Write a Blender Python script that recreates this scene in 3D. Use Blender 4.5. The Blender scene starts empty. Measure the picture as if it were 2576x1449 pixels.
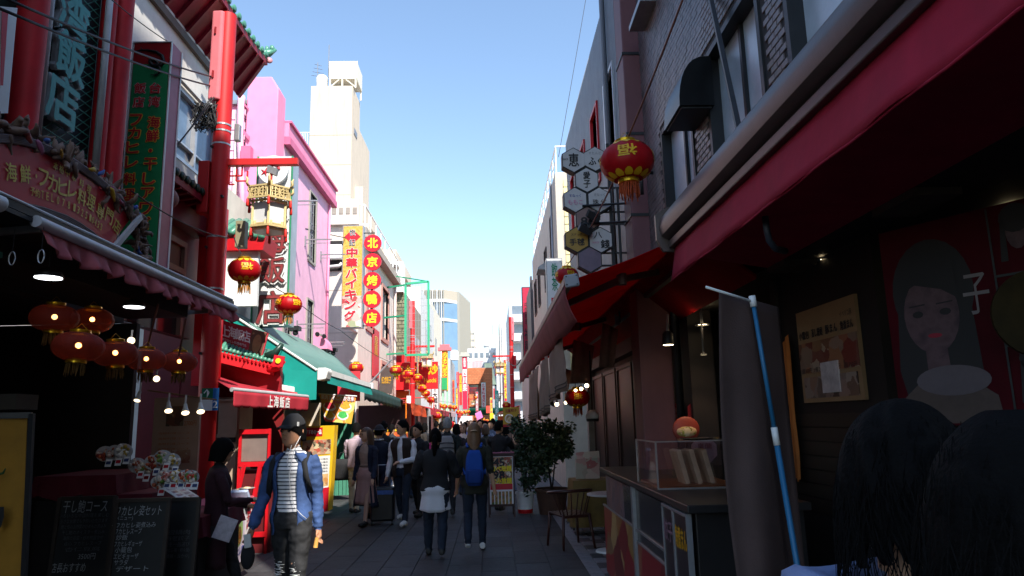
import bpy, bmesh, math, random
import numpy as np
from mathutils import Vector, Matrix, noise, Quaternion
random.seed(7)
sc = bpy.context.scene
COL = sc.collection
PI = math.pi
R = math.radians
F, CX, CY, VPX, VPY, ROLL, CAMH = 1789., 1288., 724.5, 1238., 1057., R(1.4), 1.7
_y = Vector(((VPX-CX)/F, (CY-VPY)/F, 1.)).normalized()
_a, _b = -math.sin(ROLL), math.cos(ROLL)
_z = Vector((_a, _b, -(_a*_y.x+_b*_y.y)/_y.z)).normalized()
_x = _y.cross(_z)
if _x.x < 0: _x = -_x
def at(px, py, X=None, Y=None, Z=None):
 """the real point on a plane of the street (X, Y or Z constant) that shows at px, py"""
 c = Vector(((px-CX)/F, (CY-py)/F, 1.))
 d = (_x.dot(c), _y.dot(c), _z.dot(c))
 t = X/d[0] if X is not None else Y/d[1] if Y is not None else (Z-CAMH)/d[2]
 return Vector((t*d[0], t*d[1], t*d[2]+CAMH))
cam_data = bpy.data.cameras.new('camera')
cam = bpy.data.objects.new('camera', cam_data); COL.objects.link(cam)
right = Vector((_x.x, _y.x, _z.x)); up = Vector((_x.y, _y.y, _z.y)); fwd = Vector((_x.z, _y.z, _z.z))
cam.matrix_world = Matrix(((right.x, up.x, -fwd.x, 0), (right.y, up.y, -fwd.y, 0), (right.z, up.z, -fwd.z, CAMH), (0, 0, 0, 1)))
cam_data.sensor_width = 36; cam_data.lens = 36*F/2576.
cam_data.clip_start = 0.05; cam_data.clip_end = 3000
sc.camera = cam
SUN = Vector((1., -1.8, 2.25)).normalized()
w = bpy.data.worlds.new('World'); sc.world = w; w.use_nodes = True
nt = w.node_tree; nt.nodes.clear()
sky = nt.nodes.new('ShaderNodeTexSky'); sky.sky_type = 'NISHITA'; sky.sun_disc = False
sky.sun_elevation = math.asin(SUN.z); sky.sun_rotation = math.atan2(SUN.x, SUN.y)
sky.air_density = 1.25; sky.dust_density = 0.3; sky.ozone_density = 2.2; sky.altitude = 20
bg = nt.nodes.new('ShaderNodeBackground'); bg.inputs[1].default_value = 0.15
wo = nt.nodes.new('ShaderNodeOutputWorld')
nt.links.new(sky.outputs[0], bg.inputs[0]); nt.links.new(bg.outputs[0], wo.inputs[0])
sun_d = bpy.data.lights.new('sun', 'SUN'); sun_d.energy = 4.9; sun_d.angle = R(0.55); sun_d.color = (1., .95, .87)
sun = bpy.data.objects.new('sun', sun_d); COL.objects.link(sun)
sun.rotation_euler = SUN.to_track_quat('Z', 'Y').to_euler(); sun.location = (10, -10, 40)
sc.view_settings.view_transform = 'Standard'; sc.view_settings.look = 'None'
sc.view_settings.exposure = 0.84; sc.view_settings.gamma = 1.0; sc.view_settings.use_curve_mapping = False
sc.render.engine = 'CYCLES'
sc.cycles.max_bounces = 7; sc.cycles.diffuse_bounces = 3; sc.cycles.glossy_bounces = 3
sc.cycles.transmission_bounces = 5; sc.cycles.transparent_max_bounces = 12
sc.cycles.caustics_reflective = False; sc.cycles.caustics_refractive = False
sc.cycles.sample_clamp_indirect = 4.0
def H(h):
 c = [int(h[i:i+2], 16)/255. for i in (0, 2, 4)]
 return tuple(x/12.92 if x <= .04045 else ((x+.055)/1.055)**2.4 for x in c)
MATS = {}
def mat(name, col, rough=.6, var=.14, scale=5., bump=.0, bscale=60., metal=0., emit=0., ecol=None, streak=.0, trans=0., spec=.4, alpha=1., glass=0.):
 if name in MATS: return MATS[name]
 if isinstance(col, str): col = H(col)
 m = bpy.data.materials.new(name); MATS[name] = m; m.use_nodes = True
 n = m.node_tree.nodes; l = m.node_tree.links
 bs = n['Principled BSDF']; out = n['Material Output']
 bs.inputs['Roughness'].default_value = rough; bs.inputs['Metallic'].default_value = metal
 bs.inputs['Specular IOR Level'].default_value = spec
 tc = n.new('ShaderNodeTexCoord')
 last = None
 def mixc(fac_sock, c1, c2):
  mx = n.new('ShaderNodeMixRGB')
  l.new(fac_sock, mx.inputs[0])
  for i, c in ((1, c1), (2, c2)):
   if isinstance(c, tuple): mx.inputs[i].default_value = (*c, 1)
   else: l.new(c, mx.inputs[i])
  return mx.outputs[0]
 if var > 0:
  nz = n.new('ShaderNodeTexNoise'); nz.inputs['Scale'].default_value = scale; nz.inputs['Detail'].default_value = 7
  nz.inputs['Roughness'].default_value = .65
  l.new(tc.outputs['Object'], nz.inputs['Vector'])
  rp = n.new('ShaderNodeMapRange'); rp.inputs[1].default_value = .3; rp.inputs[2].default_value = .7
  l.new(nz.outputs[0], rp.inputs[0])
  lo = tuple(max(0, c*(1-var)) for c in col); hi = tuple(min(1, c*(1+var*.7)) for c in col)
  last = mixc(rp.outputs[0], lo, hi)
 if streak > 0:
  mp = n.new('ShaderNodeMapping'); mp.inputs['Scale'].default_value = (3.5, 3.5, .22)
  l.new(tc.outputs['Object'], mp.inputs[0])
  nz2 = n.new('ShaderNodeTexNoise'); nz2.inputs['Scale'].default_value = 1.6; nz2.inputs['Detail'].default_value = 8
  l.new(mp.outputs[0], nz2.inputs['Vector'])
  rp2 = n.new('ShaderNodeMapRange'); rp2.inputs[1].default_value = .48; rp2.inputs[2].default_value = .78; rp2.inputs[4].default_value = streak
  l.new(nz2.outputs[0], rp2.inputs[0])
  last = mixc(rp2.outputs[0], last if last is not None else col, tuple(c*.45 for c in col))
 if last is not None: l.new(last, bs.inputs['Base Color'])
 else: bs.inputs['Base Color'].default_value = (*col, 1)
 if bump > 0:
  nb = n.new('ShaderNodeTexNoise'); nb.inputs['Scale'].default_value = bscale; nb.inputs['Detail'].default_value = 5
  l.new(tc.outputs['Object'], nb.inputs['Vector'])
  bp = n.new('ShaderNodeBump'); bp.inputs['Strength'].default_value = bump; bp.inputs['Distance'].default_value = .01
  l.new(nb.outputs[0], bp.inputs['Height']); l.new(bp.outputs[0], bs.inputs['Normal'])
 if emit > 0:
  e = ecol or col
  bs.inputs['Emission Color'].default_value = (*e, 1); bs.inputs['Emission Strength'].default_value = emit
 if glass > 0: bs.inputs['Transmission Weight'].default_value = glass
 if alpha < 1: bs.inputs['Alpha'].default_value = alpha
 if trans > 0:
  tr = n.new('ShaderNodeBsdfTranslucent')
  if last is not None: l.new(last, tr.inputs[0])
  else: tr.inputs[0].default_value = (*col, 1)
  ms = n.new('ShaderNodeMixShader'); ms.inputs[0].default_value = trans
  l.new(bs.outputs[0], ms.inputs[1]); l.new(tr.outputs[0], ms.inputs[2]); l.new(ms.outputs[0], out.inputs[0])
 return m
def printed(name, cols, scale=6., rough=.45, emit=0., mode='voronoi', seed=0.):
 """flat print: patches of several inks"""
 if name in MATS: return MATS[name]
 m = bpy.data.materials.new(name); MATS[name] = m; m.use_nodes = True
 n = m.node_tree.nodes; l = m.node_tree.links; bs = n['Principled BSDF']
 bs.inputs['Roughness'].default_value = rough
 tc = n.new('ShaderNodeTexCoord'); mp = n.new('ShaderNodeMapping'); mp.inputs['Location'].default_value = (seed, seed*1.7, seed*.6)
 l.new(tc.outputs['Object'], mp.inputs[0])
 nz = n.new('ShaderNodeTexNoise'); nz.inputs['Scale'].default_value = scale*1.5; nz.inputs['Detail'].default_value = 6
 l.new(mp.outputs[0], nz.inputs['Vector'])
 if mode == 'voronoi':
  wv = n.new('ShaderNodeVectorMath'); wv.operation = 'MULTIPLY_ADD'
  l.new(nz.outputs[1], wv.inputs[0]); wv.inputs[1].default_value = (.12,)*3; l.new(mp.outputs[0], wv.inputs[2])
  vo = n.new('ShaderNodeTexVoronoi'); vo.inputs['Scale'].default_value = scale; l.new(wv.outputs[0], vo.inputs['Vector'])
  sep = n.new('ShaderNodeSeparateColor'); l.new(vo.outputs['Color'], sep.inputs[0]); src = sep.outputs[0]
 else: src = nz.outputs[0]
 cr = n.new('ShaderNodeValToRGB'); l.new(src, cr.inputs[0])
 els = cr.color_ramp.elements
 while len(els) < len(cols): els.new(.5)
 for i, c in enumerate(cols):
  els[i].position = (i/(len(cols)-1)) if mode == 'voronoi' else .3+.4*i/(len(cols)-1)
  els[i].color = (*(H(c) if isinstance(c, str) else c), 1)
 if mode == 'voronoi': cr.color_ramp.interpolation = 'CONSTANT' if False else 'LINEAR'
 l.new(cr.outputs[0], bs.inputs['Base Color'])
 if emit:
  l.new(cr.outputs[0], bs.inputs['Emission Color']); bs.inputs['Emission Strength'].default_value = emit
 return m
WORG = {}      # object name -> world origin of its local space
def tag(o, label=None, cat=None, group=None, kind=None):
 if label: o['label'] = label
 if cat: o['category'] = cat
 if group: o['group'] = group
 if kind: o['kind'] = kind
 return o
def empty(name, loc, label=None, cat=None, group=None):
 o = bpy.data.objects.new(name, None); COL.objects.link(o); o.location = loc
 o.empty_display_size = .2; WORG[o.name] = Vector(loc)
 return tag(o, label, cat, group)
class MB:
 def __init__(s): s.v = []; s.f = []; s.m = []
 def add(s, vs, fs, mi=0):
  b = len(s.v); s.v += [tuple(p) for p in vs]; s.f += [tuple(b+i for i in f) for f in fs]; s.m += [mi]*len(fs); return s
 def box(s, x0, x1, y0, y1, z0, z1, mi=0):
  return s.add([(x0,y0,z0),(x1,y0,z0),(x1,y1,z0),(x0,y1,z0),(x0,y0,z1),(x1,y0,z1),(x1,y1,z1),(x0,y1,z1)],
      [(0,3,2,1),(4,5,6,7),(0,1,5,4),(1,2,6,5),(2,3,7,6),(3,0,4,7)], mi)
 def obox(s, c, u, v, w, mi=0):
  """box round c with half axes u, v, w"""
  c, u, v, w = Vector(c), Vector(u), Vector(v), Vector(w)
  P = [c+a*u+b*v+d*w for d in (-1, 1) for a, b in ((-1,-1),(1,-1),(1,1),(-1,1))]
  return s.add(P, [(0,3,2,1),(4,5,6,7),(0,1,5,4),(1,2,6,5),(2,3,7,6),(3,0,4,7)], mi)
 def bar(s, a, b, wd, ht, mi=0, upv=(0,0,1)):
  a, b = Vector(a), Vector(b); d = b-a; n = d.cross(Vector(upv))
  if n.length < 1e-5: n = d.cross(Vector((0,1,0)))
  n.normalize(); t = n.cross(d).normalized()
  return s.obox((a+b)/2, d/2, n*wd/2, t*ht/2, mi)
 def quad(s, a, b, c, d, mi=0): return s.add([a, b, c, d], [(0,1,2,3)], mi)
 def prism(s, pts, vec, mi=0):
  n = len(pts); vec = Vector(vec); P = [Vector(p) for p in pts]
  fs = [tuple(range(n)), tuple(range(2*n-1, n-1, -1))]+[(i, i+n, (i+1) % n+n, (i+1) % n) for i in range(n)]
  return s.add(P+[p+vec for p in P], fs, mi)
 def loft(s, rings, caps=True, closed=True, mi=0):
  n = len(rings[0]); vs = [p for r in rings for p in r]; fs = []
  for k in range(len(rings)-1):
   for i in range(n if closed else n-1):
    j = (i+1) % n; fs.append((k*n+i, k*n+j, (k+1)*n+j, (k+1)*n+i))
  if caps and closed: fs += [tuple(range(n-1, -1, -1)), tuple((len(rings)-1)*n+i for i in range(n))]
  return s.add(vs, fs, mi)
 def tube(s, path, r, n=8, caps=True, mi=0):
  P = [Vector(p) for p in path]; rings = []; rr = r if isinstance(r, (list, tuple)) else [r]*len(P)
  prev = None
  for i, p in enumerate(P):
   d = (P[min(i+1, len(P)-1)]-P[max(i-1, 0)])
   if d.length < 1e-9: d = Vector((0,0,1))
   d.normalize()
   if prev is None:
    a = Vector((0,0,1)) if abs(d.z) < .9 else Vector((1,0,0)); u = d.cross(a).normalized()
   else: u = (prev-d*prev.dot(d)).normalized()
   prev = u; v = d.cross(u)
   rings.append([p+(u*math.cos(2*PI*k/n)+v*math.sin(2*PI*k/n))*rr[i] for k in range(n)])
  return s.loft(rings, caps, True, mi)
 def lathe(s, prof, c=(0,0,0), n=16, caps=True, mi=0, ax=None, ph=0.):
  c = Vector(c)
  if ax is None: U, V, W = Vector((1,0,0)), Vector((0,1,0)), Vector((0,0,1))
  else:
   W = Vector(ax).normalized(); U = W.cross(Vector((0,0,1)) if abs(W.z) < .9 else Vector((1,0,0))).normalized(); V = W.cross(U)
  return s.loft([[c+U*r*math.cos(2*PI*k/n+ph)+V*r*math.sin(2*PI*k/n+ph)+W*z for k in range(n)] for r, z in prof], caps, True, mi)
 def ball(s, c, r, n=10, k=6, mi=0):
  rx, ry, rz = r if isinstance(r, (tuple, list)) else (r, r, r); c = Vector(c)
  rings = [[c+Vector((rx*math.sin(t)*math.cos(2*PI*i/n), ry*math.sin(t)*math.sin(2*PI*i/n), -rz*math.cos(t))) for i in range(n)]
     for t in [.05+(PI-.1)*q/k for q in range(k+1)]]
  return s.loft(rings, True, True, mi)
 def mesh(s, name, org=(0,0,0), smooth=False):
  o = Vector(org); me = bpy.data.meshes.new(name)
  me.from_pydata([(p[0]-o.x, p[1]-o.y, p[2]-o.z) for p in s.v], [], s.f)
  if any(s.m): me.polygons.foreach_set('material_index', s.m)
  if smooth: me.polygons.foreach_set('use_smooth', [True]*len(s.f))
  me.update(); return me
 def build(s, name, mats, parent=None, smooth=False, bevel=0., label=None, cat=None, group=None, kind=None, org=None):
  if parent is not None: o0 = WORG[parent.name]
  elif org is not None: o0 = Vector(org)
  else:
   a = np.array(s.v); o0 = Vector(((a[:,0].min()+a[:,0].max())/2, (a[:,1].min()+a[:,1].max())/2, a[:,2].min()))
  me = s.mesh(name, o0, smooth)
  for m in (mats if isinstance(mats, (list, tuple)) else [mats]): me.materials.append(m)
  o = bpy.data.objects.new(name, me); COL.objects.link(o)
  if parent is not None: o.parent = parent
  else: o.location = o0
  WORG[o.name] = o0
  if bevel:
   b = o.modifiers.new('bevel', 'BEVEL'); b.width = bevel; b.segments = 2; b.limit_method = 'ANGLE'; b.angle_limit = R(40)
  if smooth == 'edge':
   me.polygons.foreach_set('use_smooth', [True]*len(s.f)); me.set_sharp_from_angle(angle=R(40))
  return tag(o, label, cat, group, kind)
def shared(name, me, loc, parent, rot=None, scale=None):
 """one piece that shares mesh data; loc in world"""
 o = bpy.data.objects.new(name, me); COL.objects.link(o); o.parent = parent
 o.location = Vector(loc)-WORG[parent.name]
 if rot is not None: o.rotation_euler = rot
 if scale is not None: o.scale = scale
 return o
def copy_tree(o, parent=None):
 c = o.copy(); COL.objects.link(c); c.parent = parent
 for ch in o.children: copy_tree(ch, c)
 return c
GL = {}
TS = bpy.data.scenes.new('workbench')
def bake(ob):
 TS.collection.objects.link(ob); vl = TS.view_layers[0]; vl.update(); me = bpy.data.meshes.new_from_object(ob.evaluated_get(vl.depsgraph)); bpy.data.objects.remove(ob); return me
def glyph(s):
 k = s
 if k in GL: return GL[k]
 cu = bpy.data.curves.new('t', 'FONT'); cu.body = s; cu.size = 1; cu.resolution_u = 2
 me = bake(bpy.data.objects.new('t', cu))
 v = [(p.co.x, p.co.y) for p in me.vertices]; f = [tuple(p.vertices) for p in me.polygons]
 bpy.data.curves.remove(cu); bpy.data.meshes.remove(me)
 GL[k] = (v, f); return GL[k]
def letters(mb, s, c, u, v, w, h, bold=.0, off=.004, vertical=False, mi=0, gap=1.0, shear=0.):
 """write s into a w x h box round c; u = reading direction, v = up"""
 c, u, v = Vector(c), Vector(u).normalized(), Vector(v).normalized(); nrm = u.cross(v)
 if vertical:
  n = len(s); e = h/n
  for i, ch in enumerate(s):
   if ch == ' ': continue
   letters(mb, ch, c+v*(h/2-e*(i+.5)), u, v, w if ch not in '一・' else w, e*gap*(.92 if ch not in '一・ー' else .92), bold, off, False, mi)
  return mb
 vs, fs = glyph(s)
 if not vs: return mb
 a = np.array(vs); x0, y0 = a.min(0); x1, y1 = a.max(0)
 if len(s) == 1 and s in '一・ー.': # keep em box for flat glyphs
  cx, cy, sz = (x0+x1)/2, (y0+y1)/2, max(x1-x0, y1-y0, .9)
  x0, x1, y0, y1 = cx-sz/2, cx+sz/2, cy-sz/2, cy+sz/2
 sx, sy = w/max(1e-6, x1-x0), h/max(1e-6, y1-y0)
 b = bold*h/ (y1-y0) if len(s) > 1 else bold*min(w, h)
 for q, (dx, dy) in enumerate([(0, 0)] if bold <= 0 else [(math.cos(k*PI/3)*b, math.sin(k*PI/3)*b) for k in range(6)]):
  mb.add([c+u*((x-(x0+x1)/2)*sx+dx+shear*(y-(y0+y1)/2)*sy)+v*((y-(y0+y1)/2)*sy+dy)+nrm*(off+q*.0004) for x, y in vs], fs, mi)
 return mb
XP, YP, ZP = Vector((1,0,0)), Vector((0,1,0)), Vector((0,0,1))
CAMF, LEFTF, RIGHTF = (XP, ZP), (YP, ZP), (-YP, ZP)
# ================================================================== ground
def paving_material():
 m = mat('paving', (.052, .051, .054), rough=.72, var=.35, scale=14, bump=.25, bscale=90)
 n = m.node_tree.nodes; l = m.node_tree.links; bs = n['Principled BSDF']
 src = bs.inputs['Base Color'].links[0].from_socket
 ge = n.new('ShaderNodeNewGeometry')
 for k in list(l):
  if k.from_node.type == 'TEX_COORD': l.new(ge.outputs['Position'], k.to_socket)
 sn = n.new('ShaderNodeTexNoise'); sn.inputs['Scale'].default_value = 1.1; sn.inputs['Detail'].default_value = 9; l.new(ge.outputs['Position'], sn.inputs['Vector'])
 sr = n.new('ShaderNodeMapRange'); sr.inputs[1].default_value = .35; sr.inputs[2].default_value = .68; sr.inputs[3].default_value = .55; sr.inputs[4].default_value = 1.15; l.new(sn.outputs[0], sr.inputs[0])
 sm = n.new('ShaderNodeMixRGB'); sm.blend_type = 'MULTIPLY'; sm.inputs[0].default_value = 1; l.new(src, sm.inputs[1]); l.new(sr.outputs[0], sm.inputs[2]); src = sm.outputs[0]
 oi = n.new('ShaderNodeObjectInfo'); mr = n.new('ShaderNodeMapRange'); mr.inputs[3].default_value = .72; mr.inputs[4].default_value = 1.22
 l.new(oi.outputs['Random'], mr.inputs[0])
 mx = n.new('ShaderNodeMixRGB'); mx.blend_type = 'MULTIPLY'; mx.inputs[0].default_value = 1
 l.new(src, mx.inputs[1]); l.new(mr.outputs[0], mx.inputs[2]); l.new(mx.outputs[0], bs.inputs['Base Color'])
 return m
M_PAVE = paving_material()
M_JOINT = mat('paving_joint', (.03, .03, .032), .9, .3, 20)
def far_paving():
 m = mat('far_paving', (.085, .084, .088), .75, .25, 6)
 n = m.node_tree.nodes; l = m.node_tree.links; bs = n['Principled BSDF']
 src = bs.inputs['Base Color'].links[0].from_socket
 br = n.new('ShaderNodeTexBrick'); br.inputs['Scale'].default_value = 1; br.inputs['Brick Width'].default_value = .8; br.inputs['Row Height'].default_value = .4
 br.inputs['Mortar Size'].default_value = .008; br.inputs['Color1'].default_value = (1,1,1,1); br.inputs['Color2'].default_value = (.75,.75,.75,1); br.inputs['Mortar'].default_value = (.4,.4,.4,1)
 tc = n.new('ShaderNodeTexCoord'); mp = n.new('ShaderNodeMapping'); mp.inputs['Rotation'].default_value = (0, 0, PI/2)
 l.new(tc.outputs['Object'], mp.inputs[0]); l.new(mp.outputs[0], br.inputs['Vector'])
 mx = n.new('ShaderNodeMixRGB'); mx.blend_type = 'MULTIPLY'; mx.inputs[0].default_value = 1
 l.new(src, mx.inputs[1]); l.new(br.outputs[0], mx.inputs[2]); l.new(mx.outputs[0], bs.inputs['Base Color'])
 return m
MB().quad((-900,-300,-.08),(900,-300,-.08),(900,1500,-.08),(-900,1500,-.08)).build('ground', mat('asphalt', (.06,.06,.06), .85, .3, 3), kind='structure', org=(0,0,-.08))
pave = MB().box(-14, 10, -6, 240, -.076, -.012).build('street_paving', far_paving(), kind='structure', org=(0,0,-.012))
pm = {}
def paver_mesh(wx, wy, name='paver', m=M_PAVE):
 k = (wx, wy, m.name)
 if k not in pm:
  b = .006; a, c = wx/2-.003, wy/2-.003
  q = MB(); q.loft([[(-a,-c,-.012),(a,-c,-.012),(a,c,-.012),(-a,c,-.012)], [(-a,-c,-.004),(a,-c,-.004),(a,c,-.004),(-a,c,-.004)],
       [(-a+b,-c+b,0),(a-b,-c+b,0),(a-b,c-b,0),(-a+b,c-b,0)]])
  pm[k] = q.mesh(name); pm[k].materials.append(m)
 return pm[k]
cols = [(-3.75+.4*i) for i in range(12)]
for i, x in enumerate(cols):
 for j in range(14):
  o = shared('paver', paver_mesh(.4, .8), (x+.2, 7.4+.8*(j+.5)+(.4 if i % 2 else 0), random.uniform(-.0012, .0012)), pave)
M_LT = mat('light_tile', (.22,.22,.23), .7, .3, 10, .2)
M_DT = mat('dark_tile', (.06,.06,.065), .7, .3, 10, .2)
for j in range(26):
 shared('border_tile', paver_mesh(.16, .3, 'border_tile', M_LT), (1.13, 7.4+.3*(j+.5), .0), pave)
for i in range(5):
 for j in range(18):
  shared('floor_tile', paver_mesh(.16, .3, 'floor_tile', M_LT if (i+j) % 2 else M_DT), (1.29+.16*i, 7.4+.3*(j+.5)+.15*(i % 2), 0), pave)
# ================================================================== common materials
M_RED = mat('red_paint', H('c4141f'), .42, .16, 4, .05, 25, streak=.25)
M_DRED = mat('dark_red_paint', H('8e1620'), .5, .2, 4, .05, streak=.3)
M_WHITE = mat('white_paint', (.76,.75,.72), .55, .1, 4, .04, streak=.25)
M_WPLAIN = mat('white_board', (.78,.77,.75), .5, .06, 4)
M_BLACK = mat('black_metal', (.018,.018,.02), .45, .3, 8)
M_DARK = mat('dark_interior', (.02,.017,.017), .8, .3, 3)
M_GREY = mat('grey_metal', (.3,.3,.31), .4, .18, 8, metal=.5)
M_ALU = mat('aluminium', (.55,.55,.56), .38, .12, 9, metal=.7)
M_GOLD = mat('gold_trim', H('c79a3a'), .38, .2, 12, metal=.55)
M_YEL = mat('yellow_paint', H('e8b81e'), .5, .1, 6)
M_INK = mat('black_ink', (.02,.02,.022), .6, 0)
M_REDINK = mat('red_ink', H('c3172b'), .5, .06)
M_GRNINK = mat('green_ink', H('0f8a60'), .5, .06)
M_YELINK = mat('yellow_ink', H('f6dc28'), .5, .05)
M_WINK = mat('white_ink', (.8,.8,.78), .5, .05)
M_PINKINK = mat('pink_ink', H('d07ba8'), .5, .05)
M_BLUEINK = mat('blue_ink', H('3a4a9a'), .5, .05)
M_WIRE = mat('cable_rubber', (.02,.02,.022), .6, .2, 9)
M_GLASS = mat('window_glass', (.14,.17,.21), .08, .15, 1.5, spec=.9)
M_FROST = mat('frosted_glass', (.55,.6,.68), .3, .25, 2.0, spec=.7)
M_BULB = mat('warm_bulb', (1,.85,.6), .5, 0, emit=9, ecol=(1,.78,.45))
M_SKIN_W = mat('skin', H('c99a7c'), .5, .08, 20, .06, 120)
# ================================================================== brick tiled building, right
BX = 1.8
bb = empty('tiled_building', (BX, 4.5, 0), 'mauve small-tiled building with black-framed frosted windows above the red awning', 'building')
wins = [(2.7, 3.83, 3.62, 4.58), (4.2, 5.33, 3.62, 4.58), (5.78, 6.87, 3.6, 4.58), (2.7, 3.83, 6.1, 7.1), (4.2, 5.33, 6.1, 7.1), (5.78, 6.87, 6.1, 7.1)]
M_TILEBASE = mat('tile_grout', (.035,.03,.03), .85, .2, 6)
q = MB()
def wall_with_holes(q, x0, x1, y0, y1, z0, z1, holes):
 """wall slab along Y with rectangular holes (y0,y1,z0,z1)"""
 ys = sorted({y0, y1, *[h[0] for h in holes], *[h[1] for h in holes]}); zs = sorted({z0, z1, *[h[2] for h in holes], *[h[3] for h in holes]})
 for a, b in zip(ys, ys[1:]):
  run = None
  for c, d in zip(zs, zs[1:]):
   ins = any(h[0]-1e-6 <= a and b <= h[1]+1e-6 and h[2]-1e-6 <= c and d <= h[3]+1e-6 for h in holes)
   if ins:
    if run: q.box(x0, x1, a, b, run[0], run[1]); run = None
   else: run = (run[0], d) if run else (c, d)
  if run: q.box(x0, x1, a, b, run[0], run[1])
wall_with_holes(q, BX, BX+.25, 1.0, 8.0, 2.96, 11.3, wins)
q.box(BX+.25, 7, 7.8, 8.0, 0, 11.3); q.box(BX+.25, 7, 1.0, 1.2, 0, 11.3); q.box(BX+.02, 7, 1.2, 7.8, 11.1, 11.28); q.box(6.8, 7, 1.2, 7.8, 0, 11.1)
q.build('wall', M_TILEBASE, bb)
def tile_material():
 m = mat('mauve_tile', H('746868'), .4, .22, 3, .12, 40)
 n = m.node_tree.nodes; l = m.node_tree.links; bs = n['Principled BSDF']
 src = bs.inputs['Base Color'].links[0].from_socket
 vo = n.new('ShaderNodeTexVoronoi'); vo.inputs['Scale'].default_value = 9; tc = n.new('ShaderNodeTexCoord'); l.new(tc.outputs['Object'], vo.inputs['Vector'])
 sp = n.new('ShaderNodeSeparateColor'); l.new(vo.outputs['Color'], sp.inputs[0])
 mr = n.new('ShaderNodeMapRange'); mr.inputs[3].default_value = .7; mr.inputs[4].default_value = 1.1; l.new(sp.outputs[0], mr.inputs[0])
 mx = n.new('ShaderNodeMixRGB'); mx.blend_type = 'MULTIPLY'; mx.inputs[0].default_value = 1
 l.new(src, mx.inputs[1]); l.new(mr.outputs[0], mx.inputs[2]); l.new(mx.outputs[0], bs.inputs['Base Color'])
 return m
M_TILE = tile_material()
TW, TH = .1, .05
tm = MB(); tm.loft([[(.004,-.047,-.022),(.004,.047,-.022),(.004,.047,.022),(.004,-.047,.022)], [(-.006,-.047,-.022),(-.006,.047,-.022),(-.006,.047,.022),(-.006,-.047,.022)],
     [(-.009,-.043,-.018),(-.009,.043,-.018),(-.009,.043,.018),(-.009,-.043,.018)]])
tme = tm.mesh('wall_tile'); tme.materials.append(M_TILE)
spots = []
r_ = 0; z = 3.36
while z < 7.6:
 y = 2.2+(TW/2 if r_ % 2 else 0)
 while y < 7.62:
  if not any(h[0]-.055 < y < h[1]+.055 and h[2]-.03 < z < h[3]+.03 for h in wins): spots.append((y, z))
  y += TW
 z += TH; r_ += 1
def vis(y, z):
 v = Vector((BX, y, z-CAMH)); dd = v.length; c = Vector((_x.x*v.x+_y.x*v.y+_z.x*v.z, _x.y*v.x+_y.y*v.y+_z.y*v.z, _x.z*v.x+_y.z*v.y+_z.z*v.z))
 px, py = CX+F*c.x/c.z, CY-F*c.y/c.z
 return dd if 0 < px < 2576 and py > 0 else 99+dd
spots.sort(key=lambda s: vis(*s))
for y, z in spots[:290]: shared('wall_tile', tme, (BX, y, z), bb, rot=(0, 0, random.uniform(-.02, .02)))
q = MB()
for y, z in spots[290:]:
 d = random.uniform(-.0015, .0015)
 q.box(BX-.008+d, BX+.001, y-.047, y+.047, z-.022, z+.022)
o = q.build('wall_tiles', M_TILE, bb, kind='stuff')
for y0, y1, z0, z1 in wins:
 f = MB(); t = .05
 f.box(BX-.015, BX+.2, y0, y0+t, z0, z1); f.box(BX-.015, BX+.2, y1-t, y1, z0, z1)
 f.box(BX-.013, BX+.2, y0+t, y1-t, z1-t, z1); f.box(BX+.03, BX+.2, y0+t, y1-t, z0, z0+.03)
 ym = (y0+y1)/2; f.box(BX+.07, BX+.11, ym-.02, ym+.02, z0+.03, z1-t)
 wo_ = f.build('window', M_BLACK, bb)
 for a, b, dx in ((y0+t, ym-.02, .1), (ym+.02, y1-t, .085)):
  MB().box(BX+dx, BX+dx+.012, a, b, z0+.03, z1-t).build('pane', M_FROST, wo_)
 MB().box(BX-.06, BX+.03, y0-.04, y1+.04, z0-.035, z0-.002).build('sill', M_GREY, wo_)
 MB().box(BX+.22, BX+.24, y0, y1, z0, z1).build('room_blind', mat('window_blind', (.2,.2,.21), .8), wo_)
q = MB(); q.box(BX-.05, BX+.25, 1.0, 7.6, 3.18, 3.335); q.box(BX-.12, BX+.25, 1.0, 7.6, 2.97, 3.178)
q.build('fascia_band', mat('brown_band', (.055,.042,.04), .6, .2, 4, streak=.3), bb)
q = MB(); prof = []
for k in range(9):
 t = PI/2*k/8; prof.append((BX-.01-.27*math.cos(t)**.7 if k else BX-.28, 4.1+.42*math.sin(t)))
q.prism([(BX, 5.2, 4.1)]+[(x, 5.2, z) for x, z in prof]+[(BX, 5.2, 4.52)], (0, .5, 0))
hood = q.build('vent_hood', mat('hood_metal', (.012,.012,.013), .35, .3, 5, metal=.6), bb, smooth='edge')
MB().box(BX-.26, BX-.02, 5.22, 5.68, 4.085, 4.098).build('hood_grille', M_BLACK, hood)
pl = MB(); pl.box(1.6, 1.95, 7.62, 8.02, 0, 10.6)
pil = pl.build('corner_pillar', mat('pillar_paint', H('74484c'), .55, .12, 3, .05, streak=.25), bb, bevel=.012)
for z in (3.9, 4.86, 5.85, 6.85, 7.85):
 MB().box(1.59, 1.96, 7.61, 8.03, z, z+.035).build('pillar_joint', M_BLACK, pil)
MB().tube([(1.98, 7.55, 0), (1.98, 7.55, 10)], .035).build('drain_pipe', M_BLACK, bb, smooth=True)
MB().tube([(1.93, 7.35, 4.3), (1.7, 7.3, 4.3), (1.66, 7.3, 4.26), (1.66, 7.3, 4.05)], .02).build('pipe_bracket', M_BLACK, bb, smooth=True)
a, b = at(1780, -40, X=1.79), at(1870, 378, X=1.5)
MB().bar(a, b, .03, .05).build('canopy_stay', M_BLACK, bb)
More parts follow.
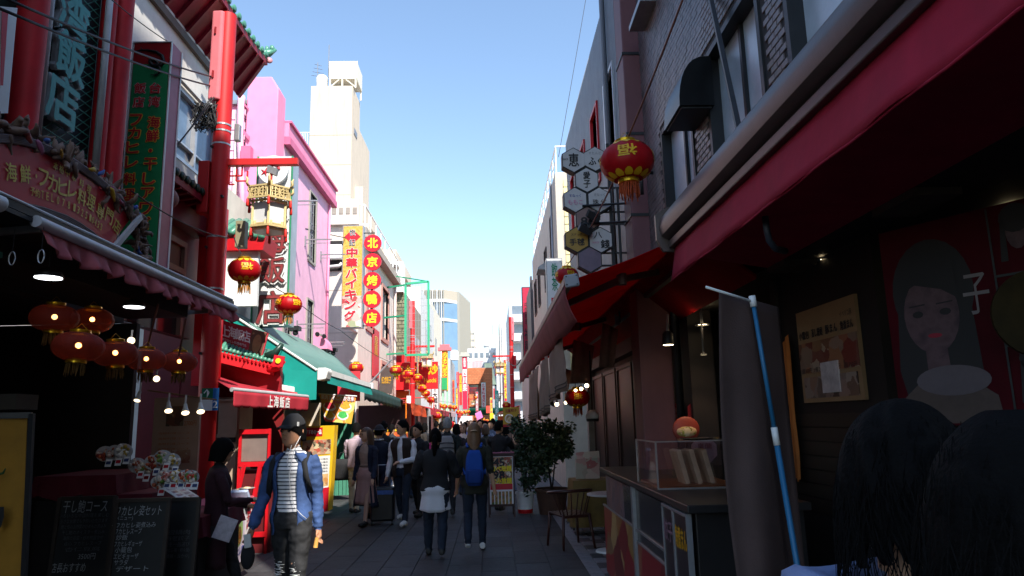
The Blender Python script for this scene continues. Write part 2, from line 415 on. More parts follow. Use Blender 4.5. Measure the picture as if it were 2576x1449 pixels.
q = MB(); c = at(1635, 42, Y=7.0); q.box(c.x-.17, c.x+.2, 6.7, 7.3, c.z, c.z+.06); q.bar((c.x-.1, 7.0, c.z+.05), (c.x-.02, 7.0, c.z+.9), .02, .02); q.bar((c.x+.12, 7.0, c.z+.05), (c.x+.2, 7.0, c.z+.9), .02, .02)
q.build('hanging_sign_bracket', M_GREY, bb)
M_AWN = mat('red_awning_cloth', H('c02444'), .75, .18, 3, .15, 200, trans=.35, streak=.25)
M_AWN2 = mat('deep_red_awning_cloth', H('c80c1e'), .75, .16, 3, .15, 200, trans=.62)
aw = empty('retracted_awning', (1.42, 3.2, 2.7), 'retracted awning with brown tube casing and hanging maroon valance under tiled wall', 'awning')
M_CASE = mat('awning_casing', (.11,.082,.076), .42, .2, 3, .05, metal=.2, streak=.3)
q = MB(); pr = [(1.56, 3.02), (1.36, 3.02), (1.315, 3.05), (1.30, 3.11), (1.315, 3.18), (1.36, 3.235), (1.42, 3.255), (1.56, 3.26)]
q.prism([(x, .9, z) for x, z in pr], (0, 4.33, 0)); q.build('casing', M_CASE, aw, smooth='edge')
q = MB(); q.box(1.36, 1.6, .9, 5.2, 2.945, 3.005); q.build('front_bar', mat('awning_bar', (.07,.05,.048), .4, .2, 3, metal=.3, streak=.3), aw, bevel=.008)
q = MB(); q.prism([(1.60, 5.23, 2.93), (1.33, 5.23, 2.93), (1.28, 5.23, 3.02), (1.28, 5.23, 3.22), (1.38, 5.23, 3.28), (1.60, 5.23, 3.28)], (0, .04, 0)); q.build('end_cap', M_CASE, aw)
q = MB(); N = 60; rows = []
for k in range(6):
 t = k/5.
 rows.append([(1.40-.05*t+.010*math.sin(i*.55+t)*t+.006*noise.noise((i*.3, t*2, 0)), .9+4.28*i/N, 2.95-.26*t+(.004*math.sin(i*.8) if k == 5 else 0)) for i in range(N+1)])
q.loft(rows, caps=False, closed=False); val = q.build('valance', M_AWN, aw, smooth=True)
val.modifiers.new('thick', 'SOLIDIFY').thickness = .004
MB().tube([(1.355, .9+4.28*i/30, 2.688+.004*math.sin(i*1.6)) for i in range(31)], .006, 6).build('hem', M_AWN, val, smooth=True)
ab = empty('extended_awning', (1.1, 10, 2.6), 'deep red extended folding-arm awning with pale pink valance seen from below', 'awning')
wl, wz, bl, bz = 1.66, 3.17, .62, 2.76
q = MB(); N = 40; rows = []
for k in range(7):
 t = k/6.
 rows.append([(wl+(bl-wl)*t, 5.5+9.5*i/N, wz+(bz-wz)*t-.03*math.sin(PI*t)+.008*math.sin(i*1.3+2*t)) for i in range(N+1)])
q.loft(rows, caps=False, closed=False); o = q.build('canopy', M_AWN2, ab, smooth=True); o.modifiers.new('thick', 'SOLIDIFY').thickness = .004
q = MB(); q.prism([(bl-.035, 5.48, bz-.03), (bl+.035, 5.48, bz-.03), (bl+.035, 5.48, bz+.02), (bl+.01, 5.48, bz+.045), (bl-.035, 5.48, bz+.03)], (0, 9.54, 0)); q.build('front_bar', mat('awning_front_bar', (.26,.18,.16), .5, .3, 8, .2, streak=.4), ab)
q = MB(); c = at(1432, 706, Y=5.44); q.obox((c.x+.02, 5.45, c.z), (.055, 0, .008), (0, .025, 0), (-.008, 0, .05)); e = q.build('end_cap', mat('end_cap_plastic', (.3,.31,.34), .45, .1), ab, bevel=.012)
q = MB()
for dx, dz in ((-.04,-.035),(.04,-.03),(-.045,.03),(.035,.04)): q.lathe([(.006, -.028), (.006, -.024)], (c.x+.02+dx, 5.45, c.z+dz), 8, ax=(0,1,0))
q.build('screw', M_BLACK, e)
q = MB(); rows = []; N = 60
for k in range(6):
 t = k/5.
 rows.append([(bl-.03+.09*t*t*(1-.75*i/N)+.012*math.sin(i*.5)*t, 5.5+9.5*i/N, bz-.03-.29*t+.012*math.sin(i*.9)*(k == 5)) for i in range(N+1)])
q.loft(rows, caps=False, closed=False); o = q.build('valance', mat('faded_valance_cloth', H('a8585e'), .8, .2, 3, .15, 200, trans=.35, streak=.3), ab, smooth=True); o.modifiers.new('thick', 'SOLIDIFY').thickness = .004
for y0 in (6.4, 9.6, 13.0):
 q = MB(); p0, p1, p2 = Vector((1.6, y0+.2, 3.05)), Vector((1.15, y0-.35, 2.88)), Vector((.66, y0+.25, 2.735))
 q.bar(p0, p1, .04, .06); q.bar(p1, p2, .035, .055); q.lathe([(.045, -.05), (.045, .05)], p1, 10); q.build('folding_arm', mat('awning_arm', (.13,.095,.09), .5, .15, 5, metal=.2), ab)
MB().box(1.6, 1.78, 5.3, 15.0, 3.1, 3.26).build('wall_casing', M_CASE, ab)
q = MB(); q.prism([(1.58, 5.3, 3.1), (2.05, 5.3, 2.72), (2.05, 5.3, 2.75), (1.58, 5.3, 3.13)], (0, 9.4, 0)); q.build('inner_sheet', M_AWN2, ab)
q = MB(); q.tube([at(1925, 545, X=1.45), at(1928, 575, X=1.45), at(1935, 605, X=1.46), at(1950, 625, X=1.5), at(1975, 632, X=1.6)], .018)
q.build('crank_handle', mat('crank_rubber', (.02,.025,.04), .5), aw, smooth=True)
M_NOREN = mat('grey_brown_cloth', H('9a8578'), .85, .2, 3, .2, 150, trans=.25, streak=.2)
def cloth(q, y0, y1, ztop0, ztop1, zb0, zb1, x0, folds=4, amp=.03, n=22, m=10, seed=0.):
 rows = []
 for k in range(m+1):
  t = k/m; row = []
  for i in range(n+1):
   s = i/n
   row.append((x0+amp*(.3+t)*math.sin(folds*2*PI*s+seed+1.2*t)+.02*noise.noise((s*4+seed, t*3, 0)), y0+(y1-y0)*s+.01*math.sin(9*s+seed)*t, (ztop0+(ztop1-ztop0)*s)*(1-t)+(zb0+(zb1-zb0)*s)*t+.012*math.sin(folds*6*s+seed)*(k == m)))
  rows.append(row)
 return q.loft(rows, caps=False, closed=False)
for k, (y0, y1, a, b, c, d, x0, f) in enumerate(((6.75, 8.3, 2.5, 2.43, 1.96, 1.84, .68, 2), (8.35, 9.5, 2.45, 2.42, 1.77, 1.72, .66, 2.5), (9.9, 12.2, 2.43, 2.4, 1.7, 1.68, .65, 3))):
 q = MB(); cloth(q, y0, y1, a, b, c, d, x0, f, seed=k*1.7); o = q.build('half_curtain', M_NOREN, smooth=True,
  label=('wide grey-brown cloth with a striped hem hanging below the pale valance', 'narrow twisted grey-brown cloth between two others below the awning valance', 'grey-brown cloth hanging past the far end of the valance, above the yellow bowl sign')[k], cat='curtain', group='half curtains under the red awning')
 o.modifiers.new('thick', 'SOLIDIFY').thickness = .004
 WORG[o.name] = Vector(o.location)
 h = MB()
 for dz in (.05, .085):
  h.tube([(x0+.03*1.2*math.sin(f*2*PI*s+k*1.7+1.1)-.006, y0+(y1-y0)*s, c+(d-c)*s+dz) for s in [i/20 for i in range(21)]], .006, 5)
 h.build('hem_stripe', mat('brown_stripe', (.1,.07,.06), .8), o)
q = MB(); q.box(1.75, 3.0, -18, -2.1, 0, 20.9); q.box(3.0, 7, -18, -2.4, 0, 9)  # unseen block, shaped so its shadow covers the left restaurant and red pole
q.build('unseen_shade_building', mat('tan_render', H('a89a8c'), .7, .15, 3, streak=.3), label='tall narrow rendered building across the alley from the tiled building', cat='building')
# ================================================================== right shop interior and counter
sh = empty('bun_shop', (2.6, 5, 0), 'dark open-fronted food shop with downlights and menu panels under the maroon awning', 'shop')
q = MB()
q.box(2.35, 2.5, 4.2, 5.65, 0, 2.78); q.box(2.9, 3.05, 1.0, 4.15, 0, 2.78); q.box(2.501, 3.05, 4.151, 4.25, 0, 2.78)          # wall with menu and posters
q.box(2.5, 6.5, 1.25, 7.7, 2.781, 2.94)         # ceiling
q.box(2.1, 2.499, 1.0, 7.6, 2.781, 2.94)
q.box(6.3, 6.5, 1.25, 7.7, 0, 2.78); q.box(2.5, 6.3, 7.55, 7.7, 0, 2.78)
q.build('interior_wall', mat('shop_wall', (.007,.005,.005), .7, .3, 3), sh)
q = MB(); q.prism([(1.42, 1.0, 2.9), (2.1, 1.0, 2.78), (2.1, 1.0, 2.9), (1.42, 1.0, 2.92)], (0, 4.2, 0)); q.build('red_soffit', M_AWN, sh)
for b in ((2.05, 2.3, 7.3, 7.62, 0, 2.78), (2.32, 2.36, 5.65, 5.75, 0, 2.78)): MB().box(*b).build('door_post', mat('post_paint', (.02,.014,.013), .6, .3, 4), sh)
for k in range(7):
 MB().box(2.335, 2.352, 4.0, 5.62, 1.0+.1*k, 1.09+.1*k).build('cladding_board', mat('dark_wood', (.012,.007,.005), .6, .3, 6), sh)
for b in ((2.1, 2.34, 3.3, 3.7), (2.1, 2.34, 4.9, 5.2)): MB().box(*b, 2.74, 2.779).build('ceiling_beam', mat('beam_paint', (.055,.04,.03), .7, .2), sh)
def downlight(p, r=.055, e=26, label=None, energy=3.0, group='recessed downlights'):
 t = empty('downlight', p, label, 'lamp', group)
 MB().lathe([(r*1.3, -.012), (r*1.3, .002), (r, .004), (r*.92, -.004)], p, 16, caps=False).build('trim_ring', M_GREY, t, smooth=True)
 q = MB(); q.lathe([(r*.93, -.002), (r*.93, .004)], p, 16); q.build('lamp', M_BULB, t)
 if energy:
  ld = bpy.data.lights.new('downlight_beam', 'SPOT'); ld.energy = e; ld.spot_size = R(85); ld.spot_blend = .6; ld.color = (1,.7,.42); ld.shadow_soft_size = .04
  lo = bpy.data.objects.new('downlight_beam', ld); COL.objects.link(lo); lo.parent = t; lo.location = (0, 0, -.02)
 return t
for px, py, z, lb in ((2083, 650, 2.775, 'round recessed downlight lighting the bun menu panel'), (1767, 815, 2.775, 'bright round downlight above the glass bun showcase'),
      (1770, 890, 2.775, 'tiny dim downlight deep inside the bun shop'), (2545, 525, 2.775, 'recessed downlight beside the large red portrait poster'), (1985, 762, 2.775, 'small downlight beyond the nobori flag pole')):
 p = at(px, py, Z=z-.01) if px > 1800 else at(px, py, Y=7.0)
 t = downlight(p, label=lb, e=14 if px == 2083 else 5, r=.055 if px != 1770 else .025)
 if px < 1800: MB().tube([p+Vector((0,0,.004)), (p.x, p.y, 2.79)], .012, 6).build('stem', M_BLACK, t)
p = at(1681, 866, Y=7.0); t = empty('clip_spotlight', p, 'black clip-on spotlight hanging from the awning frame', 'lamp')
MB().lathe([(.03, .13), (.055, .1), (.06, 0), (.055, -.005)], p, 14).build('housing', M_BLACK, t, smooth='edge')
MB().lathe([(.05, -.008), (.045, -.006)], p, 14).build('lamp', M_BULB, t)
MB().bar(p+Vector((0,0,.12)), p+Vector((.02,.02,.3)), .02, .02).build('bracket', M_GREY, t)
mp_ = empty('menu_sign', (2.33, 4.86, 1.77), 'cream and red menu panel of bun pictures lit from above on the shop wall', 'sign')
c = [at(2012, 1015, X=2.33), at(2170, 1000, X=2.33), at(2133, 742, X=2.33), at(1997, 803, X=2.33)]
y1, y0, zb, zt = 5.30, 4.42, 1.77, 2.44
MB().box(2.325, 2.349, y0, y1, zb, zt).build('board', mat('cream_print', H('86694a'), .4, .12, 4), mp_)
MB().box(2.319, 2.3245, y0+.01, y1-.01, 1.98, 2.2).build('photo_strip', printed('bun_photos', ['2a0808','7a1c16','906a46','4a120e','988470','601610'], 7), mp_)
MB().box(2.319, 2.3245, y0+.05, y1-.05, 1.8, 1.95).build('photo_strip', printed('drink_photos', ['1a100f','8a7068','7a5848','281414','907e74'], 9, seed=3), mp_)
q = MB()
for i, s in enumerate(('角煮まん', '豚まん', '蒸し饅頭', '小籠包')):
 yc = y0+.12+.215*i
 letters(q, s, (2.324, yc, 2.26), *RIGHTF, .17, .06, bold=.015)
letters(q, 'イベリコ豚', (2.324, y0+.12, 2.335), *RIGHTF, .16, .04)
for i, s in enumerate(('1個 350円', '1個 170円', '1個 200円', '1個 300円')): letters(q, s, (2.3185, y0+.12+.215*i, 2.0), *RIGHTF, .17, .035, off=.003)
q.build('lettering', M_INK, mp_)
q = MB(); q.box(2.31, 2.322, 4.7, 4.95, 1.83, 2.04); q.build('plastic_sleeve', mat('clear_sleeve', (.6,.5,.5), .12, .3, 9, spec=.9), mp_)
q = MB(); cloth(q, 5.42, 5.62, 2.3, 2.2, 1.2, 1.2, 2.3, 1.5, .012, seed=2); o = q.build('hanging_banner', mat('orange_cloth', H('b0642a'), .8, .2, 4), smooth=True, label='thin orange cloth banner hanging beside the lit bun menu panel', cat='banner')
pa, pb = Vector((2.15, 3.75, 0)), Vector((2.55, 3.04, 0))
ux = (pb-pa).normalized(); nx = Vector((-ux.y, ux.x, 0))
if nx.x > 0: nx = -nx
ps = empty('portrait_poster', (2.3, 3.45, 1.5), 'large red poster of a dark-haired woman holding a plate with three small portraits', 'poster')
def PP(s, z, d=0.): return pa+ux*(s*(pb-pa).length)+Vector((0,0,z))+nx*d
LW = (pb-pa).length
q = MB(); q.prism([PP(0,1.62), PP(1,1.62), PP(1,2.66), PP(0,2.66)], -nx*.03); q.build('panel', mat('poster_red', H('420612'), .6, .3, 3, spec=.1), ps)
def flat(q, pts, d, mi=0): q.add([PP(s, z, d) for s, z in pts], [tuple(range(len(pts)))], mi)
def ell(cs, cz, rs, rz, n=24, a0=0, a1=2*PI): return [(cs+rs*math.cos(a0+(a1-a0)*k/n), cz+rz*math.sin(a0+(a1-a0)*k/n)) for k in range(n)]
M_PSK = printed('print_skin', ['36222a','523a40','442c32'], 7, .6, mode='noise'); M_PHAIR = mat('print_hair', (.012,.01,.012), .6); M_PDRESS = mat('print_dress', H('4a3c38'), .6, .25, 6)
q = MB(); flat(q, ell(.3, 2.3, .25, .27), .002); flat(q, [(.08,2.3),(.52,2.3),(.55,1.7),(.42,1.66),(.1,1.66),(.04,1.9)], .0025); q.build('printed_hair', M_PHAIR, ps)
q = MB(); flat(q, [(.05,1.63),(.05,1.76),(.22,1.88),(.4,1.88),(.6,1.76),(.62,1.63)], .003); q.build('printed_dress', M_PDRESS, ps)
q = MB(); flat(q, ell(.28, 2.18, .17, .2), .004); flat(q, [(.22,1.86),(.36,1.86),(.35,2.05),(.22,2.05)], .0045); q.build('printed_face', M_PSK, ps)
for k in range(3): q = MB(); flat(q, ell(.82, 2.52-.33*k, .06, .09, 14), .004); q.build('printed_face', M_PSK, ps)
q = MB(); flat(q, [(.1,2.3),(.12,2.44),(.3,2.5),(.45,2.42),(.46,2.24),(.36,2.3),(.2,2.34)], .006)
for e_ in (.2, .37): flat(q, ell(e_, 2.185, .035, .018, 10), .006); flat(q, [(e_-.05,2.225),(e_+.05,2.23),(e_+.05,2.237),(e_-.05,2.232)], .006)
for k in range(3):
 zc = 2.52-.33*k; flat(q, ell(.82, zc+.06, .085, .07, 14), .006); flat(q, [(.74,zc+.05),(.765,zc+.05),(.76,zc-.14),(.72,zc-.14)], .006); flat(q, [(.875,zc+.05),(.9,zc+.05),(.93,zc-.14),(.88,zc-.14)], .006)
q.build('printed_hair', M_PHAIR, ps)
q = MB(); flat(q, ell(.29, 2.07, .045, .012, 10), .006); q.build('printed_lips', mat('print_lip', H('8a1830'), .5), ps)
q = MB(); flat(q, ell(.36, 1.84, .22, .075), .007); q.build('printed_plate', mat('print_plate', H('5a5056'), .6, .2), ps)
q = MB(); letters(q, '子', PP(.56, 2.25), ux, ZP, .12, .2, off=.007); q.build('lettering', mat('dim_ink', (.2,.17,.18), .6), ps)
q = MB()
for z in (1.98, 2.31): flat(q, [(.68,z),(1,z),(1,z+.012),(.68,z+.012)], .008)
flat(q, [(.672,1.63),(.684,1.63),(.684,2.65),(.672,2.65)], .008); q.build('frame_strip', M_BLACK, ps)
q = MB(); q.prism([PP(0,1.3), PP(1,1.3), PP(1,1.6), PP(0,1.6)], -nx*.03); q.build('lower_panel', mat('poster_dark_red', H('4a1218'), .5, .3, 3), ps)
q = MB(); letters(q, '焼', PP(.85, 1.5), ux, ZP, .07, .07, off=.006); letters(q, '小', PP(.87, 1.4), ux, ZP, .06, .07, off=.006); letters(q, '南京町', PP(.3, 1.47), ux, ZP, .03, .16, off=.006, vertical=True); q.build('lettering', mat('faint_ink', (.3,.22,.18), .6), ps)
p = at(2560, 790, Y=3.0); t = empty('round_sign', (p.x+.1, 3.0, p.z-.2), 'round golden backlit shop sign behind the portrait poster', 'sign')
MB().lathe([(.2, 0), (.2, .04)], (p.x+.12, 3.0, p.z), 28, ax=(-.5,-1,0)).build('disc', mat('dark_gold', (.03,.02,.006), .6, .4, 8, spec=.1), t)  # plain dark gold disc without emission
ct = empty('shop_counter', (1.5, 6.5, 0), 'takeaway counter clad with red and black food posters below a glass front', 'counter')
q = MB(); q.box(1.24, 1.95, 4.6, 8.2, 0, .08); q.box(1.26, 1.95, 4.6, 8.2, .08, 1.1); q.box(1.2, 1.98, 4.55, 8.25, 1.1, 1.15); q.build('cabinet', mat('counter_black', (.02,.018,.018), .35, .2, 4), ct, bevel=.006)
RP = printed('noodle_photo', ['84141c','84141c','8a6426','a88c5a','4a120c','84141c'], 2.6, seed=1)
q = MB(); q.box(1.225, 1.238, 6.45, 8.18, .05, .74); q.build('poster_panel', RP, ct)
q = MB(); q.box(1.225, 1.238, 5.3, 6.35, .05, .64); q.build('poster_panel', printed('noodle_photo_b', ['80131b','8a1a20','a8864c','80131b','2c100c'], 2.2, seed=8), ct)
q = MB(); q.box(1.226, 1.239, 6.95, 7.95, .76, 1.08); q.build('price_list', printed('price_print', ['7a6264','5a3a40','6e5a62','3a3048','80706e'], 9, seed=2), ct)
q = MB(); q.box(1.228, 1.238, 6.45, 6.93, .76, 1.08); q.build('glass_pane', mat('counter_glass', (.02,.018,.018), .15, .3, 5, spec=.3), ct)
q = MB(); q.box(1.228, 1.238, 5.3, 6.35, .66, 1.08); q.build('glass_pane', MATS['counter_glass'], ct)
q = MB(); q.box(1.2, 1.236, 6.36, 6.43, 0, 1.1); q.box(1.215, 1.24, 5.3, 8.2, .742, .757); q.box(1.215, 1.24, 5.3, 6.35, .642, .657); q.build('metal_trim', M_GREY, ct)
for k, (y0, y1, s, col) in enumerate(((4.98, 5.26, '餃子', H('8a6a7a')), (4.62, 4.95, '角煮まん', H('d8a01c')))):
 pz = MB(); pz.box(1.21, 1.236, y0, y1, .1, 1.07); p_ = pz.build('poster_board', mat('poster_black%d' % k, (.02,.015,.018), .35), ct)
 MB().box(1.203, 1.209, y0+.02, y1-.02, .14, .6).build('photo', printed('dish_photo%d' % k, ['241414','8a3a20','e0b890','6a4a2a','b02020'], 6, seed=k*4+2), p_)
 q = MB(); letters(q, s, (1.209, (y0+y1)/2, .92), *RIGHTF, (y1-y0)*.85, .14, bold=.02); q.build('lettering', mat('poster_ink%d' % k, col, .5), p_)
 q = MB(); q.box(1.2, 1.236, y0-.012, y0, .08, 1.09); q.box(1.2, 1.236, y1, y1+.012, .08, 1.09); q.box(1.2, 1.236, y0, y1, 1.07, 1.09); q.build('frame', M_GREY, p_)
gs = empty('bun_showcase', (1.6, 5.9, 1.15), 'clear glass countertop showcase with stacked wooden steamer boxes inside', 'showcase')
x0, x1, y0, y1, z0, z1 = 1.25, 1.92, 5.55, 6.3, 1.15, 1.5
M_CLEAR = mat('clear_glass', (.9,.95,.95), .02, 0, glass=1.)
M_CLEAR.node_tree.nodes['Principled BSDF'].inputs['Alpha'].default_value = .16
for b in ((x0, x0+.006, y0, y1, z0, z1), (x0, x1, y0, y0+.006, z0, z1), (x0, x1, y1-.006, y1, z0, z1), (x0, x1, y0, y1, z1, z1+.006)): MB().box(*b).build('glass_pane', M_CLEAR, gs)
q = MB()
for x, y in ((x0, y0), (x1, y0), (x0, y1)): q.box(x-.006, x+.006, y-.006, y+.006, z0, z1+.008)
q.box(x0-.006, x1, y0-.008, y0+.004, z0-.0, z0+.012); q.box(x0-.008, x0+.004, y0, y1, z1, z1+.01); q.box(x0, x1, y0-.007, y0+.003, z1+.001, z1+.01); q.build('edge_trim', mat('edge_metal', (.35,.3,.28), .35, .2, 9, metal=.5), gs)
MB().box(x0+.02, x1-.02, y0+.02, y1-.02, z0+.001, z0+.02).build('tray', mat('copper_tray', H('8a4a2a'), .4, .2, 6, metal=.4), gs)
for k in range(3):
 q = MB(); q.obox((1.5+.1*k, 5.85, 1.3), (.018, 0, .006), (0, .12, 0), (-.03, 0, .13))
 q.build('menu_block', mat('pale_wood', H('c09a80'), .6, .2, 8), label=('upright pale wooden block leaning in the glass showcase, street side', 'middle upright pale wooden block in the glass showcase', 'upright pale wooden block in the showcase, nearest the shop wall')[k], cat='wood block', group='wooden blocks in the showcase', bevel=.004)
def octo(name, p, r, m, txt, label, ink):
 t = empty(name, (p.x, p.y, p.z-r), label, 'sign', 'octagonal shop signs')
 MB().lathe([(r, 0), (r, .03)], p, 8, ax=(0,-1,0), ph=PI/8).build('board', m, t)
 q = MB()
 for i, row in enumerate(txt): letters(q, row, (p.x, p.y-.032, p.z+r*(.3-.6*i)), *CAMF, r*1.05, r*.42, bold=.01)
 q.build('lettering', ink, t)
FI = mat('pale_red_ink', H('d88a88'), .5)
octo('octagonal_sign', at(1693, 1040, Y=7.95), .115, mat('sign_red_a', H('c43a40'), .45, .1), ('自家', '製麺'), 'narrow bright red octagonal sign with white characters on the shop wall', FI)
octo('octagonal_sign', at(1759, 1036, Y=7.4), .135, mat('sign_red_b', H('7a1018'), .45, .1), ('特選', '醤油'), 'darker red octagonal sign beside the bright red octagon', FI)
octo('octagonal_sign', at(1770, 1132, Y=6.5), .12, mat('sign_pink', H('a4787c'), .45, .1), ('皇蘭',), 'pale pink octagonal sign seen through the glass showcase', mat('sign_red_ink', H('7a1c28'), .5))
p = at(1726, 1080, Y=7.3); q = MB(); q.ball((p.x, p.y, p.z), (.14, .03, .13), 18, 10); o = q.build('bun_picture', [mat('bun_photo_red', H('9a4034'), .5, .3, 6)], smooth=True, label='round cut-out picture of a filled bun between the octagonal signs', cat='sign'); WORG[o.name] = Vector(o.location)
MB().ball((p.x, p.y-.012, p.z-.02), (.11, .03, .06), 14, 8).build('bun_filling', printed('bun_fill', ['6a3a1a','a0a040','c08a5a','e0c8a0'], 16), o, smooth=True)
nb = empty('nobori_flag', (1.51, 3.5, 0), 'faded pink cloth flag on a blue telescopic pole beside the counter', 'flag')
p0, p1 = at(1893, 752, Y=3.5), at(2010, 1449, Y=3.5); dv = (p1-p0); p2 = p0+dv*1.72
MB().tube([p0, p0+dv*.52], .011, 10).build('pole', mat('blue_plastic', H('2a6a92'), .4, .1), nb, smooth=True)
MB().tube([p0+dv*.52, p2], .014, 10).build('pole', MATS['blue_plastic'], nb, smooth=True)
MB().tube([p0+dv*.48, p0+dv*.545], .016, 10).build('pole_joint', M_WPLAIN, nb, smooth=True)
MB().tube([p0-dv*.012, p0+dv*.03], .017, 10).build('pole_cap', M_WPLAIN, nb, smooth=True)
a0 = at(1776, 722, Y=3.42); MB().tube([a0, p0+dv*.01], .007, 8).build('cross_arm', M_WPLAIN, nb, smooth=True)
MB().lathe([(.16, 0), (.16, .05), (.05, .08)], (p2.x, p2.y, 0.005), 20).build('base', M_BLACK, nb, smooth='edge')
q = MB(); rows = []; tl, tr = at(1813, 732, Y=3.45), at(1965, 770, Y=3.62); br_, bl_ = at(2045, 1560, Y=3.62), at(1890, 1600, Y=3.45)
for k in range(25):
 t = k/24.; row = []
 for i in range(19):
  s = i/18.; P = (tl*(1-s)+tr*s)*(1-t)+(bl_*(1-s)+br_*s)*t
  fold = .035*math.sin(2.3*PI*s+.7+1.1*t)*(.35+t)+.02*noise.noise((s*3, t*4, 1))
  row.append(P+Vector((.35*fold-.05*math.sin(PI*t*.9)*(1-s), fold+.03, 0)))
 rows.append(row)
q.loft(rows, caps=False, closed=False); o = q.build('flag_cloth', mat('faded_pink_cloth', H('604c48'), .85, .2, 3, .3, 160, trans=.3, streak=.4), nb, smooth=True); o.modifiers.new('thick', 'SOLIDIFY').thickness = .002
M_BAM = mat('bamboo', H('6a4c2c'), .6, .3, 20)
for k, (x, y, n_) in enumerate(((1.75, 4.95, 4), (1.8, 6.75, 3))):
 for j in range(n_):
  t = empty('bamboo_steamer', (x, y, 1.15+.075*j), 'round bamboo steamer basket in the '+('tall stack by the flag' if k == 0 else 'short stack beside the showcase')+(', topmost' if j == n_-1 else ', lowest' if j == 0 else ''), 'steamer', 'stacked bamboo steamers')
  MB().lathe([(.13, 0), (.135, .01), (.135, .06), (.13, .07), (.12, .07), (.12, .03)], (x, y, 1.15+.075*j), 20).build('basket', M_BAM, t, smooth='edge'); MB().lathe([(.137, .045), (.137, .058)], (x, y, 1.15+.075*j), 20, caps=False).build('band', M_BLACK, t)
MB().lathe([(.1, 0), (.13, .012), (.125, .014), (.09, .004)], (1.62, 5.75, 1.507), 22).build('black_tray', M_BLACK, label='shallow black tray resting on top of the glass showcase', cat='tray', smooth='edge')
# ================================================================== lanterns
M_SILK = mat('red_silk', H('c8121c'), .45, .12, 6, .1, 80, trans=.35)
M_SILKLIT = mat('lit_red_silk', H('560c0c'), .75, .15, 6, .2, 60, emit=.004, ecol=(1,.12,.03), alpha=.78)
M_GOLDCAP = mat('gold_foil', H('d9a520'), .28, .25, 18, metal=.75)
M_GOLDPRINT = mat('gold_print', H('e8b31c'), .45, .1, 20)
M_TASSEL = mat('gold_tassel', H('b87a2c'), .8, .25, 40)
M_TASSELR = mat('orange_tassel', H('b04a24'), .8, .25, 40)
def lantern_proto(lit=False, emblem=True, red_tassel=False, petals=True):
 """red silk lantern of width 1 round the origin"""
 root = empty('red_lantern', (0,0,0)); n, k = 48, 14; rings = []
 for q_ in range(k+1):
  th = .42+(PI-.84)*q_/k; r = .5*math.sin(th)**.8; z = -.345*math.cos(th)/math.cos(.42)
  rings.append([(r*(1+.014*math.cos(16*2*PI*i/n))*math.cos(2*PI*i/n), r*(1+.014*math.cos(16*2*PI*i/n))*math.sin(2*PI*i/n), z) for i in range(n)])
 body = MB(); body.loft(rings, True); b = body.build('body', M_SILKLIT if lit else M_SILK, root, smooth=True)
 def surf(a, th, d=.008):
  r = .5*math.sin(th)**.8+d; return (r*math.cos(a), r*math.sin(a), -.345*math.cos(th)/math.cos(.42)*1.02)
 if petals:
  g = MB()
  for zz in (0, 1):
   for i in range(12):
    a = 2*PI*i/12; pts = []
    for t, w_ in ((.46, .2), (.62, .24), (.78, .16), (.88, .05)):
     th = t if zz == 0 else PI-t
     pts.append((surf(a-w_, th), surf(a+w_, th)))
    for (p, q1), (r1, s1) in zip(pts, pts[1:]): g.quad(p, q1, s1, r1)
  g.build('petal_print', M_GOLDPRINT, b)
 if emblem:
  g = MB()
  for a0 in (-PI/2, 0, PI/2, PI):
   vs, fs = glyph('福'); ar = np.array(vs); x0, y0 = ar.min(0); x1, y1 = ar.max(0); w_ = x1-x0
   for bq in range(5):
    ox, oy = (.012*math.cos(bq*1.26), .012*math.sin(bq*1.26))
    g.add([surf(a0-((x-(x0+x1)/2)/w_*.7+ox), PI/2-((y-(y0+y1)/2)/w_*.62+oy)+.14, .012+bq*.0008) for x, y in vs], fs)
  g.build('gold_character', M_GOLDPRINT, b)
 for zc, s in ((.335, 1), (-.335, -1)):
  c = MB(); c.lathe([(.19, zc-.02*s), (.2, zc), (.2, zc+.09*s), (.175, zc+.1*s)], (0,0,0), 24); c.build('gold_collar', M_GOLDCAP, root, smooth='edge')
 t = MB()
 for i in range(26):
  a = 2*PI*i/26+.1*random.random(); l_ = random.uniform(.24, .36); d = random.uniform(-.03, .03)
  t.tube([(.17*math.cos(a), .17*math.sin(a), -.42), (.17*math.cos(a)+d*.5, .17*math.sin(a)+d*.4, -.42-l_*.5), (.17*math.cos(a)+d, .17*math.sin(a)+d, -.42-l_)], [.012, .014, .008], 4)
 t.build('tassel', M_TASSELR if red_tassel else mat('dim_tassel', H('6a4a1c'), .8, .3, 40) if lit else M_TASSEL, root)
 h = MB(); h.tube([(-.15, 0, .42), (0, 0, .6), (.15, 0, .42)], .006, 5); h.build('hanger_wire', M_GOLDCAP, root)
 return root
_protos = {}
def lantern(p, w, label, group, kind='plain', rot=0., squash=1.):
 if kind not in _protos:
  _protos[kind] = lantern_proto(lit=kind == 'lit', emblem=kind != 'lit', red_tassel=kind == 'big', petals=kind != 'lit'); r = _protos[kind]
 else: r = copy_tree(_protos[kind])
 r.location = p; r.scale = (w, w, w*squash); r.rotation_euler = (random.uniform(-.05,.05), random.uniform(-.05,.05), rot)
 WORG[r.name] = Vector(p)
 return tag(r, label, 'lantern', group)
G1 = 'red lanterns strung over the street'
lantern(at(1577, 408, Y=5.3), .42, 'big red lantern with upside-down gold character beside the hexagon signs', G1, 'big', rot=-.15)
lantern(at(1426, 694, Y=12.0), .40, 'red lantern half hidden behind the corner of the deep red awning', G1, 'big', rot=.3)
lantern(at(615, 680, Y=9.4), .42, 'red lantern hanging in front of the tall white neon sign, nearer its pole', G1, 'plain', rot=.5)
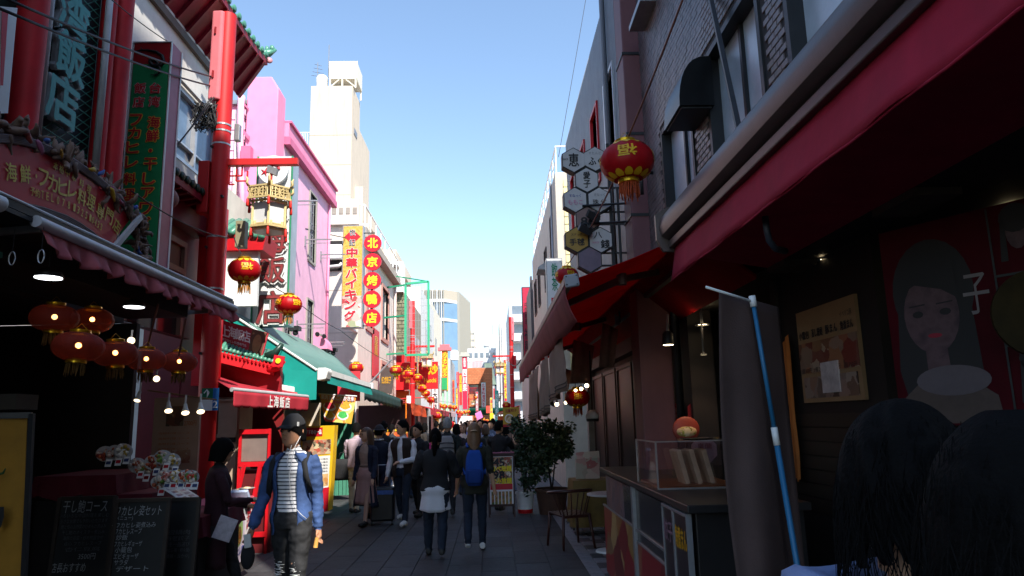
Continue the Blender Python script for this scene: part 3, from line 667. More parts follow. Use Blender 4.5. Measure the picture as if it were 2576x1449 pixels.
lantern(at(726, 766, Y=11.4), .42, 'red lantern overlapping the last character of the tall white sign', G1, 'plain', rot=-.6)
lantern(at(592, 612, Y=13.6), .34, 'faded lantern tucked behind the red street pole under the power box', G1, 'plain', rot=.9)
far = [(995.8, 932, 24.4), (1026, 942, 27), (1051, 951, 30), (1062, 977, 33), (1071.6, 990, 36), (1083, 1006, 40), (1093, 1015, 45), (1106, 1021, 48), (1118, 1023, 50), (1133, 1024, 55), (1143, 1025, 58)]
for i, (x, y, Y) in enumerate(far): lantern(at(x, y, Y=Y), .43, ('largest lantern of the long string, beside the tilted dark poster', 'second lantern of the long string, before the orange doorway', 'lantern of the long string half behind the second red pole', 'first lantern of the string past the second red pole')[i] if i < 4 else 'red and gold lantern in the long string above the left stalls', 'lantern string over the left stalls', 'plain', rot=i*.8)
for i, (x, y, Y) in enumerate(((1153, 1037, 62), (1161, 1040, 66), (1170, 1037, 70), (1178, 1036, 72), (1198, 1050, 80), (1205, 1051, 84), (1218, 1057, 90), (1226, 1058, 94), (1197, 1000, 80), (1100, 1046, 34))):
 lantern(at(x, y, Y=Y), .43, 'small distant red lantern above the far crowd', 'distant lanterns over the crowd', 'plain', rot=i)
lantern(at(896, 926, Y=24.5), .5, 'fat red lantern standing on the red sign box below the beige wall', 'lanterns on shop fronts', 'plain')
lantern(at(1452, 1000, Y=12.2), .42, 'dark red lantern hanging deep under the extended awning', 'lanterns under the awnings', 'big')
lantern(at(1274, 1020, Y=30), .35, 'small red lantern beside the far end of the right awnings', 'lanterns under the awnings', 'plain')
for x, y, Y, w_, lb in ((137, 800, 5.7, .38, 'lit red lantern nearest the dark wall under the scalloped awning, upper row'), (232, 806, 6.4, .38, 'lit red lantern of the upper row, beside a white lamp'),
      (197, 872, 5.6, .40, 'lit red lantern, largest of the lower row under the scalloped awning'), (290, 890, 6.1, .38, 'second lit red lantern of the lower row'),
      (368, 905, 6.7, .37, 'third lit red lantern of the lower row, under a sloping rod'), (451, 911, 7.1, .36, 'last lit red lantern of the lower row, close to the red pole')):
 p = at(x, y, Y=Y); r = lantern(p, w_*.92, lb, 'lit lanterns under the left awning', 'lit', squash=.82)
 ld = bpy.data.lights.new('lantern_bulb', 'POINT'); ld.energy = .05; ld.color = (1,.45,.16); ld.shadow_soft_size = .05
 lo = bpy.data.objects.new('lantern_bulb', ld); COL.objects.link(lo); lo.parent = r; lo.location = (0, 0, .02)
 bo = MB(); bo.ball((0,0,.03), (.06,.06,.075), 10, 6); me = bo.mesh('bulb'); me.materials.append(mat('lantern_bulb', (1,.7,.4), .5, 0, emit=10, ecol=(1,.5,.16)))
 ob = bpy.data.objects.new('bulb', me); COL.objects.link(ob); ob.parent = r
def sag(a, b, s, n=12): return [Vector(a).lerp(Vector(b), i/n)-Vector((0,0,s*4*(i/n)*(1-i/n))) for i in range(n+1)]
def wire(pts, label, r=.006, name='cable', m=None, grp=None):
 return MB().tube(pts, r, 5).build(name, m or M_WIRE, smooth=True, label=label, cat='cable', group=grp)
M_ROPE = mat('twisted_rope', H('8a5a50'), .8, .3, 40)
a = at(1728, -30, Y=4.0); b = at(1577, 352, Y=5.3); c = at(1532, 480, Y=6.1); d = at(1426, 668, Y=12)
wire(sag(a, b, .02), 'twisted brown cord holding the big lantern up to the tiled wall', .008, 'lantern_cord', M_ROPE)
wire([b, at(1560, 420, Y=5.45), c]+sag(c, d, .05)[1:], 'twisted brown cord running from the big lantern past the hexagon signs', .008, 'lantern_cord', M_ROPE)
wire(sag(at(588, 596, Y=9.9), at(615, 652, Y=9.4), .03), 'short cord tying the lantern to the red street pole', .007, 'lantern_cord', M_WIRE)
wire(sag(at(615, 652, Y=9.4), at(726, 742, Y=11.4), .06)+sag(at(726, 742, Y=11.4), at(858, 832, Y=17), .05)[1:]+sag(at(858, 832, Y=17), at(995, 915, Y=24.4), .1)[1:], 'cord joining the lanterns along the pink building', .007, 'lantern_cord', M_WIRE)
pts = [at(x, y-12, Y=Y) for x, y, Y in far]
wire(pts, 'cord of the long lantern string above the left stalls', .01, 'lantern_cord', M_WIRE)
# ================================================================== hexagonal street lamps
M_LGOLD = mat('lamp_gold', H('cdb680'), .5, .15, 10, metal=.12)
M_MILK = mat('milk_glass', (.62,.62,.62), .35, .05, 3)
M_TRED = mat('lamp_tassel_red', H('cc2a20'), .5, .1)
def hexp(r, z, ph=PI/6): return [Vector((r*math.cos(ph+PI/3*i), r*math.sin(ph+PI/3*i), z)) for i in range(6)]
def hex_lamp():
 t = empty('street_lamp', (0,0,0))
 for r, z, h_ in ((.31, .42, .03), (.33, .2, .035), (.27, .16, .03), (.27, -.3, .04), (.23, -.34, .03)):
  a = hexp(r, z); q = MB()
  for i in range(6): q.bar(a[i], a[(i+1) % 6], .03, h_)
  q.build('rail', M_LGOLD, t)
 for i in range(6):
  A, B = hexp(.31, .42)[i], hexp(.31, .42)[(i+1) % 6]; C, D = hexp(.325, .2)[i], hexp(.325, .2)[(i+1) % 6]
  f = MB()
  def L(s, u): return (A*(1-s)+B*s)*(1-u)+(C*(1-s)+D*s)*u
  for s0, u0, s1, u1 in ((.08,.0,.08,1),(.92,0,.92,1),(.5,0,.5,1),(.08,.5,.92,.5),(.22,.25,.78,.25),(.22,.75,.78,.75),(.3,.08,.3,.92),(.7,.08,.7,.92),(.3,.08,.5,.5),(.7,.08,.5,.5),(.3,.92,.5,.5),(.7,.92,.5,.5),(.16,.12,.16,.4),(.84,.12,.84,.4),(.16,.6,.16,.88),(.84,.6,.84,.88)):
   f.bar(L(s0,u0), L(s1,u1), .014, .014)
  f.build('fretwork_panel', M_LGOLD, t)
  p, p2 = hexp(.255, .15)[i], hexp(.255, -.3)[i]
  MB().bar(p, p2, .03, .03).build('post', M_LGOLD, t)
  g = MB(); a1, b1 = hexp(.24, .13)[i], hexp(.24, .13)[(i+1) % 6]; a2, b2 = hexp(.24, -.29)[i], hexp(.24, -.29)[(i+1) % 6]
  g.quad(a1, b1, b2, a2); g.build('glass_pane', M_MILK, t)
  f = MB()
  for s in (.15, .85): f.bar(a2.lerp(b2, s), a2.lerp(b2, s)+Vector((0,0,.09)), .05, .012)
  f.bar(a2.lerp(b2, .1)+Vector((0,0,.04)), a2.lerp(b2, .9)+Vector((0,0,.04)), .012, .02); f.build('corner_fret', M_LGOLD, t)
  for (r, z) in ((.335, .2), (.27, -.33)):
   s_ = hexp(r, z)[i]; MB().lathe([(.008, 0), (.018, -.03), (.022, -.14), (.014, -.16)], s_, 8).build('tassel', M_TRED, t, smooth=True)
  h0 = hexp(.33, .42)[i]; o_ = h0.normalized(); o_.z = 0
  MB().tube([h0, h0+Vector((o_.x*.05, o_.y*.05, .06)), h0+Vector((o_.x*.03, o_.y*.03, .12)), h0+Vector((o_.x*.07, o_.y*.07, .17))], [.022, .018, .02, .006], 6).build('dragon_finial', M_LGOLD, t, smooth=True)
 q = MB(); q.loft([hexp(.3, .4), hexp(.06, .47)]); q.lathe([(.03, .45), (.03, .62)], (0,0,0), 8); q.build('roof_plate', M_LGOLD, t)
 q = MB(); q.loft([hexp(.2, -.36), hexp(.23, -.34)]); q.build('bottom_plate', M_MILK, t)
 return t
_hx = []
def street_lamp(p, s, label, rot=0.):
 r = hex_lamp() if not _hx else copy_tree(_hx[0])
 if not _hx: _hx.append(r)
 r.location = p; r.scale = (s*1.25, s*1.25, s); r.rotation_euler = (0, 0, rot)
 return tag(r, label, 'street lamp', 'hexagonal street lamps')
# ================================================================== grey corrugated building, right
def corrugated(name, col, pitch=.1, axis='y'):
 m = mat(name, col, .4, .12, 4, metal=.25)
 n = m.node_tree.nodes; l = m.node_tree.links; bs = n['Principled BSDF']
 tc = n.new('ShaderNodeTexCoord'); wv = n.new('ShaderNodeTexWave'); wv.bands_direction = axis.upper(); wv.inputs['Scale'].default_value = .5/pitch
 l.new(tc.outputs['Object'], wv.inputs['Vector']); bp = n.new('ShaderNodeBump'); bp.inputs['Distance'].default_value = .02; bp.inputs['Strength'].default_value = .8
 l.new(wv.outputs[0], bp.inputs['Height']); l.new(bp.outputs[0], bs.inputs['Normal']); return m
cb = empty('corrugated_building', (1.75, 11.5, 0), 'grey corrugated-metal building with red-framed upper windows behind the hexagon signs', 'building')
q = MB(); cw = [(8.9, 9.6, 5.2, 6.4), (10.35, 11.0, 5.3, 6.5), (11.9, 12.5, 5.3, 6.5), (13.4, 14.0, 5.3, 6.5)]
wall_with_holes(q, 1.75, 1.95, 8.05, 14.8, 2.95, 7.66, cw)
q.box(1.95, 7, 8.05, 14.8, 7.5, 7.66); q.box(1.95, 7, 14.6, 14.8, 0, 7.5); q.box(6.8, 7, 8.05, 14.6, 0, 7.5); q.build('wall', mat('corrugated_base', (.22,.225,.24), .45, .15, 4, metal=.3), cb)
rib = MB(); 
y = 8.08
while y < 14.78:
 segs = [(2.96, 7.64)]
 for h_ in cw:
  if h_[0]-.05 < y < h_[1]+.03: segs = [(2.96, h_[2]-.05), (h_[3]+.05, 7.64)]
 for a, b in segs: rib.box(1.728, 1.7515, y, y+.035, a, b)
 y += .075
rib.build('corrugation_ribs', mat('corrugated_metal', (.27,.275,.3), .4, .14, 4, metal=.35, streak=.25), cb, kind='stuff')
for k, (y0, y1, z0, z1) in enumerate(cw):
 f = MB(); fm = M_RED if k else M_ALU
 for b in ((y0-.05, y0, z0-.05, z1+.05), (y1, y1+.05, z0-.05, z1+.05), (y0, y1, z1, z1+.05), (y0, y1, z0-.05, z0)): f.box(1.7, 1.9, *b)
 w_ = f.build('window', fm, cb); MB().box(1.86, 1.87, y0, y1, z0, z1).build('pane', M_FROST, w_)
 MB().box(1.84, 1.858, (y0+y1)/2-.015, (y0+y1)/2+.015, z0, z1).build('mullion', M_ALU, w_)
MB().tube([(1.68, 9.3, 2.9), (1.68, 9.3, 8.2)], .03).build('drain_pipe', mat('pipe_paint', (.2,.19,.2), .5), cb, smooth=True)
MB().tube([(1.66, 9.0, 2.9), (1.66, 9.0, 8.2)], .012).build('conduit', M_BLACK, cb, smooth=True)
hx = empty('hexagon_sign', (1.45, 8.1, 3.2), 'cluster of white hexagonal bar signs with black borders mounted on a black frame', 'sign')
HXY = 8.0
M_HEXW = mat('hex_white', H('c9c6c6'), .4, .1, 5, streak=.15); M_HEXG = mat('hex_gold', H('b08a3a'), .4, .15, 5); M_HEXB = mat('hex_brown', H('8a6e6a'), .45, .15, 5); M_HEXP = mat('hex_purple', H('7a6a7a'), .45, .25, 6)
hexes = [(1443, 403, M_HEXW, [('恵', 0, 0, .12, .16, M_INK), ('SNACK', -.1, .01, .07, .025, M_INK)]), (1497, 400, M_HEXW, [('ふく', .0, -.03, .16, .1, M_INK), ('すたんど', 0, .07, .15, .035, M_GREY)]),
   (1476, 453, M_HEXW, [('愛', 0, .055, .08, .09, M_INK), ('子', 0, -.05, .08, .09, M_INK)]), (1447, 503, M_HEXW, [('すなっく', 0, .05, .14, .035, M_BLUEINK), ('ももこ', 0, -.03, .17, .06, M_PINKINK)]),
   (1508, 503, M_HEXW, [('すなっく', 0, .06, .13, .035, M_GREY), ('珠 代', 0, -.025, .16, .06, M_INK)]), (1478, 551, M_HEXB, [('86', 0, -.03, .16, .1, M_INK)]),
   (1451, 603, M_HEXG, [('スナック', 0, .06, .13, .03, M_INK), ('手毬', 0, -.03, .17, .08, M_INK)]), (1511, 604, M_HEXW, [('八', -.03, .06, .09, .07, M_INK), ('錢', .05, -.05, .1, .1, M_INK), ('SNACK', -.06, -.03, .08, .02, M_PINKINK)]),
   (1484, 653, M_HEXP, [])]
for x, y, m, txt in hexes:
 p = at(x, y, Y=HXY); r = .16
 def hp(rr, yy): return [Vector((p.x+rr*math.sin(PI/3*i), yy, p.z+rr*math.cos(PI/3*i))) for i in range(6)]
 b = MB(); b.loft([hp(r, HXY), hp(r, HXY+.13)]); box_ = b.build('hexagon_box', M_BLACK, hx)
 b = MB(); b.loft([hp(r*.92, HXY-.008), hp(r*.92, HXY-.001)]); b.build('face_panel', m, box_)
 by = {}
 for s, dx, dz, w_, h_, ink in txt: letters(by.setdefault(ink.name, MB()), s, (p.x+dx, HXY-.009, p.z+dz), *CAMF, w_, h_, bold=.03 if len(s) < 3 else .012, off=.002)
 for k, mb in by.items(): mb.build('lettering', MATS[k], box_)
q = MB(); c = at(1535, 500, Y=8.08)
q.bar((c.x, 8.1, 3.2), (c.x, 8.1, 4.95), .035, .035); q.bar((c.x+.09, 8.1, 3.2), (c.x+.09, 8.1, 4.4), .03, .03)
for z in (3.45, 3.6, 3.95, 4.1, 4.4): q.bar((c.x-.2, 8.12, z), (c.x+.35, 8.12, z), .02, .02)
for z in (4.14, 3.92): q.tube([(c.x-.35, 7.98, z), (1.65, 7.9, z), (1.74, 7.9, z-.04), (1.76, 7.95, z-.2)], .014, 6)
q.build('mount_frame', M_BLACK, hx)
for x, y in ((1492, 543), (1472, 577)):
 p = at(x, y, Y=7.9); q = MB(); q.obox(p, (.07, .02, -.03), (.0, .04, .02), (.02, 0, .04)); q.obox(p+Vector((.05, 0, .0)), (.03, 0, .0), (0, .02, 0), (0, 0, .055)); q.build('flood_lamp', M_BLACK, hx, bevel=.006)
yb = empty('cream_building', (1.9, 21, 0), 'narrow cream building with pale yellow clapboard flank and roof rail beyond the corrugated one', 'building')
q = MB(); yw = [(18.8, 19.3, 6.0, 7.2), (21, 21.7, 5.6, 6.8), (24, 24.8, 5.6, 6.8), (19.0, 19.7, 3.6, 4.8), (22, 23, 3.4, 4.6), (26, 27, 5.6, 6.8)]
wall_with_holes(q, 1.75, 1.95, 17.6, 28.2, 0, 8.0, yw); q.box(1.95, 7, 17.6, 17.8, 0, 8.0); q.box(1.95, 7, 17.8, 28.2, 7.8, 8.0); q.box(6.8, 7, 17.8, 28.2, 0, 7.8); q.build('wall', mat('cream_render', H('c9bfae'), .7, .12, 3, .1, streak=.3), yb)
for k in range(26):
 z = 2.6+.2*k; MB().prism([(1.96, 17.595, z), (1.96, 17.575, z), (1.96, 17.59, z+.195), (1.96, 17.595, z+.195)], (3.5, 0, 0)).build('clapboard', mat('yellow_board', H('e2d39a'), .6, .08, 4), yb)
for y0, y1, z0, z1 in yw:
 f = MB()
 for b in ((y0-.04, y0, z0-.04, z1+.04), (y1, y1+.04, z0-.04, z1+.04), (y0, y1, z1, z1+.04), (y0, y1, z0-.04, z0)): f.box(1.71, 1.9, *b)
 w_ = f.build('window', mat('brown_frame', (.1,.06,.05), .5), yb); MB().box(1.85, 1.86, y0, y1, z0, z1).build('pane', M_GLASS, w_)
q = MB()
for k in range(12): q.bar((1.8, 17.7+.9*k, 8.0), (1.8, 17.7+.9*k, 8.75), .03, .03)
q.bar((1.8, 17.7, 8.75), (1.8, 28, 8.75), .03, .03); q.bar((1.8, 17.7, 8.4), (1.8, 28, 8.4), .02, .02); q.bar((1.8, 17.7, 8.75), (3.2, 17.7, 8.75), .03, .03)
for k in range(6): q.bar((1.8+.28*k, 17.7, 8.0), (1.8+.28*k, 17.7, 8.75), .02, .02)
q.build('roof_rail', M_WHITE, yb)
q = MB(); q.prism([(1.74, 18.6, 6.0), (1.3, 18.6, 5.7), (1.3, 18.6, 5.65), (1.74, 18.6, 5.6)], (0, .8, 0)); q.build('window_hood', M_GREY, yb)
MB().tube([(1.68, 18.2, 2.6), (1.68, 18.2, 7.9)], .03).build('drain_pipe', M_GREY, yb, smooth=True)
def vsign(name, Y, x0, x1, ytop, ybot, face, label, texts, depth=.25, side=None, frame=.02, group='vertical signs over the right shops'):
 a, b = at(x0, ytop, Y=Y), at(x1, ybot, Y=Y); t = empty(name, ((a.x+b.x)/2, Y, b.z), label, 'sign', group)
 X0, X1, z0, z1 = a.x, at(x1, ytop, Y=Y).x, b.z, a.z
 MB().box(X0, X1, Y, Y+depth, z0, z1).build('sign_box', side or M_GREY, t)
 MB().box(X0+frame, X1-frame, Y-.012, Y-.002, z0+frame, z1-frame).build('face_panel', face, t)
 by = {}
 for s, fx, fz0, fz1, fw, ink, bold in texts:   # fractions of the face
  W, Hh = X1-X0, z1-z0
  letters(by.setdefault(ink.name, MB()), s, (X0+W*fx, Y-.014, z1-Hh*(fz0+fz1)/2), *CAMF, W*fw, Hh*(fz1-fz0), bold=bold, off=.004, vertical=len(s) > 1)
 for k, mb in by.items(): mb.build('lettering', MATS[k], t)
 MB().box(X1-.05, 1.75 if X1 < 1.75 else X1+.1, Y+.1, Y+.14, z1-.3, z1-.26).build('mount_arm', M_BLACK, t)
 return t
vsign('vertical_sign', 16.6, 1373, 1414, 650, 850, M_WPLAIN, 'white vertical sign with green and red characters partly behind the red awning', [('飲茶', .5, .06, .42, .36, M_GRNINK, .02), ('広東', .5, .47, .85, .6, M_REDINK, .02)])
vsign('vertical_sign', 26.0, 1352, 1376, 718, 860, mat('sign_crimson', H('d2203a'), .45, .08), 'red vertical sign with white diamonds beside the white one', [], depth=.3, side=M_WHITE, frame=.03)
_t = bpy.data.objects[[o.name for o in bpy.data.objects if o.name.startswith('vertical_sign')][-1]]
q = MB(); ink = MB()
for k, s in enumerate('飲茶'):
 p = at(1370, 762+k*42, Y=25.98); q.add([p+Vector((-.24,0,0)), p+Vector((0,0,-.3)), p+Vector((.24,0,0)), p+Vector((0,0,.3))], [(0,1,2,3)]); letters(ink, s, p, *CAMF, .22, .26, off=.006)
q.build('white_diamond', M_WPLAIN, _t); ink.build('lettering', M_GRNINK, _t)
vsign('vertical_sign', 34.0, 1312, 1335, 722, 950, mat('sign_wine', H('b01c3c'), .45, .1), 'dark red vertical sign with black characters next to the far red pole', [('中国料理', .5, .17, .42, .42, M_INK, .02), ('福龍菜館', .5, .46, .98, .62, M_INK, .03)], depth=.35, side=M_BLACK, frame=.04)
q = MB(); q.box(1.75, 6, 29, 33.5, 0, 7.4); q.box(1.7, 1.78, 29.2, 29.6, 2.5, 7.6); q.build('dark_building', mat('dark_cladding', (.09,.085,.09), .5, .2, 3, streak=.3), label='dark clad building strip between the cream building and the dark red sign', cat='building')
q = MB(); q.box(1.95, 7, 36, 46, 0, 7.0)
for k in range(5): q.box(1.93, 1.951, 36.6+1.9*k, 37.6+1.9*k, 4.2, 5.6)
q.build('pale_building', mat('pale_wall_r', H('cfcac4'), .7, .1, 3, streak=.3), label='pale low building beside the far red street pole', cat='building')
# ================================================================== things under the extended awning
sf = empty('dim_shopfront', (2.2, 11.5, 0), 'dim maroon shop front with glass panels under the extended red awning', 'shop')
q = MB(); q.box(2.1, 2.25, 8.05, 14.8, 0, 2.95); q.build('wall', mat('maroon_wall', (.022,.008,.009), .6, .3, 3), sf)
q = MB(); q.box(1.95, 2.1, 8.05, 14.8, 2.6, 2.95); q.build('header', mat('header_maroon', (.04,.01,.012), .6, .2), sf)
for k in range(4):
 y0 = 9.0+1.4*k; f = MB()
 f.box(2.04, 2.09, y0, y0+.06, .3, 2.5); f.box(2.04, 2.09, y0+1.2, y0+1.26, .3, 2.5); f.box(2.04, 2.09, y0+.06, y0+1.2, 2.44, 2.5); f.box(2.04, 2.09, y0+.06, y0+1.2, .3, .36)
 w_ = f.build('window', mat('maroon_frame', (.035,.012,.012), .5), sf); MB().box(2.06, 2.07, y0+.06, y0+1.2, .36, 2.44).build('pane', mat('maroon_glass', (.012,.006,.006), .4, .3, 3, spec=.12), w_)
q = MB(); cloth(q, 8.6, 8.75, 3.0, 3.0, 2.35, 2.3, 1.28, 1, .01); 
o = empty('hanging_sheet', (1.3, 10, 2.3), 'pale weathered plastic sheets hanging under the far end of the awning', 'sheet')
for (xa, xb, y0, zt, zb) in ((1.42, 1.62, 9.4, 2.95, 2.35), (1.15, 1.45, 10.5, 2.85, 2.2), (1.05, 1.3, 12.2, 2.6, 2.15)):
 q = MB(); rows = [[(xa+(xb-xa)*i/8+.08*(1-t), y0+.03*math.sin(i*1.4), zt*(1-t)+zb*t-.1*(i/8)*(1-t)) for i in range(9)] for t in (0, .35, .7, 1)]
 q.loft(rows, caps=False, closed=False); s_ = q.build('sheet', mat('weathered_sheet', H('a88a80'), .7, .25, 6, trans=.3), o, smooth=True); s_.modifiers.new('thick', 'SOLIDIFY').thickness = .004
def bulb(p, r, label, drop=.25, energy=1.2):
 t = empty('hanging_bulb', p, label, 'lamp', 'bare bulbs under the red awning')
 MB().ball(p, r, 12, 8).build('bulb', M_BULB, t, smooth=True)
 MB().lathe([(r*.55, r*.8), (r*.55, r*2.0)], p, 10).build('socket', M_BLACK, t)
 MB().tube([p+Vector((0,0,r*1.9)), p+Vector((0,0,drop))], .006, 5).build('cord', M_WIRE, t)
 if energy:
  ld = bpy.data.lights.new('bulb_light', 'POINT'); ld.energy = energy; ld.color = (1,.75,.45); ld.shadow_soft_size = r
  lo = bpy.data.objects.new('bulb_light', ld); COL.objects.link(lo); lo.parent = t
for i, (x, y, Y, r, lb) in enumerate(((1476, 970, 10.6, .03, 'frosted bulb nearest the pale hanging sheet'), (1462, 978, 11.2, .027, 'middle bulb of three beside the dark red lantern'), (1448, 982, 11.9, .024, 'small bulb left of centre in the row of three by the dark lantern'),
          (1401, 1017, 12.6, .034, 'bright spot bulb below the grey-brown curtains'), (1423, 1013, 13.2, .027, 'small bulb below the widest grey-brown curtain'))): bulb(at(x, y, Y=Y), r, lb, energy=1.5 if i in (0, 3) else 0)
p = at(1490, 1042, Y=10.2); t = empty('pendant_lamp', p, 'black pendant lamp with white shade rim beside the dim shop front', 'lamp')
MB().lathe([(.09, -.06), (.1, -.02), (.07, .03), (.03, .06)], p, 18).build('shade', M_WPLAIN, t, smooth=True); MB().tube([p+Vector((0,0,.05)), p+Vector((0,0,.9))], .012, 6).build('stem', M_BLACK, t)
MB().lathe([(.085, -.1), (.092, -.061)], p, 18).build('rim', M_BLACK, t)
p0, p1 = at(1265, 1025, Y=14.6), at(1306, 1073, Y=14.6); t = empty('bowl_sign', ((p0.x+p1.x)/2, 14.6, p1.z), 'yellow hanging menu sign showing a white noodle bowl', 'sign')
MB().box(p0.x, p1.x, 14.6, 14.64, p1.z, p0.z).build('board', mat('sign_ochre', H('c9a02c'), .5, .12, 6), t)
MB().box(p0.x, p1.x, 14.59, 14.598, p1.z, p1.z+.05).build('red_strip', M_REDINK, t)
cx_, cz_ = p0.x*.62+p1.x*.38, (p0.z+p1.z)/2-.03
q = MB(); q.lathe([(.09, 0), (.09, .006)], (cx_, 14.598, cz_), 22, ax=(0,-1,0)); q.build('bowl_print', M_WPLAIN, t)
q = MB(); q.lathe([(.072, .007), (.072, .010)], (cx_, 14.598, cz_), 22, ax=(0,-1,0)); q.build('soup_print', printed('soup', ['d8c89a','b08a50','e8dcc0','8a5a2a'], 25), t)
q = MB(); letters(q, '餃子', (p1.x-.1, 14.597, p0.z-.06), *CAMF, .12, .06, bold=.02); letters(q, '拉麺', (p0.x+.1, 14.597, p0.z-.07), *CAMF, .1, .07, bold=.02); q.build('lettering', M_DRED, t)
p = at(1262, 1300, Z=0); ay = p.y-.05
t = empty('menu_board', (p.x, ay, 0), 'dark wooden A-board with buffet poster reading 45 and 98', 'sign')
xl, xr = at(1229, 1290, Y=ay).x, at(1297, 1290, Y=ay).x; top = at(1262, 1142, Y=ay).z; tilt = .12
def AP(x, z, d=0.): return Vector((x, ay+tilt*(z/top)-d, z))
q = MB()
for x in (xl+.015, xr-.015): q.bar(AP(x, 0), AP(x, top), .03, .03)
q.bar(AP(xl, top-.02), AP(xr, top-.02), .03, .05); q.bar(AP(xl+.02, .2), AP(xr-.02, .2), .025, .04)
for x in (xl+.03, xr-.03): q.bar(Vector((x, ay+.4, 0)), AP(x, top-.05)+Vector((0,.05,0)), .025, .025)
q.build('wooden_frame', mat('aboard_wood', (.045,.018,.018), .5, .3, 6), t)
zb, zt = at(1262, 1272, Y=ay).z, top-.05
q = MB(); q.prism([AP(xl+.03, zb), AP(xr-.03, zb), AP(xr-.03, zt), AP(xl+.03, zt)], (0, .012, 0)); q.build('poster', M_WPLAIN, t)
def band(f0, f1, m, d=.004, a=.04, b=.04):
 z0, z1 = zt-(zt-zb)*f1, zt-(zt-zb)*f0; q = MB(); q.add([AP(xl+a, z0, d), AP(xr-b, z0, d), AP(xr-b, z1, d), AP(xl+a, z1, d)], [(0,1,2,3)]); return q.build('print_area', m, t)
band(.01, .55, printed('buffet_photos', ['5a2a14','a83a1c','c8b48a','3a5a1c','8a1c14','e0d4b8'], 22, seed=1)); band(.56, .68, M_REDINK)
gm = printed('dish_grid', ['7a2a14','c08a4a','3a6a1c','a04018'], 30, seed=5)
for r_ in range(4):
 for c_ in range(6):
  w_ = (xr-xl-.1)/6; x = xl+.05+w_*c_; z1 = zt-(zt-zb)*(.705+.073*r_); q = MB()
  q.add([AP(x+.008, z1-.075, .004), AP(x+w_-.008, z1-.075, .004), AP(x+w_-.008, z1-.01, .004), AP(x+.008, z1-.01, .004)], [(0,1,2,3)]); q.build('dish_picture', gm, t)
q = MB(); q2 = MB()
letters(q2, '食べ放題', AP((xl+xr)/2, zt-(zt-zb)*.25, .008), *CAMF, (xr-xl)*.78, .1, bold=.04); letters(q2, '飲み放題', AP((xl+xr)/2, zt-(zt-zb)*.5, .008), *CAMF, (xr-xl)*.78, .1, bold=.04)
letters(q, '45', AP((xl+xr)/2-.04, zt-(zt-zb)*.12, .012), *CAMF, .2, .14, bold=.03); letters(q, '98', AP((xl+xr)/2-.04, zt-(zt-zb)*.38, .012), *CAMF, .2, .14, bold=.03)
q.build('lettering', M_INK, t); q2.build('lettering', M_YELINK, t)
q = MB()
for i in range(14): q.ball(AP(xl+(xr-xl)*(i+.5)/14, top+.01+.01*random.random()), (.025, .02, .015), 6, 4)
q.build('flower_garland', mat('garland_pink', H('b06a80'), .7, .3, 20), t)
M_LEAF = mat('leaf', (.022,.05,.02), .45, .35, 14, spec=.5); M_LEAF2 = mat('pale_leaf', (.13,.17,.08), .5, .3, 14); M_BARK = mat('bark', (.06,.045,.035), .85, .3, 12, .4)
def leaf_cloud(n, c, r, size, seed):
 rnd = random.Random(seed); q = MB(); clumps = [(Vector((c[0]+r[0]*rnd.uniform(-.75,.75), c[1]+r[1]*rnd.uniform(-.75,.75), c[2]+r[2]*rnd.uniform(-.8,.85))), rnd.uniform(.35,.6)) for _ in range(16)]
 for i in range(n):
  cc, cr = rnd.choice(clumps); d = Vector((rnd.gauss(0,1), rnd.gauss(0,1), rnd.gauss(0,1))).normalized()*rnd.uniform(.2,1)*cr
  p = cc+Vector((d.x*r[0], d.y*r[1], d.z*r[2]*.7))
  a = Vector((rnd.gauss(0,1), rnd.gauss(0,1), rnd.gauss(-.2,.6))).normalized(); b = a.cross(Vector((rnd.gauss(0,1), rnd.gauss(0,1), rnd.gauss(0,1)))).normalized(); nn = a.cross(b); s = size*rnd.uniform(.7,1.3)
  q.add([p, p+a*s*.5+b*s*.24+nn*s*.05, p+a*s, p+a*s*.5-b*s*.24+nn*s*.05], [(0,1,2),(0,2,3)], 1 if rnd.random() < .12 else 0)
 return q
def plant(p, hgt, r, potr, poth, potm, label, seed, n=1500, size=.085, band_=None):
 t = empty('potted_plant', p, label, 'plant', 'potted plants beside the menu board')
 MB().lathe([(potr*.78, 0), (potr, poth), (potr*1.06, poth), (potr*1.06, poth-.04), (potr*.9, poth-.05), (potr*.88, poth-.08)], p, 20).build('pot', potm, t, smooth='edge')
 if band_: MB().lathe([(potr*.785, .0), (potr*.84, .07), (potr*.8, .072)], (p[0], p[1], .001), 20).build('pot_foot', band_, t)
 MB().lathe([(potr*.9, 0), (potr*.9, .01)], (p[0], p[1], poth-.07), 16).build('soil', mat('soil', (.03,.02,.015), .95), t)
 q = MB(); rnd = random.Random(seed)
 for k in range(5):
  e = (p[0]+r[0]*rnd.uniform(-.7,.7), p[1]+r[1]*rnd.uniform(-.6,.6), hgt-rnd.uniform(.05,.5)); m_ = (p[0]*.7+e[0]*.3, p[1]*.7+e[1]*.3, poth+(hgt-poth)*.4)
  q.tube([(p[0], p[1], poth-.07), m_, e], [.018, .013, .005], 6)
 q.build('stem', M_BARK, t, smooth=True)
 leaf_cloud(n, (p[0], p[1], poth+.1+(hgt-poth)*.5), (r[0], r[1], (hgt-poth)*.55), size, seed).build('foliage', [M_LEAF, M_LEAF2], t)
plant(tuple(at(1322, 1290, Z=0)), 1.55, (.32, .3), .17, .38, M_WPLAIN, 'leafy potted shrub with a white pot and red foot beside the menu board', 3, 3200, band_=M_RED)
plant(tuple(at(1390, 1292, Z=0)), 1.5, (.42, .35), .3, .45, mat('terracotta', (.09,.045,.03), .8, .3, 6), 'broad dark shrub in a brown tub beside the white-potted shrub', 4, 4600)
p = at(1470, 1290, Y=10.8); t = empty('cloth_table', (1.42, 11.2, 0), 'small table covered with a draped olive gold cloth', 'table')
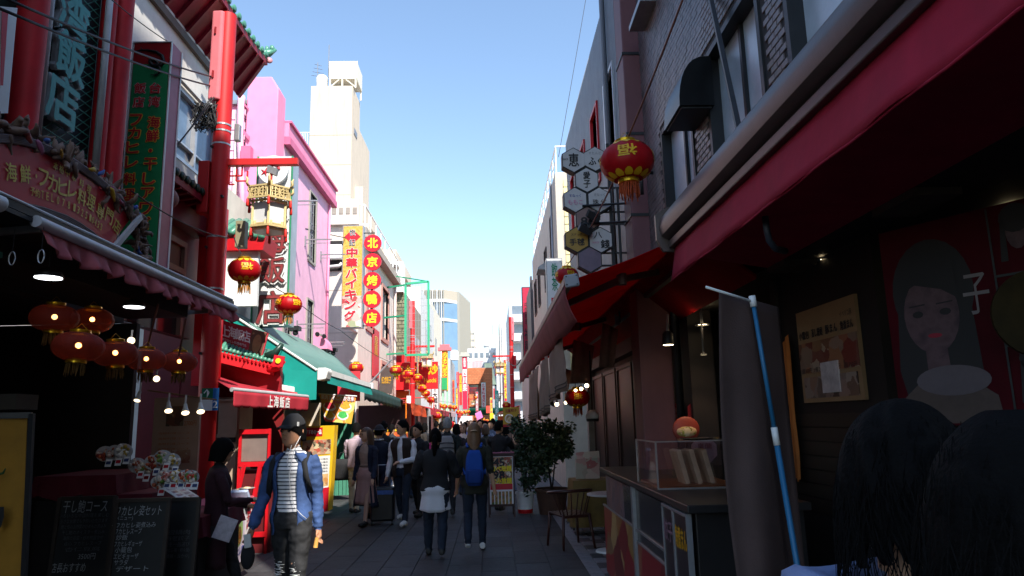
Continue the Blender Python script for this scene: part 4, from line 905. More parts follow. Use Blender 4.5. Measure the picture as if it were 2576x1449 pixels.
q = MB(); q.box(1.2, 1.75, 10.9, 11.5, .74, .77); q.build('table_top', mat('table_wood', (.08,.05,.03), .6), t)
for x, y in ((1.23, 10.95), (1.72, 10.95), (1.23, 11.45), (1.72, 11.45)): MB().box(x-.015, x+.015, y-.015, y+.015, 0, .74).build('leg', M_BLACK, t)
q = MB(); ring = lambda g, z, a: [Vector((1.475+(.29+g)*sx+a*math.sin(k*1.9)*(1-abs(.775-z)*0), 11.2+(.32+g)*sy+a*math.cos(k*2.3), z)) for k, (sx, sy) in enumerate([(-1,-1),(-.6,-1),(-.2,-1),(.2,-1),(.6,-1),(1,-1),(1,-.5),(1,0),(1,.5),(1,1),(.5,1),(0,1),(-.5,1),(-1,1),(-1,.5),(-1,0),(-1,-.5)])]
q.loft([ring(.03, .12, .035), ring(.02, .4, .025), ring(.01, .7, .012), ring(0, .782, .0)]); o = q.build('cloth', mat('gold_cloth', H('7a6230'), .6, .3, 8, .3, 60), t, smooth='edge')
q = MB(); q.obox((1.45, 11.2, .97), (.18, -.02, .01), (0, .012, .05), (0, -.05, .17)); o = q.build('menu_card', printed('menu_print', ['c8a4a0','a0b0a4','d8c0bc','b06a70'], 8), label='pale laminated menu card propped on the gold-clothed table', cat='menu')
t = empty('bistro_table', (1.5, 9.6, 0), 'small round white cafe table behind the wooden chair', 'table')
MB().lathe([(.26, .7), (.28, .705), (.28, .725), (.26, .73)], (1.5, 9.6, 0), 28).build('table_top', mat('table_white', (.5,.48,.5), .4), t, smooth='edge')
MB().lathe([(.02, .03), (.02, .7)], (1.5, 9.6, 0), 10).build('stem', M_GREY, t); MB().lathe([(.2, 0), (.19, .02), (.03, .035)], (1.5, 9.6, 0), 20).build('base', M_WPLAIN, t, smooth='edge')
M_CHW = mat('mahogany', (.055,.018,.014), .35, .3, 6)
def chair(p, rz, label):
 t = empty('wooden_chair', p, label, 'chair'); M_ = Matrix.Translation(p) @ Matrix.Rotation(rz, 4, 'Z'); tr = lambda *a: M_ @ Vector(a)
 for sx in (-1, 1):
  MB().tube([tr(.2*sx, -.2, .44), tr(.235*sx, -.235, 0)], [.022, .016], 8).build('leg', M_CHW, t, smooth=True)
  MB().tube([tr(.19*sx, .2, .44), tr(.23*sx, .26, 0)], [.022, .016], 8).build('leg', M_CHW, t, smooth=True)
 for k in range(8):
  x = -.2+.057*k; q = MB(); q.prism([tr(x-.02, -.22, .43), tr(x+.02, -.22, .43), tr(x+.02, .2, .415), tr(x-.02, .2, .415)], (0, 0, .018)); q.build('seat_slat', M_CHW, t)
 q = MB(); q.bar(tr(-.22, -.2, .415), tr(.22, -.2, .415), .03, .03); q.bar(tr(-.2, .2, .41), tr(.2, .2, .41), .03, .03); q.build('seat_frame', M_CHW, t)
 q = MB(); arc = [tr(.3*math.cos(a), .02+.26*math.sin(a), .72+.03*math.sin(a)) for a in [-.35+(PI+.7)*k/20 for k in range(21)]]; q.tube(arc, .022, 8); q.build('arm_rail', M_CHW, t, smooth=True)
 for k in range(9):
  a = .25+(PI-.5)*k/8; MB().tube([tr(.19*math.cos(a), .1+.1*math.sin(a), .43), tr(.3*math.cos(a), .02+.26*math.sin(a), .72)], .009, 6).build('spindle', M_CHW, t)
chair(at(1436, 1375, Z=0), R(200), 'dark mahogany slatted armchair with curved back beside the counter')
# ================================================================== near left restaurant
def onX(pts, X): return [at(x, y, X=X) for x, y in pts]
M_MAROON = mat('maroon_facade', H('6a1420'), .55, .2, 4, .08, streak=.3)
M_TEALF = mat('teal_frame', H('2f7a66'), .5, .15, 6)
M_BROWNC = mat('carved_wood', H('7a6254'), .7, .35, 12, .5, 30)
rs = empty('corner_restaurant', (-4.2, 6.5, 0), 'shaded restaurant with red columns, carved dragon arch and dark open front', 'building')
q = MB(); q.box(-4.4, -4.2, 2.2, 7.3, 3.0, 9.0); q.box(-4.8, -4.6, 7.2, 8.29, 3.0, 9.0); q.box(-4.6, -4.401, 7.2, 7.3, 3.0, 9.0); q.build('upper_wall', mat('dark_teal_wall', H('3a4a48'), .7, .2, 3, streak=.3), rs)  # upper wall in its own dark teal
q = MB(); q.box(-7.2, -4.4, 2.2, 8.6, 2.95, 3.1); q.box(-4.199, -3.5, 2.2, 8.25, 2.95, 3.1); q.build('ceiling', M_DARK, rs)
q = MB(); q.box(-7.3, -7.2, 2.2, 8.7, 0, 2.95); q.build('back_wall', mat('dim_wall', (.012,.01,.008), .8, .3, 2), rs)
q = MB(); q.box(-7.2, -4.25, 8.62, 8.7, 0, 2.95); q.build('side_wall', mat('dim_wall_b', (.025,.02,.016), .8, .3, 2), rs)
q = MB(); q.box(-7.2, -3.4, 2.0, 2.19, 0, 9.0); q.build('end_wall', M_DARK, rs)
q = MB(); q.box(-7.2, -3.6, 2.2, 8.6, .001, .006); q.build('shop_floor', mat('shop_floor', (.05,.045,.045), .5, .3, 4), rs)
def column(y, r, label=None):
 q = MB(); q.tube([(-3.9, y, 3.0), (-3.9, y, 8.8)], r, 20); c = q.build('column', mat('column_red', H('c41a22'), .6, .18, 4, streak=.3), rs, smooth='edge')
for y, r in ((5.72, .12), (6.86, .075), (7.1, .115)): column(y, r)
q = MB(); q.box(-4.0, -3.97, 5.86, 6.82, 4.2, 6.8); nn = q.build('neon_panel', mat('neon_back', (.012,.02,.022), .6), rs)
for y in (5.87, 6.78):
 MB().tube([(-3.86, y, 4.1), (-3.86, y, 6.8)], .035, 10).build('white_frame_tube', mat('frame_white', (.5,.5,.5), .45, .15, 4), nn, smooth=True)
q = MB()
for k in range(26):
 z = 4.15+.1*k
 q.bar((-3.93, 5.9, z), (-3.93, 6.76, z), .008, .008)
for k in range(34):
 z = 3.6+.1*k; z0, z1 = max(4.15, z), min(6.7, z+.75)
 if z1 > z0: q.bar((-3.945, 5.9+.86*(z0-z)/.75, z0), (-3.945, 5.9+.86*(z1-z)/.75, z1), .006, .006)
q.build('lattice', M_TEALF, nn)
M_NEON = mat('teal_letter', H('1f8f86'), .45, .12, 8); M_NSIDE = mat('letter_side', (.45,.45,.45), .5)
for s, (x, y), sz in (('台', (212, -95), .42), ('湾', (185, 40), .46), ('飯', (178, 145), .44), ('店', (157, 252), .46)):
 p = at(x, y, X=-3.86)
 q = MB()
 for d in range(5): letters(q, s, p-Vector((.05-.01*d, 0, 0)), *LEFTF, sz*1.02, sz*.95, bold=.045, off=0)
 q.build('letter_body', M_NSIDE, nn)  # stacked grey glyphs behind the face give the letter its sides
 q = MB(); letters(q, s, p, *LEFTF, sz, sz*.95, bold=.035, off=.01); q.build('letter', M_NEON, nn)
q = MB(); a = onX([(-60, 10), (44, 20), (20, 285), (-60, 285)], -3.8); q.prism(a, (-.1, 0, 0)); ws = q.build('white_sign', M_WPLAIN, rs)
q = MB(); a = onX([(5, 20), (22, 30), (20, 40), (8, 215), (0, 215)], -3.79); q.add(a, [(0,1,2,3,4)]); q.build('red_border', M_REDINK, ws)
AX = -3.35
up_ = [(-70, 372), (0, 361), (45, 366), (87, 376), (140, 400), (188, 426), (235, 459), (277, 494), (305, 522), (326, 553)]
lo_ = [(274, 621), (234, 583), (200, 559), (164, 539), (110, 520), (60, 508), (16, 501), (-70, 495)]
q = MB(); q.prism(onX(up_+lo_, AX), (-.08, 0, 0)); ar = q.build('arch_sign', mat('arch_red', H('c4202e'), .45, .12, 4), rs)
for k in range(5):
 pts = [(x-2*k*.2, y-5-4.2*k) for x, y in up_]; MB().tube([p+Vector((.01, 0, 0)) for p in onX(pts, AX)], .012, 6).build('arch_moulding', mat('moulding_brown', H('6e5a58'), .6, .2, 10), ar, smooth=True)
for k in range(4):
 pts = [(x, y+5+4.2*k) for x, y in lo_]; MB().tube([p+Vector((.01, 0, 0)) for p in onX(pts, AX)], .011, 6).build('arch_moulding', MATS['moulding_brown'], ar, smooth=True)
M_GINK = mat('gold_ink', H('ecd060'), .5, .1)
q = MB(); chars = list(zip('海鮮・フカヒレ料理専門店', [(26,433),(62,438),(89,443),(107,448),(131,461),(156,471),(180,479),(204,496),(227,508),(251,532),(273,544),(292,569)]))
def arc_text(q, chars, sz, bold):
 P = [at(x, y, X=AX) for _, (x, y) in chars]
 for i, (ch, _) in enumerate(chars):
  d = (P[min(i+1, len(P)-1)]-P[max(i-1, 0)]).normalized(); u = d; v = Vector((0, -u.z, u.y))
  letters(q, ch, P[i], u, v, sz*(.6 if ch in '・' else .5 if ord(ch) < 128 else 1), sz*1.12, bold=bold, off=.006)
arc_text(q, chars, .115, .02)
def interp(pts, n): 
 out = []
 for i in range(n):
  t = i*(len(pts)-1)/(n-1); k = min(int(t), len(pts)-2); f = t-k; out.append((pts[k][0]*(1-f)+pts[k+1][0]*f, pts[k][1]*(1-f)+pts[k+1][1]*f))
 return out
arc_text(q, list(zip('本格中華料理', interp([(138, 418), (175, 438), (222, 476)], 6))), .06, .01)
arc_text(q, list(zip('予約TEL078-325-0433', interp([(80, 482), (130, 498), (185, 522), (225, 548), (252, 571)], 17))), .055, .005)
q.build('lettering', M_GINK, ar)
rnd = random.Random(5); q = MB()
top = interp([(-40, 300), (40, 322), (110, 358), (170, 392), (225, 428), (270, 462), (310, 500), (345, 545), (362, 590), (355, 640)], 60)
for i in range(120):
 x, y = top[rnd.randrange(60)]; p = at(x+rnd.uniform(-14, 8), y+rnd.uniform(-10, 26), X=AX+rnd.uniform(-.12, .06)); n = 6; d = Vector((rnd.gauss(0,.3), rnd.gauss(0,1), rnd.gauss(0,1))).normalized(); path = []
 for k in range(n):
  path.append(p.copy()); p = p+d*.035; d = (d+Vector((rnd.gauss(0,.3), rnd.gauss(0,.7), rnd.gauss(0,.7)))).normalized()
 r0 = rnd.uniform(.012, .032); q.tube(path, [r0*.6, r0, r0*1.1, r0, r0*.7, r0*.25], 7)
for i in range(70):
 x, y = top[rnd.randrange(60)]; q.ball(at(x+rnd.uniform(-12, 6), y+rnd.uniform(-6, 28), X=AX-.04), (.035, rnd.uniform(.025,.06), rnd.uniform(.025,.055)), 8, 5)
q.build('dragon_carving', M_BROWNC, ar, smooth=True)
for x, y, c in ((112, 352, '3a5a9a'), (150, 372, 'c08a2a'), (92, 352, 'a05a78'), (225, 425, 'c8a02a'), (248, 440, '3a5aa0'), (280, 470, '9a4a70'), (276, 472, 'c8a02a'), (335, 520, '4a6ac0'), (350, 535, '4a6ac0'), (300, 500, '8a3040'), (349, 620, '4a6ab0'), (328, 640, 'c8862a'), (60, 338, 'a04a40')):
 p = at(x, y, X=AX+.05); q = MB(); pa_ = [p]
 for k in range(4): pa_.append(pa_[-1]+Vector((rnd.uniform(-.01,.01), rnd.uniform(.0,.03), rnd.uniform(-.035,.02))))
 q.tube(pa_, [.01, .018, .02, .014, .006], 7); q.build('painted_figure', mat('paint_'+c, H(c), .5, .2, 20), ar, smooth=True)
MB().bar(at(283, 628, X=-3.28), at(354, 545, X=-3.28), .035, .05).build('white_strut', mat('strut_white', (.45,.44,.45), .5, .1), rs, bevel=.004)
gs_ = empty('green_sign', (-4.1, 8.2, 3.5), 'tall dark green vertical sign with gold-edged red characters and a dragon crest', 'sign')
MB().box(-4.34, -3.87, 8.22, 8.5, 3.4, 6.4).build('sign_box', mat('sign_side_red', H('b06070'), .5, .15, 4, streak=.3), gs_)
MB().box(-4.32, -3.89, 8.205, 8.219, 3.42, 6.1).build('face_panel', mat('sign_green', H('1f8a52'), .5, .1, 4), gs_)
MB().box(-4.32, -3.89, 8.205, 8.219, 6.1, 6.38).build('top_panel', mat('sign_top_red', H('a01820'), .4, .1, 4), gs_)
q = MB()
for x in (-4.345, -3.875): q.box(x, x+.012, 8.195, 8.22, 3.4, 6.4)
q.box(-4.333, -3.875, 8.195, 8.22, 6.388, 6.4); q.box(-3.868, -3.86, 8.47, 8.5, 3.4, 6.4); q.build('white_edging', M_WPLAIN, gs_)
y_ = 8.203; ink1, ink2, ink3, ink4 = MB(), MB(), MB(), MB()
def gchar(s, x, y, w_, a, b, ba=.085, bb_=.025):
 p = at(x, y, Y=y_); letters(a, s, p, *CAMF, w_, w_*1.02, bold=ba, off=.002); letters(b, s, p, *CAMF, w_, w_*1.02, bold=bb_, off=.006)
for s, x, y in (('台', 391, 222), ('湾', 388, 256), ('飯', 353, 222), ('店', 349, 257)): gchar(s, x, y, .13, ink3, ink1, .075, .02)
for s, x, y in (('海', 387, 308), ('鮮', 384, 342), ('・', 379, 379), ('干', 378, 413), ('し', 375, 450), ('ア', 371, 487), ('ワ', 367, 525), ('ビ', 362, 562)): gchar(s, x, y, .145, ink4, ink1)
for s, x, y in (('フ', 342, 302), ('カ', 338, 335), ('ヒ', 334, 371), ('レ', 331, 408), ('料', 327, 450), ('理', 323, 490)): gchar(s, x, y, .14, ink4, ink1)
ink3.build('lettering', mat('pale_pink_ink', H('d8b0ac'), .5), gs_); ink4.build('lettering', mat('gold_edge_ink', H('f0c040'), .5), gs_); ink1.build('lettering', mat('sign_red_ink2', H('c8242e'), .5), gs_)
q = MB(); cr = [at(x, y, Y=8.19) for x, y in interp([(338, 130), (352, 126), (372, 126), (392, 130), (408, 140), (412, 155), (400, 165), (384, 165), (376, 155), (388, 148), (398, 160), (404, 178), (392, 190), (378, 186)], 40)]
q.tube(cr, [.004+.02*math.sin(PI*i/39) for i in range(40)], 7)
for k in range(10):
 p = cr[4*k]; q.tube([p, p+Vector((rnd.uniform(-.05,.05), -.01, rnd.uniform(-.06,.06)))], [.01, .002], 5)
q.build('dragon_crest', mat('crest_bronze', (.03,.03,.028), .5, .3, 20, metal=.3), gs_, smooth=True)
sa = empty('scalloped_awning', (-3.08, 6.7, 3.0), 'retracted awning with white tube and pink scalloped valance over the dark restaurant front', 'awning')
q = MB(); q.tube([at(90, 556, X=-3.08), at(590, 776, X=-3.08)], .042, 14); q.build('front_tube', mat('tube_white', (.66,.65,.66), .4, .15, 5, streak=.2), sa, smooth='edge')
q = MB(); q.box(-3.16, -3.1, 3.2, 8.6, 3.135, 3.19); q.box(-3.5, -3.1, 3.2, 8.6, 3.1, 3.13); q.build('cassette', M_BLACK, sa)
MB().tube([(-3.1, 3.2, 3.2), (-3.1, 8.55, 3.2)], .01, 6).build('edge_trim', M_WPLAIN, sa)
MB().tube([(-3.09, 3.3, 3.12), (-3.09, 4.42, 3.12)], .055, 14).build('roller_end', M_WPLAIN, sa, smooth='edge')
q = MB(); N = 150; rows = []
for k in range(7):
 t = k/6.; row = []
 for i in range(N+1):
  s = i/N; y = 4.84+3.74*s; sc_ = abs(math.sin(PI*s*11)); dep = .10+.075*sc_**.6
  row.append((-3.085+.035*math.sin(s*2*PI*19+1.5*math.sin(s*9))*t+.03*math.sin(s*2*PI*7)*t+.05*t, y, 3.07-dep*t+.004*noise.noise((s*30, t*3, 0))))
 rows.append(row)
q.loft(rows, caps=False, closed=False); o = q.build('valance', mat('pink_valance', H('c86a70'), .75, .2, 5, .2, 150, trans=.3, streak=.3), sa, smooth=True); o.modifiers.new('thick', 'SOLIDIFY').thickness = .003
for y in (4.86, 8.5): MB().bar((-3.1, y, 3.08), (-4.1, y, 3.02), .03, .05).build('folding_arm', M_GREY, sa)
MB().box(-3.35, -3.3, 3.2, 4.8, 2.86, 2.9).build('green_rail', M_TEALF, sa)
for x, y in ((30, 650), (103, 645)):
 p = at(x, y, Y=4.6); t = empty('hanging_hook', p, 'steel carabiner hook hanging on a cord under the green rail', 'hook', 'carabiner hooks under the awning')
 q = MB(); q.tube([p+Vector((.02*math.cos(a), 0, .045*math.sin(a))) for a in [2*PI*k/14 for k in range(15)]], .004, 6); q.build('hook', M_ALU, t, smooth=True)
 MB().tube([p+Vector((0,0,.045)), p+Vector((.0, .0, .2))], .002, 4).build('cord', M_WIRE, t)
for x, y, Y, lb in ((122, 698, 5.2, 'white dome lamp under the dark restaurant ceiling'), (337, 772, 6.8, 'oval white lamp above the lit lanterns')):
 p = at(x, y, Y=Y); t = empty('dome_lamp', p, lb, 'lamp', 'lamps in the dark restaurant')
 MB().lathe([(.1, 0), (.085, .04), (.03, .07)], p, 18).build('shade', M_BLACK, t, smooth=True); MB().lathe([(.09, -.006), (.09, 0)], p, 18).build('lamp', mat('cool_lamp', (.9,.95,1), .5, 0, emit=3), t)
 MB().tube([p+Vector((0,0,.06)), (p.x, p.y, 3.0)], .006, 5).build('cord', M_WIRE, t)
M_SPOTW = mat('spot_glass', (1,.8,.5), .5, 0, emit=1.6, ecol=(1,.8,.5))
def spot(p, d, label, energy=4., r=.05, hood=True):
 t = empty('spot_lamp', p, label, 'lamp', 'spot lamps over the food display'); d = Vector(d).normalized(); p = Vector(p)
 MB().lathe([(r*.45, .0), (r*.55, .05), (r, .11), (r*.96, .112)], p, 16, ax=d).build('reflector', mat('spot_white', (.6,.58,.55), .4), t, smooth='edge')
 MB().lathe([(r*.92, .113), (r*.92, .117)], p, 16, ax=d).build('lamp', M_SPOTW, t)
 MB().tube([p, p+Vector((0, .01, .1))], .01, 6).build('bracket', M_WPLAIN, t)
 if energy:
  ld = bpy.data.lights.new('spot_beam', 'SPOT'); ld.energy = energy; ld.spot_size = R(75); ld.spot_blend = .7; ld.color = (1,.84,.62); ld.shadow_soft_size = .04
  lo = bpy.data.objects.new('spot_beam', ld); COL.objects.link(lo); lo.parent = t; lo.location = d*.115; lo.rotation_euler = (-d).to_track_quat('Z', 'Y').to_euler()
tk = empty('light_track', (-3.3, 7.9, 2.1), 'thin rod carrying three white spot lamps over the food display', 'rail')
MB().tube([at(372, 982, Y=7.9), at(545, 1006, Y=7.9)], .009, 6).build('rod', mat('rod_wood', H('7a5a3a'), .6), tk)
for x, y, lb in ((424, 1012, 'white spot lamp on the rod, first from the dark interior'), (466, 1017, 'middle white spot lamp on the rod'), (504, 1014, 'white spot lamp on the rod, next to the red pole')): spot(at(x, y, Y=7.85), (.3, -.55, -.9), lb, 1.6, .042)
for x, y, Y, lb in ((330, 856, 7.0, 'warm round spot lamp shining between two lit lanterns'), (393, 951, 8.0, 'warm round spot lamp below the last lit lanterns'), (352, 985, 8.2, 'small warm bulb lamp above the poster board')): spot(at(x, y, Y=Y), (.5, -1, -.15) if y < 960 else (0,-.5,-1), lb, 1.0, .036)
for x0, y0, x1, y1 in ((398, 765, 368, 885), (468, 800, 450, 895)): 
 MB().tube([at(x0, y0, Y=6.7), at(x1, y1, Y=6.9)], .01, 6).build('lantern_rod', mat('rod_red', H('5a2a24'), .6), rs)
pp = MB(); pp.box(-3.95, -3.42, 8.55, 8.6, 1.15, 2.05); o = pp.build('menu_poster', mat('poster_beige', H('a88a76'), .5, .15, 4), label='large dim beige menu poster standing behind the plates of food', cat='poster'); WORG[o.name] = Vector(o.location)
MB().box(-3.8, -3.6, 8.54, 8.549, 1.72, 1.95).build('photo', printed('dim_dish', ['4a2a20','8a4a30','3a3a2a','a08060'], 12), o)
MB().box(-3.72, -3.5, 8.54, 8.549, 1.3, 1.45).build('photo', printed('dim_dish2', ['a08a70','8a4a30','b0a090'], 14), o)
q = MB(); letters(q, '2700円', (-3.52, 8.549, 1.75), *CAMF, .14, .06, bold=.01)
for k in range(4): letters(q, '海鮮料理コース', (-3.7, 8.549, 1.64-.06*k), *CAMF, .36, .028)
q.build('lettering', mat('orange_ink', H('a8602a'), .5), o)
ft = empty('display_table', (-3.2, 7.0, 0), 'stepped table draped with crimson cloth for plastic food samples', 'table')
q = MB(); q.box(-3.75, -2.72, 6.95, 8.0, 0, .86); q.build('table_base', mat('table_dark', (.015,.012,.012), .7), ft)
M_CLOTHR = mat('crimson_cloth', H('5e0e22'), .8, .2, 4, .3, 40)
def drape(q, x0, x1, y0, y1, z, drop):
 n = 60; per = []
 for i in range(n):
  t = 4*i/n; k, f = int(t), t-int(t); per.append([(x0+(x1-x0)*f, y0), (x1, y0+(y1-y0)*f), (x1-(x1-x0)*f, y1), (x0, y1-(y1-y0)*f)][k])
 cx_, cy_ = (x0+x1)/2, (y0+y1)/2
 out = lambda g, zz, j: [(x+(x-cx_)/abs(x1-x0)*2*g+g*.6*math.sin(i*1.7), y+(y-cy_)/abs(y1-y0)*2*g+g*.6*math.cos(i*1.3), zz+j*math.sin(i*.9)) for i, (x, y) in enumerate(per)]
 q.loft([out(.025, z-drop, .03), out(.012, z-drop*.5, 0), out(0, z, 0)])
q = MB(); drape(q, -3.78, -2.7, 6.93, 8.02, .88, .2); q.build('cloth', M_CLOTHR, ft, smooth='edge')
q = MB(); drape(q, -3.85, -3.2, 7.0, 8.0, 1.1, .22); q.build('cloth', M_CLOTHR, ft, smooth='edge')
q = MB(); drape(q, -4.3, -3.55, 7.0, 8.0, 1.28, .2); q.build('cloth', M_CLOTHR, ft, smooth='edge')
MB().box(-4.28, -3.57, 7.02, 7.98, 0, 1.06).build('table_step', mat('table_dark2', (.015,.012,.012), .7), ft)
foods = ['c8b0a0,a04a2a,d8d0c0', 'd8c8b8,5a7a2a,c03a24', 'd8d0c8,b89a3a,e8e0d0', 'd8c0a8,c05a2a,8a2a18', 'c8bca8,6a8a3a,a8683a', 'e0d8d0,d89a8a,b04a3a']
plates = [(398, 1215, 0, 0), (412, 1200, 0, 1), (428, 1200, 0, 5), (447, 1199, 0, 2), (466, 1200, 0, 3), (482, 1200, 0, 1), (360, 1180, 1, 4), (385, 1165, 1, 3), (410, 1152, 1, 4), (432, 1160, 1, 2), (345, 1172, 1, 0), (265, 1143, 2, 3), (290, 1140, 2, 0), (310, 1136, 2, 2)]
for i, (x, y, lv, f) in enumerate(plates):
 p = at(x, y, Y=(7.15, 7.35, 7.2)[lv]); r = (.07, .085, .085)[lv]
 t = empty('food_sample_plate', (p.x, p.y, p.z), ('tilted plate of '+('roast meat', 'greens and prawn', 'yellow soup', 'red sauced prawn', 'vegetable', 'pink ham')[f]+' samples on '+('the lowest red cloth', 'the middle red step', 'the top red step')[lv]+(', beside the open menu' if i == 0 else ', near the maroon cardigan' if i == 5 else ', among the other plates' if i in (1, 7, 11) else '')), 'plate', 'plates of food samples on the crimson cloth')
 ax = Vector((.55, -.75, .55)).normalized()
 MB().lathe([(r*.5, -.012), (r, .008), (r*.98, .014), (r*.6, .0), (.002, -.001)], p, 20, ax=ax).build('plate', mat('porcelain', (.34,.33,.31), .3, .1), t, smooth=True)
 q = MB(); rr = random.Random(i)
 for k in range(26):
  a, d = rr.uniform(0, 6.28), r*.78*math.sqrt(rr.random()); u = ax.cross(ZP).normalized(); v = ax.cross(u); q.ball(p+u*d*math.cos(a)+v*d*math.sin(a)+ax*.012, rr.uniform(.012, .024), 6, 4, mi=k % 3)
 q.build('food', [mat('food_'+c, H(c), .35, .3, 40) for c in foods[f].split(',')], t, smooth=True)
 c_ = at(x+8, y+22, Y=(7.1, 7.25, 7.1)[lv]); q = MB(); q.obox(c_, (.03, 0, 0), (0, .002, .006), (0, .012, .028)); cd = q.build('price_card', M_WPLAIN, t)
 MB().obox(c_-Vector((0, .004, -.003)), (.022, 0, 0), (0, .001, .002), (0, .006, .012)).build('card_print', mat('card_blue', H('3a4a7a'), .5) if i % 2 else M_REDINK, t)
a, b, c, d = at(407, 1228, Y=7.05), at(455, 1220, Y=7.4), at(500, 1248, Y=7.2), at(462, 1262, Y=6.85)
q = MB(); q.prism([a, b, c, d], (0, 0, -.006)); o = q.build('open_menu', M_WPLAIN, label='open laminated picture menu lying on the corner of the crimson table', cat='menu'); WORG[o.name] = Vector(o.location)
for i in range(2):
 for j in range(4):
  s, t_ = .12+.44*i, .08+.23*j; P = lambda s, t_: (a*(1-s)+b*s)*(1-t_)+(d*(1-s)+c*s)*t_+Vector((0,0,.002)); q = MB(); q.add([P(s, t_), P(s+.3, t_), P(s+.3, t_+.14), P(s, t_+.14)], [(0,1,2,3)]); q.build('picture', printed('menu_pics', ['b89aa0','7a5a70','c8b8c0','a07a6a'], 20), o)
M_CHALKB = mat('chalkboard', (.013,.014,.014), .55, .3, 5); M_CHALK = mat('chalk', (.32,.33,.34), .9, .3, 60); M_CHALKD = mat('faint_chalk', (.1,.1,.11), .9, .4, 60)
def board(x0, x1, Y, ztop, label, rows, tilt=.1):
 a, b = at(x0, 1449, Y=Y).x, at(x1, 1449, Y=Y).x; t = empty('chalkboard', ((a+b)/2, Y, 0), label, 'chalkboard', 'chalkboards before the restaurant')
 q = MB(); q.prism([(a, Y, .12), (b, Y, .12), (b, Y+tilt, ztop), (a, Y+tilt, ztop)], (0, .015, 0)); q.build('board', M_CHALKB, t)
 q = MB(); q.bar((a, Y-.005, 0), (a, Y+tilt-.005, ztop+.02), .03, .03); q.bar((b, Y-.005, 0), (b, Y+tilt-.005, ztop+.02), .03, .03); q.bar((a, Y+tilt, ztop+.01), (b, Y+tilt, ztop+.01), .03, .03); q.build('frame', mat('board_wood', (.03,.02,.014), .6, .3, 8), t)
 by = {}
 for s, x, y, w_, h_, ink in rows:
  p = at(x, y, Y=Y-.01+tilt*.5); k = max(0, min(1, (p.z-.12)/(ztop-.12))); p.y = Y+tilt*k-.004
  letters(by.setdefault(ink.name, MB()), s, p, *CAMF, w_*Y/F, h_*Y/F, off=.003, shear=.12)
 for k, m_ in by.items(): m_.build('chalk_writing', MATS[k], t)
W = M_CHALK
board(118, 262, 6.3, 1.12, 'black chalkboard with an abalone course written in chalk', [('干し鮑コース', 207, 1275, 105, 30, W), ('3500円', 217, 1400, 40, 14, W), ('店長おすすめ', 172, 1428, 80, 22, W)]+[(s, 205, 1298+14*k, 118-6*k, 10, M_CHALKD) for k, s in enumerate(('いろいろな中国料理を楽しむ', '小さなお席でも予約いただけます', '鮑と旬のお野菜の炒めもの煮込み', '干し鮑のオイスター煮込み', '海鮮の前菜・炒め物盛合せ', '点心 フカヒレスープ', '杏仁豆腐'))])
board(268, 402, 6.2, 1.1, 'black chalkboard listing a shark-fin soup set in white chalk', [('フカヒレ姿セット', 343, 1286, 108, 24, W), ('(メニュー)', 305, 1306, 44, 11, W)]+[(s, 280+w_/2, 1322+15.5*k, w_, 13, W) for k, (s, w_) in enumerate((('・フカヒレ姿煮込み', 104), ('・フカヒレスープ', 70), ('・炒飯', 36), ('・フカヒレギョーザ', 72), ('・小籠包', 48), ('・エビギョーザ', 64), ('・サラダ', 40), ('・デザート', 90)))])
board(398, 480, 6.6, 1.06, 'narrow chalkboard with faint chalk lines beside the shark-fin board', [(s, 440, 1340+15*k, 66, 11, M_CHALKD) for k, s in enumerate(('・回鍋肉', '・海老餃子', '・麺を一品選び', '(フカヒレ麺・担々麺)', '(天津麺・おかゆ)'))])
t = empty('yellow_banner', (-3.25, 5.0, 0), 'ochre yellow standing banner with a curved black print on a dark frame', 'banner')
a, b, c, d = at(-60, 1055, Y=4.9), at(68, 1052, Y=5.0), at(52, 1500, Y=5.0), at(-60, 1500, Y=4.9)
q = MB(); q.prism([a, b, c, d], (0, .006, 0)); q.build('banner_cloth', mat('ochre_cloth', H('a8781e'), .75, .2, 4, .2, 80, streak=.2), t)
MB().bar(b+Vector((.03, 0, .03)), c+Vector((.03, 0, -.3)), .03, .03).build('frame_post', M_BLACK, t); MB().bar(a+Vector((0,0,.02)), b+Vector((.03,0,.02)), .02, .04).build('frame_post', M_BLACK, t)
q = MB(); q.tube([at(-20, 1200, Y=4.9), at(8, 1190, Y=4.9), at(14, 1178, Y=4.9)], [.004, .008, .003], 5); q.build('green_print', mat('green_print', (.03,.08,.02), .7), t)
q = MB(); q.add([at(x, y, Y=4.885) for x, y in ((-10, 1275), (10, 1275), (10, 1300), (3, 1325), (-10, 1335))], [(0,1,2,3,4)]); q.build('black_print', M_INK, t)
p = at(28, 1010, Y=5.3); q = MB(); q.box(p.x-.16, p.x+.1, 5.2, 5.45, p.z-.06, p.z+.05); q.build('cardboard_box', mat('box_dark', (.05,.04,.03), .8), label='dark box standing on top behind the ochre banner', cat='box')
st = empty('poster_stand', (-3.1, 8.4, 0), 'low stand with pink cloth edge and a bright lunch poster on its flank', 'stand')
q = MB(); q.box(-3.35, -2.87, 7.95, 8.85, .08, .86); q.build('cabinet', mat('stand_dark', (.06,.05,.045), .7), st)
q = MB(); drape(q, -3.37, -2.86, 7.93, 8.87, .885, .07); q.build('cloth', mat('pink_cloth', H('c0586a'), .8, .2, 5), st, smooth='edge')
MB().box(-2.868, -2.86, 8.18, 8.62, .2, .8).build('poster', printed('lunch_poster', ['e0d0dc','d8c8d8','c8d8d0','d0a8c0','e0d8d8'], 4, seed=2), st)
MB().box(-2.869, -2.861, 8.63, 8.84, .12, .8).build('poster', mat('poster_pale', H('e8dcdc'), .5), st)
MB().box(-2.859, -2.857, 8.63, 8.84, .12, .35).build('red_strip', M_REDINK, st)
